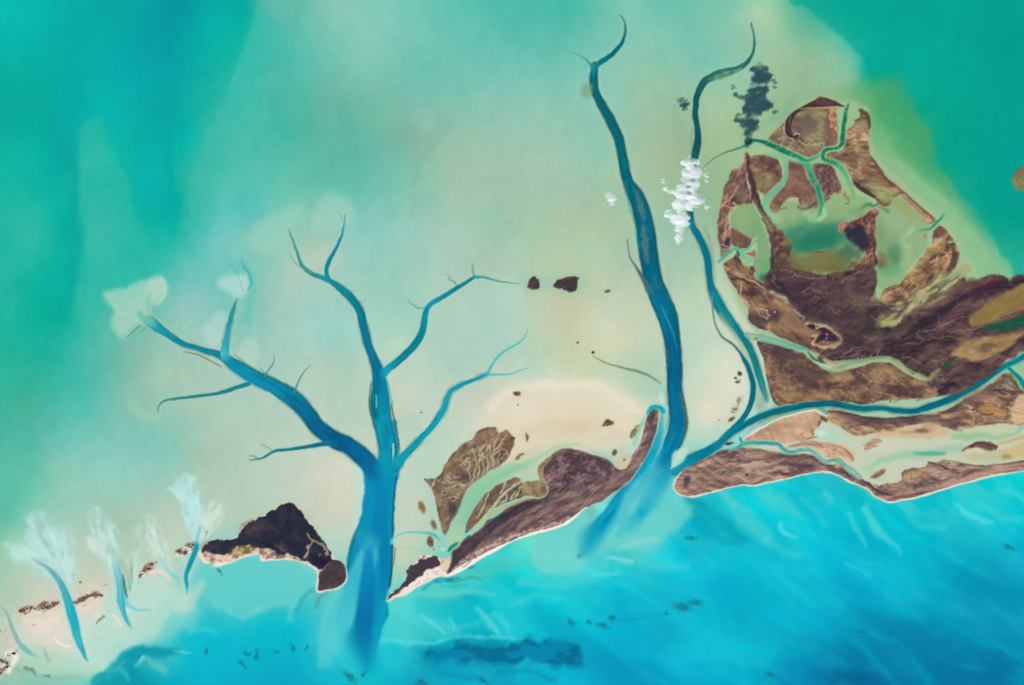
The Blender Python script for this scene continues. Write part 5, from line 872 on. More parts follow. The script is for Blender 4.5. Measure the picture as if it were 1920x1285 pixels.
block([(1371, 426), (1388, 436), (1404, 444), (1413, 452), (1408, 462), (1396, 468), (1384, 466), (1372, 460), (1370, 442)], [(96, 74, 70), (116, 88, 78), (138, 108, 92)], 20, 228, gain=.6)
block([(1353, 488), (1364, 480), (1372, 474), (1364, 466), (1354, 466), (1352, 474)], [(110, 82, 68), (140, 108, 82), (170, 136, 104)], 20, 229, gain=.6)
block([(1396, 476), (1406, 474), (1414, 468), (1418, 474), (1416, 482), (1400, 480)], [(120, 90, 74), (142, 108, 86), (165, 130, 105)], 0, 230, gain=.6)
block([(1356, 496), (1370, 485), (1382, 476), (1390, 490), (1398, 500), (1412, 498), (1415, 506), (1412, 516), (1422, 526), (1440, 538), (1438, 548), (1415, 534), (1390, 515), (1370, 506)], [(62, 48, 54), (92, 70, 68), (140, 112, 88)], 35, 232)
stroke([(1382, 470, 2), (1386, 478, 3)], (20, 88, 72), 1.6, .85); stroke([(1392, 488, 2), (1398, 496, 3), (1404, 502, 3)], (165, 178, 112), 2, .8)
cw = piece('N', 'creek', mat='water'); stroke([(1347, 492, 1.6), (1356, 484, 2.6), (1366, 473, 2.8), (1378, 466, 3), (1390, 470, 2.6), (1402, 468, 2.2), (1409, 460, 2), (1412, 450, 1.8), (1420, 446, 1.2)], [(50, 175, 150), (60, 178, 152), (100, 190, 155), (165, 205, 160)], 1.2, 1, id=cw)
stroke([(1394, 468, 3), (1392, 480, 4), (1402, 486, 3), (1413, 486, 2), (1400, 494, 2)], (110, 192, 150), 1.8, .9, id=cw)
# ---- ridge wall between the lagoons
wr = piece('N', 'dark_ridge')
stroke([(1400, 290, 2.5), (1402, 310, 3.5), (1406, 330, 4.5), (1412, 352, 6), (1418, 375, 6), (1428, 395, 5), (1438, 415, 6), (1448, 435, 8), (1455, 455, 10), (1457, 478, 11), (1456, 500, 12)], [(80, 58, 60), (74, 50, 64), (66, 48, 60), (66, 46, 54), (92, 66, 64), (96, 68, 64), (84, 60, 64), (60, 44, 54)], 2, .95, id=wr, lift=8, wamp=2)
for kn in [[(1424, 392, .8), (1434, 412, 1), (1445, 428, 1.2), (1462, 438, 1.4), (1478, 447, 1)], [(1442, 424, .7), (1452, 440, .9), (1462, 452, .7)], [(1415, 372, .7), (1422, 388, .8)]]: stroke(kn, (175, 125, 115), 1, .8, wamp=2)
fill([(1440, 412), (1455, 425), (1470, 438), (1482, 448), (1488, 458), (1486, 470), (1478, 478), (1474, 492), (1484, 505), (1470, 510), (1455, 505), (1452, 480), (1458, 460), (1450, 440)], None, 3, .9, wamp=3, tex=landtex([(60, 44, 56), (108, 80, 68), (152, 128, 92)], 50, 9, 1, 235), id=wr)
blob(1478, 453, 8, 7, (135, 125, 85), .7)
# ---- centre ridge tongue
block([(1645, 391), (1648, 400), (1642, 415), (1641, 440), (1644, 460), (1642, 478), (1650, 490), (1640, 500), (1615, 505), (1598, 503), (1612, 492), (1620, 478), (1627, 462), (1628, 445), (1622, 430), (1608, 424), (1596, 430), (1586, 436), (1573, 436), (1572, 424), (1578, 414), (1590, 418), (1605, 412), (1620, 402), (1632, 394)], [(66, 44, 54), (112, 76, 70), (175, 128, 100)], -60, 238, sc_=9, h=16)
fill([(1586, 432), (1600, 422), (1616, 422), (1626, 434), (1628, 462), (1618, 472), (1606, 462), (1594, 448)], (46, 38, 58), 5, .92, wamp=3); stroke([(1596, 444, 1.2), (1600, 452, 1), (1597, 458, 1)], (70, 100, 98), 1.5, .6)
stroke([(1594, 500, 2), (1604, 496, 3), (1614, 490, 2)], (165, 120, 76), 2, .8); blob(1652, 482, 8, 6, (140, 108, 78), .6, -30, .6)
# ---- southwest block
swb = piece('N', 'scrubland', label='southwest block with tan interior and scalloped pale rim')
land([(1358, 499), (1375, 509), (1405, 526), (1425, 534), (1440, 544), (1460, 555), (1480, 569), (1493, 584), (1501, 592), (1507, 596), (1508, 607), (1520, 606), (1530, 607), (1533, 612), (1546, 612), (1560, 619), (1570, 627), (1578, 638), (1566, 648), (1550, 654), (1545, 665), (1525, 660), (1510, 653), (1495, 647), (1480, 641), (1460, 632), (1440, 621), (1425, 617), (1412, 611), (1404, 600), (1405, 586), (1397, 570), (1388, 556), (1378, 538), (1366, 524)], [(76, 56, 62), (112, 86, 76), (152, 122, 92)], swb, 35, 24, 2, h=16, seed=242)
fill([(1448, 556), (1462, 562), (1478, 572), (1492, 588), (1502, 602), (1512, 612), (1528, 620), (1536, 624), (1520, 630), (1500, 628), (1482, 622), (1468, 612), (1460, 590), (1452, 572)], (152, 120, 92), 5, .9, wamp=3); blob(1490, 600, 16, 16, (135, 104, 88), .6, 30, .8); stroke([(1452, 564, 3), (1466, 570, 4), (1478, 580, 3)], (168, 136, 88), 3, .7, wamp=3)
blob(1408, 550, 16, 6, (68, 52, 54), .8, -5, .7); blob(1450, 590, 14, 9, (74, 56, 74), .7, 0, .8); blob(1425, 600, 16, 10, (88, 68, 72), .6, 0, .8); stroke([(1372, 524, 3), (1390, 522, 4), (1405, 530, 3)], (62, 48, 56), 2.5, .7)
for kn in [[(1360, 501, 1), (1375, 511, 1), (1398, 523, 1.3), (1420, 533, 1.4), (1438, 545, 1.2), (1460, 558, 1.2), (1480, 571, 1.2), (1492, 585, 1.2), (1502, 593, 1.4), (1507, 600, 1.4), (1508, 607, 1.4), (1518, 608, 1.2), (1529, 609, 1.4), (1532, 616, 1.6), (1537, 613, 1.2), (1550, 614, 1.4), (1563, 622, 1.4), (1573, 631, 1.5), (1578, 639, 1.8), (1566, 645, 2.4), (1552, 650, 2.2), (1535, 650, 1.8), (1522, 645, 2), (1527, 635, 1.4), (1532, 628, 1.4), (1522, 630, 1)],
           [(1410, 577, .8), (1420, 582, .9), (1427, 592, 1), (1438, 597, 1.2), (1443, 592, 1), (1434, 582, 1), (1424, 578, .8)], [(1390, 530, 1.4), (1390, 545, 1.2), (1388, 555, 1.4), (1398, 565, 1.6), (1403, 573, 1.8)], [(1440, 606, .8), (1445, 612, .8), (1438, 614, .6)]]:
    stroke(kn, (208, 165, 130), 1, .92, wamp=1.6, wsc=6, lift=2)
for q in [[(1512, 609), (1524, 607), (1529, 613), (1524, 618)], [(1536, 618), (1548, 615), (1558, 622), (1568, 630), (1570, 638), (1556, 640), (1545, 638), (1530, 644), (1532, 634), (1542, 626)], [(1499, 594), (1505, 596), (1504, 603)]]: fill(q, (54, 34, 62), 1.6, .9, wamp=1)
blob(1549, 634, 2, 2, (180, 165, 185), .8); blob(1550, 627, 2, 1.2, (190, 150, 125), .8); blob(1452, 585, 1.6, 1.4, (210, 195, 195), .9)
blob(1470, 500, 10, 14, (70, 52, 58), .7, 20, .8, wamp=4); blob(1432, 522, 8, 8, (28, 96, 72), .7, 0, .7); blob(1448, 482, 4, 10, (44, 66, 62), .6, 0, .8)
for q in [(1500, 395, 30, 8, (138, 172, 128)), (1570, 400, 22, 8, (128, 168, 120)), (1610, 395, 14, 6, (110, 152, 105)), (1452, 412, 12, 14, (150, 196, 158)), (1665, 455, 20, 20, (118, 158, 112)), (1700, 480, 10, 26, (158, 192, 140)), (1690, 415, 26, 12, (160, 180, 132))]: blob(q[0], q[1], q[2], q[3], q[4], .5, -15, .9, wamp=6, wsc=16)
stroke([(1510, 400, 4), (1522, 408, 7), (1545, 400, 4)], (165, 205, 158), 5, .5, wamp=3)
# ---- great dark scrub mass
dm = piece('N', 'dark_scrubland', label='broad purple brown scrub sweeping to the right edge')
DM = [(1452, 503), (1470, 500), (1500, 508), (1530, 514), (1560, 514), (1595, 504), (1620, 500), (1640, 500), (1646, 515), (1645, 535), (1640, 552), (1650, 565), (1662, 568), (1690, 560), (1715, 552), (1738, 545), (1752, 538), (1765, 530), (1776, 524), (1788, 526), (1800, 519), (1812, 524), (1830, 524), (1850, 517), (1866, 514), (1880, 518), (1890, 523), (1905, 519), (1925, 518), (2050, 505), (2050, 600), (1960, 636),
      (1925, 655), (1900, 672), (1882, 684), (1862, 698), (1840, 712), (1815, 727), (1790, 738), (1765, 745), (1740, 740), (1742, 716), (1725, 706), (1705, 696), (1690, 684), (1675, 674), (1655, 671), (1620, 676), (1590, 682), (1565, 686), (1550, 682), (1532, 672), (1545, 660), (1570, 648), (1580, 636), (1572, 627), (1560, 617), (1546, 610), (1532, 608), (1520, 604), (1509, 603), (1505, 594), (1492, 582), (1480, 567), (1460, 553), (1440, 541), (1432, 530), (1440, 516)]
land(DM, [(50, 41, 50), (82, 62, 66), (112, 86, 82)], dm, -18, 34, 2.6, h=22, seed=250, gain=1.0, warp=10, base=10, soft=3, wamp=3.5, wsc=16)
# keep the swirl of marsh drawn over it
for q in [(1500, 503, 26, 7, (112, 100, 68), 6), (1560, 508, 30, 7, (108, 98, 66), -3), (1600, 500, 20, 8, (98, 84, 64), -20), (1470, 490, 12, 14, (98, 76, 66), 0), (1625, 512, 10, 14, (96, 76, 66), 0)]: blob(q[0], q[1], q[2], q[3], q[4], .75, q[5], .9, wamp=5, wsc=12)
def brush(kn, c, soft=4, a=.7, **k): stroke(kn, c, soft, a, wamp=3, wsc=18, **k)
brush([(1440, 520, 5), (1460, 535, 8), (1480, 552, 6)], (42, 44, 52), 5, .7); brush([(1490, 565, 8), (1520, 585, 12), (1560, 595, 10), (1600, 590, 8)], (62, 48, 58), 8, .6); brush([(1520, 520, 6), (1550, 530, 8), (1600, 545, 10)], (84, 62, 66), 8, .5)
blob(1500, 540, 26, 20, (62, 45, 62), .6, 0, .8, wamp=5); blob(1570, 560, 26, 22, (84, 60, 64), .5, 0, .8, wamp=5); brush([(1590, 540, 6), (1605, 565, 10), (1620, 585, 6)], (100, 92, 70), 8, .55); blob(1640, 610, 40, 14, (56, 54, 52), .7, -15, .8, wamp=5); blob(1600, 640, 40, 12, (70, 54, 60), .5, 0, .8)
for kn in [[(1462, 506), (1475, 507), (1490, 514), (1500, 519), (1515, 522), (1535, 523), (1548, 520)], [(1505, 548), (1512, 541), (1520, 540), (1528, 545), (1540, 549), (1551, 549)], [(1445, 525), (1452, 532), (1462, 540)], [(1450, 515), (1455, 522), (1450, 528)], [(1570, 580), (1576, 586)], [(1620, 633), (1632, 636), (1642, 634)],
           [(1690, 650), (1703, 644), (1722, 643), (1738, 637), (1755, 633), (1775, 631), (1795, 634), (1806, 638)], [(1732, 623), (1752, 617), (1770, 608), (1790, 600), (1815, 590)], [(1775, 623), (1800, 620), (1830, 616), (1855, 609), (1880, 598), (1910, 586)], [(1590, 520), (1605, 514), (1618, 508)], [(1555, 575), (1565, 585), (1572, 592)], [(1600, 650), (1590, 660), (1575, 668)], [(1580, 662), (1600, 655), (1612, 652)], [(1510, 655), (1530, 664), (1552, 672)],
           [(1560, 672), (1590, 668), (1615, 665)], [(1632, 590), (1640, 597), (1648, 600)], [(1764, 658), (1775, 662), (1784, 668)], [(1745, 676), (1758, 678), (1770, 682)], [(1695, 668), (1715, 676), (1728, 684)]]:
    stroke([(a, b, .9) for a, b in kn], (165, 126, 122), 1.1, .65, wamp=2.2, wsc=9, lift=3)
# dark axis, reddish seam
brush([(1690, 632, 4), (1715, 618, 6), (1735, 606, 6), (1760, 590, 6), (1785, 572, 5), (1810, 560, 4)], (44, 40, 52), 4, .85); brush([(1800, 560, 3), (1830, 548, 6), (1858, 537, 7), (1884, 528, 4)], (52, 36, 60), 4, .85); brush([(1815, 552, 1), (1840, 544, 1.6), (1862, 532, 2), (1890, 526, 1)], (104, 34, 56), 1.6, .8)
blob(1770, 560, 14, 8, (130, 90, 88), .5, -30, .8, wamp=4); brush([(1905, 528, 6), (1940, 522, 6)], (52, 42, 56), 5, .7); brush([(1800, 528, 4), (1840, 528, 5), (1870, 522, 4)], (105, 72, 66), 4, .6)
# pale valley
pv = piece('N', 'pale_marsh')
stroke([(1795, 520, 10), (1765, 535, 16), (1730, 560, 18), (1700, 580, 16), (1668, 598, 12), (1650, 602, 6)], (150, 150, 108), 9, .7, wamp=6, wsc=16)
for kn, c, a in [([(1815, 502, 6), (1790, 520, 8), (1768, 533, 10), (1748, 545, 11), (1728, 556, 9), (1710, 570, 8), (1690, 590, 7), (1668, 602, 8), (1655, 604, 5)], (168, 172, 122), .85)]:
    stroke(kn, c, 4, a, id=pv, wamp=5, wsc=14, idthr=-1)
sl_, D, T, Q = stroke_sdf([(1790, 520, 14), (1750, 545, 20), (1715, 568, 18), (1690, 590, 14), (1660, 600, 12)], 6, 4, 14)
t = fbm(GX[sl_] + 3 * Q, GY[sl_], 26, 260, 3, -38, 4.5); blend(sl_, sstep(4, -6, D) * np.clip((t - .48) * 6, 0, .85), (104, 80, 66)); blend(sl_, sstep(4, -6, D) * np.clip((.42 - t) * 6, 0, .6), (190, 190, 140)); Z[sl_] += sstep(4, -6, D) * (t - .4) * 30
stroke([(1800, 508, 2), (1780, 524, 2.5), (1762, 537, 2)], (110, 175, 130), 2.5, .7)
fill([(1632, 562), (1640, 552), (1646, 560), (1656, 566), (1645, 568), (1636, 566)], (140, 150, 108), 1.8, .8); blob(1665, 601, 12, 7, (160, 155, 88), .8, -20, .6)
land([(1655, 545), (1668, 538), (1690, 540), (1702, 552), (1700, 565), (1680, 575), (1660, 572), (1650, 560)], [(92, 70, 62), (138, 108, 84), (195, 165, 122)], piece('N', 'scrubland'), -20, 16, 2.4, h=18, seed=262, soft=3)
brush([(1648, 575, 3), (1670, 582, 4), (1690, 585, 3)], (90, 62, 72), 2.5, .8); brush([(1645, 570, 1), (1665, 574, 1.2), (1690, 576, 1)], (150, 150, 110), 1.4, .6)
# ochre flats at the right edge
oc = [(112, 94, 56), (136, 113, 66), (156, 134, 84)]
land([(1820, 592), (1838, 580), (1855, 567), (1880, 552), (1905, 538), (1930, 530), (2050, 515), (2050, 560), (1930, 582), (1900, 588), (1872, 600), (1850, 609), (1825, 613), (1815, 605)], oc, piece('N', 'ochre_flat'), -32, 40, 4, h=8, seed=265, soft=4, gain=.3, warp=3)
gp = piece('N', 'dark_green_pool', mat='water'); fill([(1845, 618), (1865, 610), (1885, 602), (1905, 594), (1930, 588), (2050, 570), (2050, 606), (1930, 612), (1900, 620), (1872, 622)], (28, 86, 64), 3.5, .95, id=gp, wamp=2)
land([(1782, 666), (1795, 650), (1808, 640), (1840, 633), (1872, 629), (1900, 626), (1920, 622), (1905, 640), (1888, 652), (1860, 667), (1832, 678), (1812, 675), (1795, 672)], [(118, 92, 70), (152, 124, 84), (182, 150, 104)], piece('N', 'ochre_flat'), -24, 26, 2.6, h=12, seed=268, soft=5, gain=.5)
blob(1850, 650, 22, 6, (102, 78, 66), .7, -8, .7, wamp=4); stroke([(1820, 676, 1), (1850, 670, 1), (1880, 657, 1), (1905, 642, .8)], (178, 148, 98), 1.2, .6)
stroke([(1792, 669, 1.4), (1784, 677, 2.6), (1772, 687, 3), (1760, 692, 2.4)], (34, 84, 58), 1.6, .95, id=gp); stroke([(1760, 694, 4), (1748, 705, 5), (1745, 712, 4)], (160, 150, 105), 4, .8)
blob(1765, 708, 12, 8, (138, 118, 92), .8, -10, .5); blob(1764, 707, 7, 3.6, (70, 54, 84), .9, -25, .5); stroke([(1772, 702, 1), (1775, 706, 2), (1771, 711, 1)], (50, 38, 54), 1.2, .8); blob(1738, 729, 6, 4, (52, 46, 68), .8, 0, .5); blob(1752, 730, 6, 3.4, (172, 138, 128), .8)
stroke([(1712, 712, 3), (1725, 718, 5), (1735, 716, 3)], (172, 138, 118), 2.5, .8, wamp=2); brush([(1640, 722, 3), (1690, 738, 6), (1730, 744, 5)], (72, 62, 60), 5, .6)
# ---------------- island between the pale creek and channel I
thing('S', 'island', label='brown block shaped island between the thin pale creek and the dark teal channel', category='island')
ib = piece('S', 'scrubland')
land([(1419, 640), (1440, 642), (1462, 647), (1485, 656), (1505, 662), (1515, 672), (1528, 682), (1545, 693), (1562, 699), (1590, 694), (1620, 685), (1650, 679), (1668, 681), (1685, 691), (1702, 702), (1722, 712), (1742, 716), (1750, 725), (1760, 740), (1745, 746), (1700, 749), (1655, 752), (1625, 758), (1600, 757), (1570, 752), (1540, 751), (1500, 754), (1478, 759), (1463, 761), (1452, 754), (1446, 735), (1441, 718), (1437, 705), (1434, 690), (1429, 668)],
     [(82, 62, 64), (118, 90, 76), (162, 132, 98)], ib, 15, 26, 1.8, h=20, seed=270, rim=None)
for a_ in [(1475, 665, 26, 9, 20), (1530, 705, 30, 9, -5), (1612, 712, 22, 9, -10), (1495, 690, 20, 10, 10), (1680, 728, 30, 6, 10)]: blob(a_[0], a_[1], a_[2], a_[3], (78, 60, 68), .7, a_[4], .8, wamp=5)
for a_ in [(1442, 685, 8, 22, 0), (1500, 744, 30, 6, -2), (1570, 738, 36, 7, 2), (1580, 706, 18, 10, 0), (1655, 694, 28, 10, -5), (1690, 706, 22, 5, 25)]: blob(a_[0], a_[1], a_[2], a_[3], (165, 134, 96), .6, a_[4], .8, wamp=5)
stroke([(1419, 640, 1), (1440, 643, 1.6), (1462, 649, 1.6), (1485, 657, 1.4)], (52, 42, 46), 1.4, .7); stroke([(1437, 702, 1), (1441, 718, 1.6), (1446, 738, 1.6), (1452, 753, 1.8), (1462, 761, 1)], (52, 58, 52), 1.4, .75)
for kn in [[(1606, 698), (1620, 702), (1628, 710), (1645, 718)], [(1672, 705), (1672, 718), (1660, 720)], [(1675, 708), (1685, 718), (1700, 720)], [(1625, 730), (1642, 736), (1660, 738), (1680, 742)], [(1440, 677), (1450, 677)], [(1500, 662), (1490, 659)]]: stroke([(a, b, 1) for a, b in kn], (185, 148, 125), 1.1, .7, wamp=2, lift=3)
for kn in [[(1506, 752), (1506, 740), (1512, 732)], [(1546, 744), (1552, 732), (1556, 722)], [(1588, 752), (1592, 742), (1585, 730)], [(1440, 708), (1452, 706), (1462, 704)], [(1548, 755), (1542, 748), (1530, 750)]]: stroke([(a, b, .9) for a, b in kn], (84, 66, 54), 1.2, .65, wamp=2)
# pale creek K
kc = channel('K', 'narrow pale green creek threading between the two brown marsh blocks in the east', 'creeks through the eastern islands')
stroke([(1402, 628, 5), (1415, 633, 7), (1435, 636, 7), (1458, 641, 6.5), (1478, 648, 5.5), (1498, 653, 4.5), (1512, 656, 3.5)], [(165, 210, 175), (140, 205, 168), (120, 195, 160)], 1.6, 1, id=kc)
stroke([(1510, 656, 1.6), (1514, 664, 1.6), (1520, 672, 1.8), (1532, 680, 1.8), (1546, 685, 2), (1558, 689, 2.4)], [(110, 190, 158), (150, 205, 175), (190, 210, 175)], 1, 1, id=kc); stroke([(1515, 660, 1), (1524, 672, 2.5), (1532, 677, 1)], (22, 66, 58), 1.4, .7)
stroke([(1546, 676, 4), (1562, 684, 7), (1580, 683, 7), (1600, 679, 5), (1620, 676, 4), (1640, 673, 3), (1658, 671, 3), (1672, 674, 2.8), (1688, 683, 2.6), (1702, 692, 2.6), (1716, 700, 2.4), (1730, 707, 2.2), (1742, 711, 1.8)], [(205, 185, 140), (165, 195, 150), (150, 190, 150), (150, 190, 140), (180, 190, 135), (160, 195, 150), (190, 190, 135), (200, 185, 130)], 2, .95, id=kc)
stroke([(1695, 684, 1), (1705, 690, 1.6), (1718, 697, 1.4)], (30, 40, 42), 1.2, .75); stroke([(1414, 636, 1), (1420, 635, 1)], (70, 80, 62), .9, .8)
# creeks of the north island drawn last so that they cut the land
gr = [(22, 124, 86), (40, 140, 105), (70, 165, 125)]
ck = lambda: piece('N', 'creek', mat='water')
hb = ((142, 192, 148), 4, .85)
stroke([(1472, 296, 5), (1474, 320, 4), (1470, 340, 4), (1455, 357, 5), (1440, 372, 5), (1434, 384, 5), (1442, 400, 4), (1455, 412, 4)], [(130, 190, 150), (100, 180, 145), (105, 182, 145), (120, 195, 150), (150, 195, 140)], 1.6, 1, id=ck())
stroke([(1440, 290, 3), (1460, 292, 5), (1475, 296, 5), (1500, 302, 5), (1520, 304, 4), (1545, 304, 3)], (135, 190, 145), 3, .9)
stroke([(1500, 299, 6), (1513, 308, 6), (1519, 325, 5), (1526, 340, 4.6), (1534, 354, 4.4), (1538, 370, 4.2), (1540, 384, 3.8), (1537, 400, 3), (1528, 414, 2.4)], [(60, 160, 120), (70, 165, 125), (35, 140, 105), (30, 140, 105), (45, 150, 112), (60, 160, 118), (130, 190, 140)], 1.6, 1, id=ck(), halo=((140, 190, 142), 3.5, .6))
stroke([(1545, 392, 3), (1545, 405, 4), (1535, 412, 4)], (165, 205, 145), 2.5, .85)
stroke([(1409, 263, 3), (1420, 264, 3), (1432, 267, 3.6), (1450, 274, 4.4), (1468, 282, 5), (1485, 290, 4.6), (1500, 296, 3.6), (1512, 301, 2.6), (1525, 298, 2.4), (1536, 292, 2.6), (1545, 289, 3)], [(15, 110, 90), (12, 115, 88), (10, 115, 85), (22, 130, 95), (40, 145, 108), (70, 165, 120), (80, 170, 120)], 1.3, 1, id=ck(), halo=hb)
stroke([(1410, 264, 3), (1400, 271, 3), (1388, 277, 2.2), (1370, 283, 1.5), (1352, 290, 1.1), (1335, 300, .9), (1322, 312, .7), (1308, 325, .6)], [(30, 125, 108), (60, 150, 122), (60, 120, 98), (80, 130, 105), (100, 140, 112)], 1.1, .95, id=ck(), idthr=.3)
stroke([(1590, 196, 2), (1586, 215, 3.4), (1582, 235, 3.8), (1580, 255, 4), (1579, 268, 4), (1572, 277, 3.2), (1560, 279, 2.8), (1549, 281, 2.8), (1543, 288, 3.2), (1544, 298, 3.6), (1555, 303, 3.6), (1566, 306, 4), (1575, 313, 4.6), (1584, 326, 4.4), (1591, 340, 3.6), (1597, 356, 4), (1602, 372, 5)], [(60, 150, 100), (25, 125, 88), (18, 115, 82), (20, 120, 85), (22, 120, 88), (30, 130, 95), (35, 125, 85), (50, 150, 108), (90, 172, 122), (130, 178, 122), (132, 175, 122)], 1.3, 1, id=ck(), halo=hb)
fill([(1572, 208), (1584, 204), (1582, 225), (1578, 250), (1573, 262), (1573, 245), (1570, 225)], (150, 194, 145), 2, .8)
stroke([(1586, 205, 2), (1583, 228, 3.2), (1580, 250, 3.6), (1579, 266, 3.6)], (22, 120, 84), 1.3, .95)
stroke([(1574, 325, 3), (1582, 345, 3), (1590, 365, 3)], (150, 190, 140), 2.5, .7)
stroke([(1772, 398, 1.6), (1766, 408, 2.6), (1758, 416, 2.8), (1750, 424, 2.6), (1744, 430, 2), (1730, 431, 2), (1718, 436, 2.4)], [(130, 185, 145), (60, 155, 110), (50, 145, 100), (60, 155, 110), (130, 190, 145)], 1.4, 1, id=ck())
stroke([(1788, 453, 1.8), (1780, 455, 2.4)], (150, 195, 150), 1.4, .8)
# small feeder creeks creeping into the scrub from the larger creeks
def feeders(path, n, L, c=(158, 176, 130), seed=1, sides=(-1, 1)):
    R = random.Random(seed); P, _ = catmull([(x, y, 0) for x, y in path], False, 4)
    for k in range(n):
        i = R.randrange(1, len(P) - 1); d_ = P[i + 1][:2] - P[i - 1][:2]; t = math.atan2(d_[1], d_[0]) + R.choice(sides) * R.uniform(.7, 1.4)
        x, y = P[i][:2]; pts = [(x, y, .9)]; l = L * R.uniform(.5, 1.2)
        for q in range(4):
            x += l / 4 * math.cos(t); y += l / 4 * math.sin(t); t += R.uniform(-.5, .5); pts.append((x, y, .8 - .17 * q))
            if q == 1 and R.random() < .5:
                u = t + R.choice((-.9, .9)); stroke([(x, y, .6), (x + l * .2 * math.cos(u), y + l * .2 * math.sin(u), .5), (x + l * .36 * math.cos(u + .3), y + l * .36 * math.sin(u + .3), .3)], c, .8, .55, wamp=1.2, wsc=6)
        stroke(pts, c, .8, .7, wamp=1.5, wsc=7)
feeders([(1588, 205), (1583, 235), (1579, 268), (1560, 279), (1545, 287)], 8, 14, seed=2); feeders([(1430, 266), (1468, 282), (1500, 296)], 7, 16, seed=3); feeders([(1472, 300), (1472, 330), (1455, 357), (1438, 375)], 7, 14, seed=4)
feeders([(1513, 308), (1520, 330), (1534, 355), (1538, 380)], 7, 13, seed=5); feeders([(1545, 300), (1566, 306), (1584, 326), (1595, 350)], 7, 13, seed=6); feeders([(1415, 633), (1458, 641), (1498, 653)], 6, 14, (150, 165, 130), seed=7, sides=(-1,))
feeders([(1562, 684), (1600, 679), (1658, 671), (1702, 692), (1740, 710)], 10, 18, (176, 160, 118), seed=8); feeders([(1480, 758), (1560, 756), (1640, 757), (1720, 752), (1790, 738)], 12, 20, (92, 74, 62), seed=9, sides=(-1,)); feeders([(1560, 772), (1640, 785), (1720, 780), (1800, 755), (1860, 718)], 10, 18, (190, 158, 126), seed=10, sides=(1,))
feeders([(1352, 484), (1378, 466), (1402, 468)], 5, 10, seed=11); feeders([(1760, 455), (1740, 490), (1715, 515), (1690, 535)], 8, 16, (205, 170, 132), seed=12); feeders([(1650, 540), (1600, 520), (1540, 518), (1480, 510)], 12, 22, (140, 104, 96), seed=13, sides=(-1,)); feeders([(1700, 640), (1780, 600), (1860, 560)], 9, 26, (136, 104, 98), seed=14)
# ---------------- land east of the inlet, south of channel I
thing('P', 'island', label='brown striped land along the south bank of the dark teal channel, with an ochre patch', category='island')
land([(1551, 771), (1566, 769), (1582, 771), (1600, 776), (1625, 781), (1655, 784), (1680, 783), (1705, 780), (1735, 778), (1762, 774), (1785, 764), (1808, 750), (1830, 738), (1850, 726), (1868, 712), (1885, 700), (1895, 700), (1906, 715), (1920, 735), (1950, 745), (2050, 745), (2050, 790), (1925, 800), (1905, 797), (1880, 795), (1850, 797), (1820, 802), (1806, 808), (1790, 807), (1770, 800), (1745, 795), (1715, 797), (1690, 803), (1670, 812), (1640, 812), (1612, 817), (1590, 810), (1572, 799), (1555, 789)],
     [(84, 62, 66), (128, 98, 84), (178, 146, 112)], piece('P', 'scrubland'), 8, 36, 4, h=18, seed=280, soft=2)
brush([(1570, 777, 3), (1600, 785, 5), (1640, 790, 6), (1690, 790, 6), (1740, 787, 5), (1790, 798, 5)], (86, 66, 78), 5, .65); brush([(1740, 782, 2), (1762, 780, 3)], (66, 64, 56), 3, .7); stroke([(1552, 772, 1.2), (1580, 774, 1.4), (1610, 780, 1.4), (1650, 785, 1.4), (1690, 784, 1.2), (1730, 779, 1)], (48, 40, 44), 1.2, .7)
blob(1830, 745, 30, 12, (138, 106, 88), .7, -30, .8); fill([(1832, 762), (1848, 757), (1870, 762), (1886, 768), (1884, 780), (1860, 778), (1838, 772)], (182, 140, 88), 4, .85, wamp=3); fill([(1905, 745), (1925, 740), (2050, 745), (2050, 792), (1925, 796), (1900, 792), (1890, 780), (1895, 765)], (214, 184, 142), 5, .9, wamp=3)
for kn in [[(1912, 715), (1908, 740), (1898, 758), (1888, 775), (1884, 788)], [(1905, 730), (1895, 752), (1885, 765)], [(1893, 755), (1898, 765)]]: stroke([(a, b, 1) for a, b in kn], (122, 108, 78), 1.2, .75, wamp=2.5, wsc=6)
stroke([(1808, 760, 1.5), (1822, 764, 2), (1815, 770, 2), (1828, 772, 1.5)], (205, 172, 135), 1.5, .8); stroke([(1838, 775, 2), (1850, 778, 2.4), (1862, 777, 1.5)], (104, 72, 70), 1.6, .8); stroke([(1885, 786, 3), (1893, 780, 3)], (104, 78, 78), 2, .7); blob(1890, 722, 12, 10, (175, 190, 160), .4, 0, .9)
fill([(1640, 818), (1660, 806), (1700, 802), (1740, 798), (1770, 803), (1782, 812), (1760, 820), (1700, 820), (1660, 822)], (210, 182, 142), 4, .9, wamp=3); blob(1728, 808, 13, 5, (122, 90, 80), .9, 0, .6); blob(1742, 802, 12, 6, (196, 150, 110), .7, 10, .7); blob(1700, 810, 14, 4, (178, 148, 110), .6)
mottled([(1580, 800), (1610, 800), (1640, 802), (1630, 812), (1608, 816), (1592, 808)], (150, 112, 90), (205, 170, 135), None, .5, 7, 281, 3, .7, 10, 2)
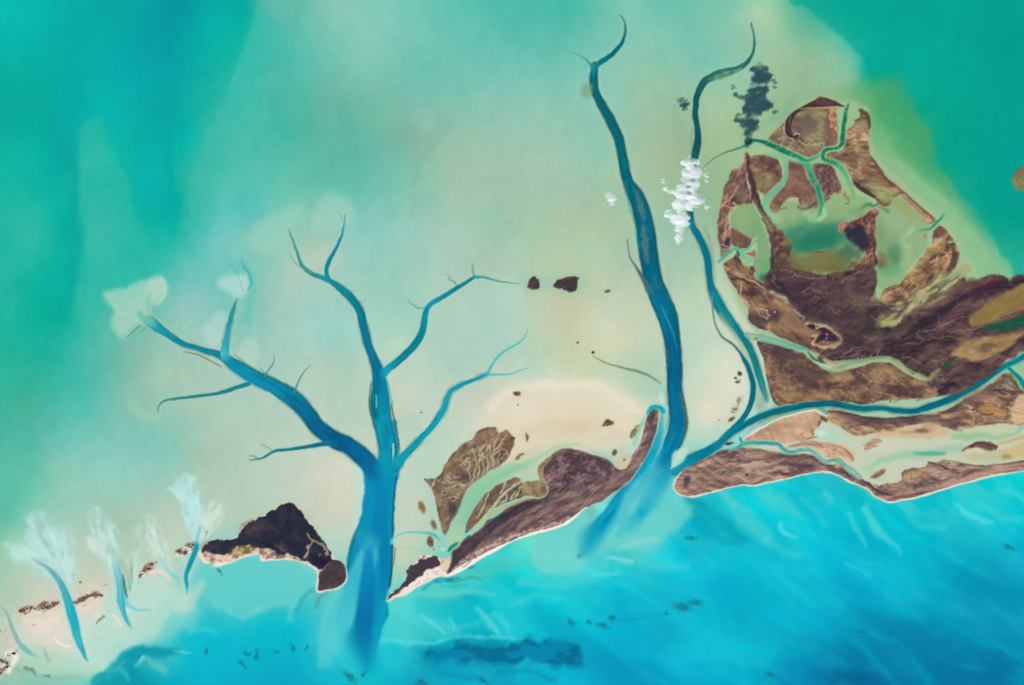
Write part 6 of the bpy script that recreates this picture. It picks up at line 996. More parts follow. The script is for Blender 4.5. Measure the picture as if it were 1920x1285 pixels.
# inner sand lagoon
thing('slag', 'sand_lagoon', kind='structure', label='pale milky green sand lagoon behind the southeast barrier spit'); sg = piece('slag', mat='water')
LG = [(1530, 812), (1538, 800), (1545, 790), (1560, 797), (1580, 808), (1600, 818), (1640, 822), (1700, 822), (1760, 822), (1790, 812), (1812, 808), (1850, 802), (1900, 804), (1925, 795), (2050, 780), (2050, 872), (1925, 862), (1900, 865), (1870, 870), (1830, 870), (1790, 862), (1765, 852), (1745, 866), (1728, 877), (1705, 880), (1692, 888), (1688, 905), (1665, 907), (1650, 912), (1636, 905), (1620, 900), (1605, 890), (1590, 878), (1580, 866), (1598, 866), (1604, 852), (1592, 838), (1565, 830), (1540, 828), (1522, 822)]
fill(LG, (198, 208, 182), 3, 1, id=sg, wamp=1.5)
blob(1550, 815, 24, 14, (172, 215, 200), .8, 20, .8); blob(1538, 813, 9, 6, (212, 228, 222), .9, 0, .8); blob(1665, 835, 40, 14, (208, 210, 186), .8); veil([(1635, 875, 4), (1660, 862, 6), (1700, 852, 7), (1750, 850, 6), (1800, 842, 6)], (150, 200, 168), 7, .8); stroke([(1715, 850, 2), (1745, 851, 4), (1770, 850, 2.5)], (85, 172, 142), 3.5, .9)
veil([(1790, 820, 5), (1830, 820, 6), (1880, 816, 4), (1925, 800, 6)], (140, 190, 145), 7, .8); veil([(1800, 805, 5), (1850, 808, 6), (1900, 803, 5)], (195, 205, 165), 5, .7); veil([(1640, 890, 5), (1625, 880, 6), (1655, 900, 6)], (165, 205, 170), 5, .7)
fill([(1870, 850), (1890, 840), (1925, 828), (2050, 820), (2050, 868), (1925, 860), (1890, 862)], (205, 184, 132), 6, .9, wamp=4); fill([(1800, 855), (1840, 848), (1880, 848), (1900, 858), (1870, 868), (1830, 866)], (190, 190, 150), 6, .8, wamp=4); stroke([(1870, 833, 2), (1890, 828, 3), (1925, 818, 3), (1990, 808, 4)], (205, 165, 122), 3, .85); blob(1887, 857, 8, 5, (165, 135, 92), .7)
# ---- sand peninsula
thing('Q', 'sand_peninsula', label='smooth tan sandy peninsula edged with a thin white line, below the dark teal channel', category='peninsula')
snd = [(178, 140, 114), (200, 163, 132), (216, 184, 154)]
land([(1393, 828), (1410, 815), (1440, 797), (1465, 786), (1492, 778), (1518, 772), (1532, 771), (1545, 777), (1549, 783), (1541, 790), (1534, 800), (1524, 808), (1527, 816), (1512, 822), (1490, 828), (1470, 831), (1450, 827), (1425, 826), (1402, 828)], snd, piece('Q', 'sand_ground', mat='sand'), 30, 20, 1.5, h=6, seed=290, gain=.8, base=4)
blob(1480, 798, 12, 7, (150, 122, 92), .5, 0, .8); stroke([(1537, 790, 2), (1534, 798, 2)], (130, 92, 78), 1.6, .8, wamp=2); stroke([(1522, 806, 1.4), (1524, 816, 1.4)], (110, 90, 78), 1.3, .7); stroke([(1500, 829, 1.2), (1518, 822, 1.6), (1532, 820, 1)], (104, 88, 74), 1.3, .7)
stroke([(1392, 826, .8), (1412, 812, 1), (1440, 795, 1.2), (1465, 784, 1.2), (1490, 777, 1.2), (1516, 771, 1.3), (1530, 770, 1.3), (1540, 776, 1.4), (1552, 780, 1)], (244, 230, 214), .9, .95, id=piece('Q', 'beach', mat='sand'), idthr=.2); stroke([(1541, 784, 3), (1548, 788, 4)], (72, 66, 52), 2, .85); stroke([(1400, 812, .8), (1430, 790, .9), (1470, 774, .8)], (150, 120, 105), 1, .6); stroke([(1535, 765, 2), (1545, 770, 3), (1550, 777, 2)], (70, 160, 165), 1.8, .8)
thing('Q2', 'sand_island', label='small pinkish tan sand island south of the tan peninsula, beside the pale cyan creek', category='sand island')
land([(1474, 838), (1490, 832), (1505, 827), (1522, 826), (1540, 829), (1562, 832), (1580, 838), (1595, 849), (1601, 860), (1597, 867), (1588, 862), (1572, 858), (1560, 861), (1552, 858), (1545, 850), (1535, 842), (1515, 837), (1495, 838)], snd, piece('Q2', mat='sand'), 30, 16, 2, h=5, seed=292, base=4, rim=((222, 192, 165), 1.5, .6)); stroke([(1575, 838, 1), (1592, 850, 1.6), (1599, 862, 1.8)], (150, 112, 90), 1.5, .75); stroke([(1480, 836, 2), (1510, 832, 2.6), (1545, 838, 2)], (142, 108, 88), 2.5, .5, wamp=3)
# ---- barrier spit
thing('F', 'island', label='long pinkish brown barrier spit streaked with ridges above the southeast ocean', category='island')
fb = piece('F', 'beach', mat='sand'); fl = piece('F', 'scrubland')
F_out = [(1276, 886), (1282, 879), (1300, 870), (1322, 860), (1345, 848), (1360, 843), (1380, 840), (1392, 838), (1405, 841), (1430, 843), (1450, 848), (1480, 855), (1500, 852), (1512, 850), (1526, 853), (1540, 862), (1555, 872), (1565, 872), (1572, 864), (1580, 866), (1584, 876), (1595, 886), (1606, 895), (1615, 903), (1630, 907), (1642, 916), (1652, 912), (1663, 906), (1682, 905), (1690, 900), (1690, 888), (1697, 881), (1712, 879), (1732, 876), (1741, 866), (1755, 868), (1766, 863), (1790, 867), (1830, 872), (1870, 870), (1900, 867), (1925, 864), (2050, 850), (2050, 870),
         (1925, 883), (1890, 888), (1860, 893), (1822, 903), (1790, 911), (1762, 920), (1740, 927), (1715, 934), (1690, 938), (1668, 942), (1654, 938), (1640, 930), (1632, 920), (1610, 910), (1590, 901), (1571, 890), (1556, 886), (1540, 885), (1515, 888), (1500, 891), (1475, 898), (1440, 905), (1412, 911), (1395, 909), (1375, 913), (1350, 920), (1320, 927), (1300, 932), (1288, 932), (1274, 926), (1264, 917), (1262, 909), (1268, 899)]
land(F_out, [(98, 76, 78), (142, 112, 102), (188, 156, 138)], fl, -8, 40, 6, h=20, seed=300, gain=1.05, warp=12, base=8)
# curved accretion ridges on the west end
sl_ = win(1262, 850, 1400, 932); X, Y = GX[sl_], GY[sl_]; dd = np.hypot((X - 1410), (Y - 800) * 1.25)
rr = np.sin(dd / 2.6 + 3.2 * fbm(X, Y, 30, 301, 3)); m = ((ID[sl_] == fl) * sstep(1400, 1330, X)) * .35 * fbm(X, Y, 18, 302, 2)
blend(sl_, m * np.clip(rr, 0, 1), (196, 165, 148)); blend(sl_, m * np.clip(-rr, 0, 1) * 1.3, (92, 70, 74)); Z[sl_] += m * rr * 14
blob(1288, 903, 6, 12, (72, 54, 74), .8, 20, .6); blob(1371, 856, 12, 8, (82, 66, 78), .75, 0, .8, wamp=4); blob(1400, 890, 2.6, 2.6, (52, 36, 48), .95, 0, .4); blob(1490, 870, 30, 6, (90, 66, 78), .6, 5, .8, wamp=4); blob(1520, 876, 22, 5, (84, 62, 74), .6, 5, .8, wamp=4); brush([(1430, 846, 2), (1470, 858, 4), (1510, 855, 5), (1540, 865, 4), (1560, 878, 3)], (92, 68, 74), 3, .7); brush([(1400, 846, 2), (1430, 850, 4), (1460, 853, 3)], (160, 130, 105), 3, .6)
brush([(1580, 882, 3), (1605, 895, 4), (1620, 905, 3), (1650, 925, 3), (1680, 930, 2)], (92, 66, 72), 2.5, .7); stroke([(1580, 878, 1), (1600, 886, 1.2), (1612, 898, 1.4), (1630, 908, 1.4), (1648, 922, 1.4), (1665, 928, 1)], (54, 46, 48), 1.2, .75)
fill([(1697, 888), (1712, 882), (1732, 878), (1742, 872), (1738, 885), (1725, 892), (1722, 902), (1706, 905), (1698, 897)], (170, 148, 98), 3, .85, wamp=3, tex=landtex([(150, 125, 84), (172, 150, 100), (188, 168, 120)], 30, 10, 1, 305)); brush([(1665, 918, 4), (1680, 915, 6), (1695, 918, 4)], (160, 128, 92), 4, .7); fill([(1566, 870), (1578, 866), (1580, 876), (1568, 880)], (205, 170, 130), 3, .85)
for a_ in [(1790, 885, 12, 5, 30), (1752, 900, 10, 4, 30), (1728, 905, 6, 8, 20), (1712, 913, 12, 4, 25), (1650, 911, 10, 3, -10)]: blob(a_[0], a_[1], a_[2], a_[3], (84, 68, 76), .7, a_[4], .7, wamp=4)
stroke([(1740, 866, 1), (1760, 872, 1.4), (1776, 880, 2)], (62, 46, 54), 1.4, .8); stroke([(1766, 863, .9), (1800, 868, 1), (1835, 874, 1.2), (1870, 872, 1), (1920, 864, 1)], (96, 74, 66), 1.2, .7)
brush([(1680, 928, 3), (1740, 916, 4), (1800, 900, 4), (1860, 885, 4), (1925, 875, 4)], (188, 152, 138), 3.5, .6)
stroke([(1277, 885, .9), (1269, 898, 1.1), (1263, 909, 1.2), (1265, 918, 1.2), (1275, 927, 1.4), (1289, 932, 1.5), (1303, 931, 1.5), (1322, 926, 1.5), (1350, 919, 1.3), (1375, 913, 1.3), (1395, 909, 1.3), (1412, 911, 1.4), (1440, 905, 1.3), (1475, 898, 1.2), (1505, 890, 1.3), (1530, 886, 1.3), (1548, 885, 1.4), (1563, 888, 1.4), (1578, 895, 1.4), (1592, 903, 1.4), (1612, 911, 1.2), (1630, 919, 1.4), (1638, 929, 1.5), (1652, 937, 1.5), (1668, 942, 1.5), (1690, 938, 1.4), (1718, 933, 1.4), (1745, 925, 1.3), (1790, 911, 1.2), (1830, 901, 1.2), (1870, 891, 1.1), (1925, 883, 1.1), (2050, 869, 1.2)], (240, 224, 206), 1.0, .95, id=fb, idthr=.3, z=2)
# pale cyan creek J
jc = channel('J', 'pale cyan winding creek between the tan peninsula and the barrier spit', 'creeks through the eastern islands')
stroke([(1388, 822, 2.4), (1392, 832, 3), (1385, 838, 2.4), (1372, 842, 2), (1358, 840, 1.4)], [(20, 160, 170), (30, 165, 170), (150, 215, 195)], 1.4, 1, id=jc); fill([(1362, 832), (1372, 830), (1378, 832), (1368, 836), (1360, 836)], (52, 44, 42), 1.2, .9)
stroke([(1394, 832, 4), (1412, 830, 4), (1440, 831, 4), (1460, 834, 3.6), (1466, 841, 3.6), (1475, 847, 3.6), (1486, 848, 3.6), (1498, 844, 3.8), (1512, 843, 4), (1522, 845, 3.6), (1535, 856, 4), (1548, 866, 4), (1560, 864, 4), (1572, 863, 5), (1585, 874, 5), (1600, 884, 6), (1612, 894, 5)], [(90, 195, 180), (70, 190, 180), (85, 195, 182), (100, 198, 178), (140, 208, 185), (165, 215, 192), (130, 205, 182), (150, 210, 185), (160, 208, 180)], 1.5, 1, id=jc, halo=((205, 215, 190), 3, .5))
# islets within the lagoon
thing('is_a', 'islet', label='dark brown crescent islet in the pale lagoon near the right edge', category='islet', group='islets in the southeast lagoon'); ia_ = piece('is_a')
land([(1803, 846), (1812, 838), (1820, 833), (1832, 828), (1848, 828), (1862, 831), (1872, 837), (1866, 843), (1855, 847), (1843, 843), (1832, 839), (1820, 842), (1810, 846)], [(76, 56, 58), (100, 76, 70), (150, 120, 105)], ia_, 10, 12, 1.5, h=8, seed=310); stroke([(1812, 846, 3), (1830, 842, 3), (1842, 846, 2)], (210, 205, 175), 2, .9); stroke([(1820, 836, .8), (1832, 830, 1), (1852, 833, 1), (1868, 838, .8)], (64, 46, 52), 1, .8)
thing('is_b', 'islet', label='slanting brown spindle islet in the narrow south end of the pale lagoon', category='islet', group='islets in the southeast lagoon')
land([(1631, 896), (1640, 887), (1650, 880), (1660, 880), (1658, 888), (1645, 896), (1635, 898)], [(96, 76, 64), (126, 100, 80), (175, 148, 115)], piece('is_b'), -30, 10, 1.5, h=6, seed=312, rim=((195, 170, 140), 1.5, .5))
thing('is_c', 'mud_bar', label='reddish striped mud bars in the pale lagoon south of the brown striped land', category='mud bar')
mb_ = piece('is_c')
for kn in [[(1633, 826, 1.6), (1642, 824, 2.4), (1652, 826, 1.6)], [(1628, 832, 1.6), (1640, 830, 2.2), (1650, 829, 1.4)], [(1617, 834, 1.2), (1630, 836, 2), (1645, 836, 1.6)], [(1622, 841, 1.6), (1632, 842, 1.8)]]: stroke(kn, (178, 130, 104), 1.4, .9, id=mb_, wamp=1.6, wsc=6, z=2)
thing('edge', 'islet', label='brown and green sliver islet touching the right edge, far up in the turquoise water', category='islet')
land([(1897, 338), (1905, 325), (1918, 312), (1945, 305), (1950, 350), (1925, 358), (1905, 356)], [(110, 130, 84), (150, 128, 88), (120, 80, 66)], piece('edge'), -40, 14, 1, h=8, seed=320, soft=3)
stroke([(1900, 330, 3), (1912, 322, 4), (1925, 318, 5)], (135, 92, 70), 3, .6, wamp=2)
# ================================================================ scrub dunes of the southwest bank
DUNES = [('da', 'long speckled scrub dune, westernmost of the brown patches on the sand', [(38, 1146, 5), (55, 1143, 8), (75, 1141, 8), (95, 1134, 6), (108, 1132, 4)], 90), ('db', 'speckled scrub dune just east of the broad cyan creek', [(140, 1130, 4), (150, 1126, 6), (162, 1118, 5), (178, 1115, 4), (190, 1118, 2)], 50),
         ('dc', 'speckled scrub dune beside the faint pale creek, near the dark green slit', [(262, 1080, 4), (272, 1072, 7), (282, 1062, 7), (292, 1054, 4)], 40), ('dd', 'reddish scrub dune against the west bank of the bright cyan creek', [(332, 1035, 5), (343, 1036, 7), (352, 1030, 9), (359, 1024, 5)], 40), ('de', 'reddish brown scrub dune with white sand in the bottom left corner', [(-10, 1262, 8), (5, 1254, 9), (16, 1248, 6), (2, 1238, 3)], 60),
         ('df', 'small round scrub patch on white sand above the corner dune', [(14, 1230, 3), (21, 1227, 5), (27, 1225, 3)], 16)]
SHRUBS = []
for k, lab, kn, n in DUNES:
    thing(k, 'scrub_dune', label=lab, category='scrub dune', group='scrub covered dunes on the southwest sandbank')
    i = piece(k, 'dune_sand', mat='sand')
    sl_, D, T, Q = stroke(kn, (226, 212, 196), 3, .7, id=i, wamp=3, wsc=10, idthr=1, z=4)
    n_ = fbm(GX[sl_], GY[sl_], 9, 401, 4, -20, 1.6); blend(sl_, sstep(2.5, -2.5, D) * np.clip((n_ - .44) * 6, 0, .95), (128, 98, 78)); Z[sl_] += sstep(2, -3, D) * n_ * 6
    SHRUBS.append((k, kn, n))
    cx_ = sum(p[0] for p in kn) / len(kn); cy2 = sum(p[1] for p in kn) / len(kn)
veil([(50, 1168, 8), (80, 1175, 10), (100, 1165, 6)], (240, 222, 210), 8, .6); veil([(150, 1145, 5), (165, 1140, 6)], (240, 218, 205), 6, .6); veil([(280, 1078, 4), (300, 1075, 5), (315, 1085, 5)], (240, 222, 210), 6, .7); veil([(10, 1222, 4), (25, 1222, 5), (30, 1235, 5), (15, 1262, 5)], (248, 242, 232), 4, .8); veil([(330, 1045, 4), (345, 1055, 5)], (225, 222, 210), 5, .5)
for k in range(30):
    x, y = rnd.choice([(50, 1168), (60, 1170), (90, 1160), (15, 1190), (5, 1180), (8, 1205), (155, 1138), (195, 1095), (180, 1118), (290, 1048), (385, 993), (388, 1000)]); blob(x + rnd.gauss(0, 6), y + rnd.gauss(0, 4), rnd.uniform(.8, 1.8), rnd.uniform(.6, 1.2), (150, 118, 98), .8, 0, .6)
# dark sea grass tufts on the ocean floor
GRASS = [(1032 + 40, 1166, 8, 5, 20), (1130, 1173, 11, 5, 5), (1105, 1167, 5, 3, 0), (1148, 1160, 5, 4, 30), (1280, 1138, 15, 7, 10), (1303, 1130, 12, 5, 10), (1250, 1148, 5, 3, 0), (1615, 1184, 9, 3.4, 5), (1892, 1027, 13, 3.4, 28), (1445, 1265, 9, 2.6, 5), (455, 1245, 8, 3, 45), (482, 1228, 4, 9, 0), (548, 1216, 3, 8, -20), (520, 1222, 4, 4, 0), (463, 1226, 5, 3, 0), (575, 1214, 3, 6, 20), (386, 1220, 4, 6, 0),
         (670, 1189, 3, 2.4, 0), (680, 1188, 3, 2.4, 0), (655, 1268, 13, 6, 40), (680, 1265, 5, 4, 0), (790, 1281, 12, 6, 10), (905, 1276, 13, 5, 25), (410, 1073, 7, 2.4, 40), (1295, 1009, 11, 3, 5)]
glab = {5: None}
for j, (x, y, rx, ry, an) in enumerate(GRASS):
    k = 'g%d' % j
    thing(k, 'seagrass_patch', category='seagrass patch', group='dark seagrass patches on the ocean floor', label='small dark green seagrass patch seen through the cyan ocean water')
    blob(x, y, rx, ry, (20, 118, 130), .75, an, .8, id=piece(k, mat='water'), wamp=3, wsc=7)
GL = {2: 'small seagrass patch just west of the elongated one in the dotted row', 3: 'seagrass tuft just northeast of the elongated patch in the dotted row', 6: 'tiny seagrass patch between the dotted row and the largest patch', 11: "upright seagrass tuft, tallest south of the dark wooded island's bay", 12: 'narrow seagrass tuft nearest the trunk channel mouth but one', 13: 'rounded seagrass tuft between the upright and the narrow tufts', 14: 'small seagrass tuft just left of the tall upright one', 15: 'slim seagrass tuft closest to the west edge of the trunk channel mouth', 16: 'lone upright seagrass tuft east of the dark crescent by the bank', 17: 'left one of two dots of seagrass inside the trunk channel mouth', 18: 'right one of two dots of seagrass inside the trunk channel mouth', 20: 'small round seagrass patch under the trunk channel mouth', 0: 'westernmost small seagrass patch of the row south of the middle island', 1: 'elongated seagrass patch in the row south of the middle island', 4: 'largest seagrass patch, at the east end of the dotted row', 5: 'second seagrass patch touching the largest one at the row\'s east end', 7: 'lone seagrass patch in the blue water at lower right', 8: 'lone slanting seagrass streak near the right edge', 9: 'lone flat seagrass streak at the bottom, right of centre',
      10: 'slanting seagrass tuft at the lower left, south of the dark wooded island', 19: 'dark slanting seagrass patch at the bottom edge right of the trunk channel mouth', 21: 'dark seagrass patch on the bottom edge below the broad bed', 22: 'dark slanting seagrass patch on the bottom edge, east of the broad bed\'s middle', 23: 'dark seagrass sliver close to the bay beach of the dark wooded island', 24: 'flat seagrass streak south of the barrier spit\'s west end'}
for j, l in GL.items(): THINGS['g%d' % j]['label'] = l; 
for x0, y0, x1, y1 in [(1150, 1165, 1245, 1150), (1160, 1162, 1200, 1160)]: stroke([(x0, y0, .8), ((x0 + x1) / 2, (y0 + y1) / 2 + 1, 1), (x1, y1, .8)], (0, 150, 175), 2, .5, wamp=2)
veil([(825, 1100, 2), (870, 1098, 2)], (0, 165, 175), 4, .3)
# ================================================================ turn the survey into objects
def s2l(c):
    c = np.clip(c / 255.0, 0, 1); return np.where(c <= .04045, c / 12.92, ((c + .055) / 1.055) ** 2.4)
C = np.clip(C, 2, 250)
# deep water is a little greener than plain blue
_b = np.clip((C[..., 2] - 1.1 * C[..., 1]) / 40, 0, 1); C[..., 2] *= 1 - .05 * _b; C[..., 1] *= 1 + .02 * _b
# everything off the edges of the survey keeps a calm version of the edge colour
LIN = s2l(C) / LIGHT
# outside the frame (far sea) heights fade
PX = wx(GX); PY = wy(GY)
# vertex normals of the whole ground, so that pieces meet without a seam
dzx = np.gradient(Z, axis=1) / np.gradient(PX, axis=1); dzy = np.gradient(Z, axis=0) / np.gradient(PY, axis=0)
NR = np.stack([-dzx, -dzy, np.ones_like(Z)], -1); NR /= np.linalg.norm(NR, axis=2, keepdims=True)
def mat_ground(name, rough, spec, grain, grain_scale, bump, bscale, stretch=(1, 1, 1)):
    m = bpy.data.materials.new(name); m.use_nodes = True; t = m.node_tree; b = t.nodes['Principled BSDF']
    b.inputs['Roughness'].default_value = rough; b.inputs['Specular IOR Level'].default_value = spec
    at = t.nodes.new('ShaderNodeAttribute'); at.attribute_name = 'tone'
    ge = t.nodes.new('ShaderNodeNewGeometry'); mp = t.nodes.new('ShaderNodeMapping'); mp.inputs['Scale'].default_value = stretch
    t.links.new(ge.outputs['Position'], mp.inputs['Vector'])
    n = t.nodes.new('ShaderNodeTexNoise'); n.inputs['Scale'].default_value = grain_scale; n.inputs['Detail'].default_value = 5; n.inputs['Roughness'].default_value = .6
    t.links.new(mp.outputs[0], n.inputs['Vector'])
    mr = t.nodes.new('ShaderNodeMapRange'); mr.inputs['From Min'].default_value = .25; mr.inputs['From Max'].default_value = .75
    mr.inputs['To Min'].default_value = 1 - grain; mr.inputs['To Max'].default_value = 1 + grain
    t.links.new(n.outputs['Fac'], mr.inputs['Value'])
    vm = t.nodes.new('ShaderNodeVectorMath'); vm.operation = 'SCALE'
    t.links.new(at.outputs['Color'], vm.inputs[0]); t.links.new(mr.outputs[0], vm.inputs['Scale'])
    t.links.new(vm.outputs[0], b.inputs['Base Color'])
    n2 = t.nodes.new('ShaderNodeTexNoise'); n2.inputs['Scale'].default_value = bscale; n2.inputs['Detail'].default_value = 4
    t.links.new(mp.outputs[0], n2.inputs['Vector'])
    bu = t.nodes.new('ShaderNodeBump'); bu.inputs['Strength'].default_value = bump; bu.inputs['Distance'].default_value = 6.0
    t.links.new(n2.outputs['Fac'], bu.inputs['Height']); t.links.new(bu.outputs[0], b.inputs['Normal'])
    return m
MATS = {'water': mat_ground('water_surface', .5, .04, .018, .02, .04, .02, (1, .6, 1)),
        'land': mat_ground('scrub_ground', .95, .1, .16, .018, .5, .02),
        'sand': mat_ground('sand_ground', .9, .1, .06, .012, .2, .02)}
def grid_mesh(name, cells, mat):
    """cells: boolean (H-1, W-1); one mesh of those ground cells, kept in world coordinates"""
    j, i = np.nonzero(cells)
    a = j * W + i; q = np.stack([a + W, a + W + 1, a + 1, a], 1)
    u, inv = np.unique(q, return_inverse=True); inv = inv.reshape(-1)
    me = bpy.data.meshes.new(name)
    co_ = np.stack([PX.ravel()[u], PY.ravel()[u], Z.ravel()[u]], 1)
    me.vertices.add(len(u)); me.vertices.foreach_set('co', co_.astype(np.float32).ravel())
    me.loops.add(len(inv)); me.loops.foreach_set('vertex_index', inv.astype(np.int32))
    nq = len(q); me.polygons.add(nq); me.polygons.foreach_set('loop_start', np.arange(0, nq * 4, 4, dtype=np.int32))
    me.update(calc_edges=True)
    me.polygons.foreach_set('use_smooth', np.ones(nq, bool))
    ca = me.attributes.new('tone', 'FLOAT_COLOR', 'POINT')
    rgba = np.ones((len(u), 4), np.float32); rgba[:, :3] = LIN.reshape(-1, 3)[u]
    ca.data.foreach_set('color', rgba.ravel())
    if mat != 'water': me.normals_split_custom_set_from_vertices(NR.reshape(-1, 3)[u].tolist())
    me.materials.append(MATS[mat])
    return me
cell = ID[:-1, :-1]
counts = np.bincount(cell.ravel(), minlength=len(REG))
def tagit(o, p):
    for k in ('label', 'category', 'group', 'kind'):
        if k in p: o[k] = p[k]
ROOT = {}
pieces_of = {}
for i in range(1, len(REG)):
    if counts[i] > 0: pieces_of.setdefault(REG[i][0], []).append(i)
boxes = {}
for key, ids in pieces_of.items():
    T_ = THINGS[key]
    whole = [i for i in ids if REG[i][1] is None]
    parts = [i for i in ids if REG[i][1] is not None]
    if whole:
        m = cell == whole[0]
        for e in whole[1:]: m = m | (cell == e)
        o = bpy.data.objects.new(T_['name'], grid_mesh(T_['name'], m, REG[whole[0]][3]))
    else:
        o = bpy.data.objects.new(T_['name'], None)
        jj, ii = np.nonzero(np.isin(cell, ids)); o.location = (float(PX[0, int(ii.mean())]), float(PY[int(jj.mean()), 0]), 0)
    COL.objects.link(o); tagit(o, T_); ROOT[key] = o
    for i in parts:
        _, pn, _, mt, pr = REG[i]
        c_ = bpy.data.objects.new(pn, grid_mesh(pn, cell == i, mt)); COL.objects.link(c_)
        c_.parent = o
        if o.type == 'EMPTY': c_.matrix_parent_inverse.identity(); c_.location = -o.location
        if 'label' in pr: c_['label'] = pr['label']
# ---- shrubs on the dunes: low lumpy bushes, countable from the air
def lump(seed, r=1.0):
    R = random.Random(seed); me = bpy.data.meshes.new('shrub')
    import bmesh
    bm = bmesh.new(); bmesh.ops.create_icosphere(bm, subdivisions=2, radius=r)
    for v in bm.verts:
        f = .8 + .35 * R.random(); v.co = (v.co.x * f, v.co.y * f, max(v.co.z * f * .55, -.05))
    bm.to_mesh(me); bm.free(); return me
def leafmat(name, c):
    m = bpy.data.materials.new(name); m.use_nodes = True; t = m.node_tree; b = t.nodes['Principled BSDF']; b.inputs['Roughness'].default_value = .95; b.inputs['Specular IOR Level'].default_value = .1
    n = t.nodes.new('ShaderNodeTexNoise'); n.inputs['Scale'].default_value = 3; r = t.nodes.new('ShaderNodeValToRGB')
    r.color_ramp.elements[0].color = (*[v * .7 for v in c], 1); r.color_ramp.elements[1].color = (*[v * 1.3 for v in c], 1)
    tc = t.nodes.new('ShaderNodeTexCoord'); t.links.new(tc.outputs['Object'], n.inputs['Vector'])
    t.links.new(n.outputs['Fac'], r.inputs[0]); t.links.new(r.outputs[0], b.inputs['Base Color']); return m
LM = leafmat('scrub_leaves', (.085, .05, .035)); lumps = [lump(s) for s in range(5)]
for l in lumps: l.materials.append(LM)
for key, kn, n in SHRUBS:
    o = ROOT[key]; P, _ = catmull(kn, False, 3)
    for k in range(n):
        p = P[rnd.randrange(len(P))]; a = rnd.uniform(0, 6.28); q = rnd.random() ** .7 * p[2] * .9
        x, y = p[0] + q * math.cos(a), p[1] + q * math.sin(a) * .8
        s = bpy.data.objects.new('shrub', lumps[k % 5]); COL.objects.link(s); s.parent = o
        r = rnd.uniform(5, 15); s.scale = (r * rnd.uniform(1, 1.7), r, r * .8); s.rotation_euler = (0, 0, rnd.uniform(-.3, .9))
        s.location = Vector((wx(x), wy(y), 6)) - o.location
# ---------------------------------------------------------------- clouds
ELEV = math.hypot(DX, DY) * M * math.tan(SUN_EL)          # height at which a cloud throws its shadow that far
def seen(x, y, z):                                         # ground point under something at height z that stands over map point x, y
    return Vector((wx(x), wy(y), z))
def cloudmat():
    m = bpy.data.materials.new('cloud_vapour'); m.use_nodes = True; t = m.node_tree; t.nodes.clear()
    o = t.nodes.new('ShaderNodeOutputMaterial'); v = t.nodes.new('ShaderNodeVolumePrincipled')
    v.inputs['Color'].default_value = (1, 1, 1, 1); v.inputs['Anisotropy'].default_value = 0.0
    ge = t.nodes.new('ShaderNodeNewGeometry'); mp = t.nodes.new('ShaderNodeMapping'); mp.inputs['Scale'].default_value = (.45, 1.15, .6); mp.inputs['Rotation'].default_value = (0, 0, -.25)
    n = t.nodes.new('ShaderNodeTexNoise'); n.inputs['Scale'].default_value = .009; n.inputs['Detail'].default_value = 4; n.inputs['Roughness'].default_value = .6
    r = t.nodes.new('ShaderNodeMapRange'); r.inputs['From Min'].default_value = .43; r.inputs['From Max'].default_value = .66; r.inputs['To Min'].default_value = 0.0; r.inputs['To Max'].default_value = .08
    t.links.new(ge.outputs['Position'], mp.inputs['Vector']); t.links.new(mp.outputs[0], n.inputs['Vector']); t.links.new(n.outputs['Fac'], r.inputs['Value']); t.links.new(r.outputs[0], v.inputs['Density'])
    t.links.new(v.outputs[0], o.inputs['Volume']); return m
CM = cloudmat()
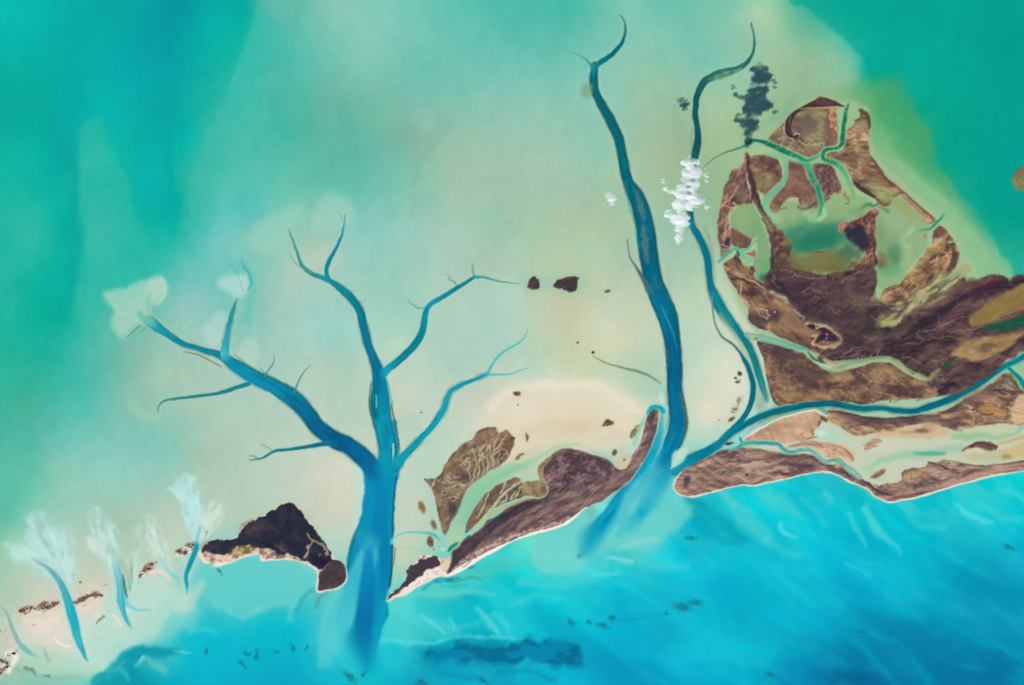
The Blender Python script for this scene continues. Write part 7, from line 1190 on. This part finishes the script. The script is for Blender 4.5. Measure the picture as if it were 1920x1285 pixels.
def cloud(label, puffs, seed):
    import bmesh
    R = random.Random(seed); bm = bmesh.new()
    def ball(c, r, ex, ez=.7, ang=0):
        ret = bmesh.ops.create_icosphere(bm, subdivisions=2, radius=r)
        ca, sa = math.cos(ang), math.sin(ang)
        for vtx in ret['verts']:
            f = R.uniform(.85, 1.12); x, y = vtx.co.x * f * ex, vtx.co.y * f / ex
            vtx.co = Vector((x * ca - y * sa, x * sa + y * ca, vtx.co.z * f * ez)) + c
    for x, y, rx, ry, rz, dz in puffs:
        for k in range(max(2, int(rx * ry / 30))):                  # thick middle
            a, q = R.uniform(0, 6.28), .7 * math.sqrt(R.random())
            ball(seen(x + rx * q * math.cos(a), y + ry * q * math.sin(a), ELEV + dz + R.uniform(-2, 2) * rz), R.uniform(.7, 1.1) * min(rx, ry) * M, R.uniform(1.1, 1.45), .7, R.uniform(-.3, .3))
        for k in range(max(3, int(rx * ry / 9))):                  # torn wisps around it
            a, q = R.uniform(0, 6.28), .6 + .55 * R.random()
            ball(seen(x + rx * q * math.cos(a), y + ry * q * math.sin(a), ELEV + dz + R.uniform(-2, 2) * rz), R.uniform(1.6, 4) * M, R.uniform(1.1, 1.6), .6, R.uniform(-.6, .3))
    me = bpy.data.meshes.new('cloud'); bm.to_mesh(me); bm.free(); me.materials.append(CM)
    for p in me.polygons: p.use_smooth = True
    o = bpy.data.objects.new('cloud', me); COL.objects.link(o); o['label'] = label; o['category'] = 'cloud'; o['group'] = 'low clouds over the channels'
    rm = o.modifiers.new('merge', 'REMESH'); rm.mode = 'VOXEL'; rm.voxel_size = 8.0
    return o
sc.cycles.volume_bounces = 12; sc.cycles.max_bounces = 14
# the cloud's own place: its shadow map position minus the sun's offset
def SH(x, y): return x - DX, y + DY
def pf(l): return [(SH(x, y)[0], SH(x, y)[1], rx, ry, rz, dz) for x, y, rx, ry, rz, dz in l]
cloud('larger ragged white cloud between the two northern channels, casting the dark blue shadow', pf([
 (1424, 132, 9, 12, 12, 0), (1424, 152, 12, 13, 14, 10), (1421, 172, 14, 12, 16, 20), (1414, 190, 18, 12, 16, 20), (1428, 200, 14, 10, 14, 10), (1412, 208, 15, 12, 14, 10), (1406, 224, 15, 10, 14, 10), (1398, 232, 10, 9, 10, 0), (1414, 238, 9, 9, 10, 0), (1404, 252, 8, 10, 10, 0), (1402, 268, 6, 8, 8, 0), (1407, 260, 5, 8, 8, 0),
 (1375, 166, 3, 6, 4, 0), (1380, 178, 4, 6, 4, 0), (1388, 184, 4, 4, 4, 0), (1396, 184, 6, 4, 4, 0), (1450, 148, 3, 7, 3, 0), (1454, 162, 3, 6, 3, 0), (1438, 190, 8, 6, 6, 0), (1446, 200, 6, 6, 6, 0), (1453, 210, 4, 6, 4, 0), (1386, 222, 7, 7, 5, 0), (1390, 238, 6, 8, 5, 0), (1438, 130, 4, 3, 2, 0)]), 3)
cloud('small faint white cloud west of the long dark teal channel, smaller of the two', pf([(1276, 186, 6, 6, 4, 0), (1283, 194, 8, 6, 5, 0), (1282, 204, 5, 5, 4, 0)]), 4)
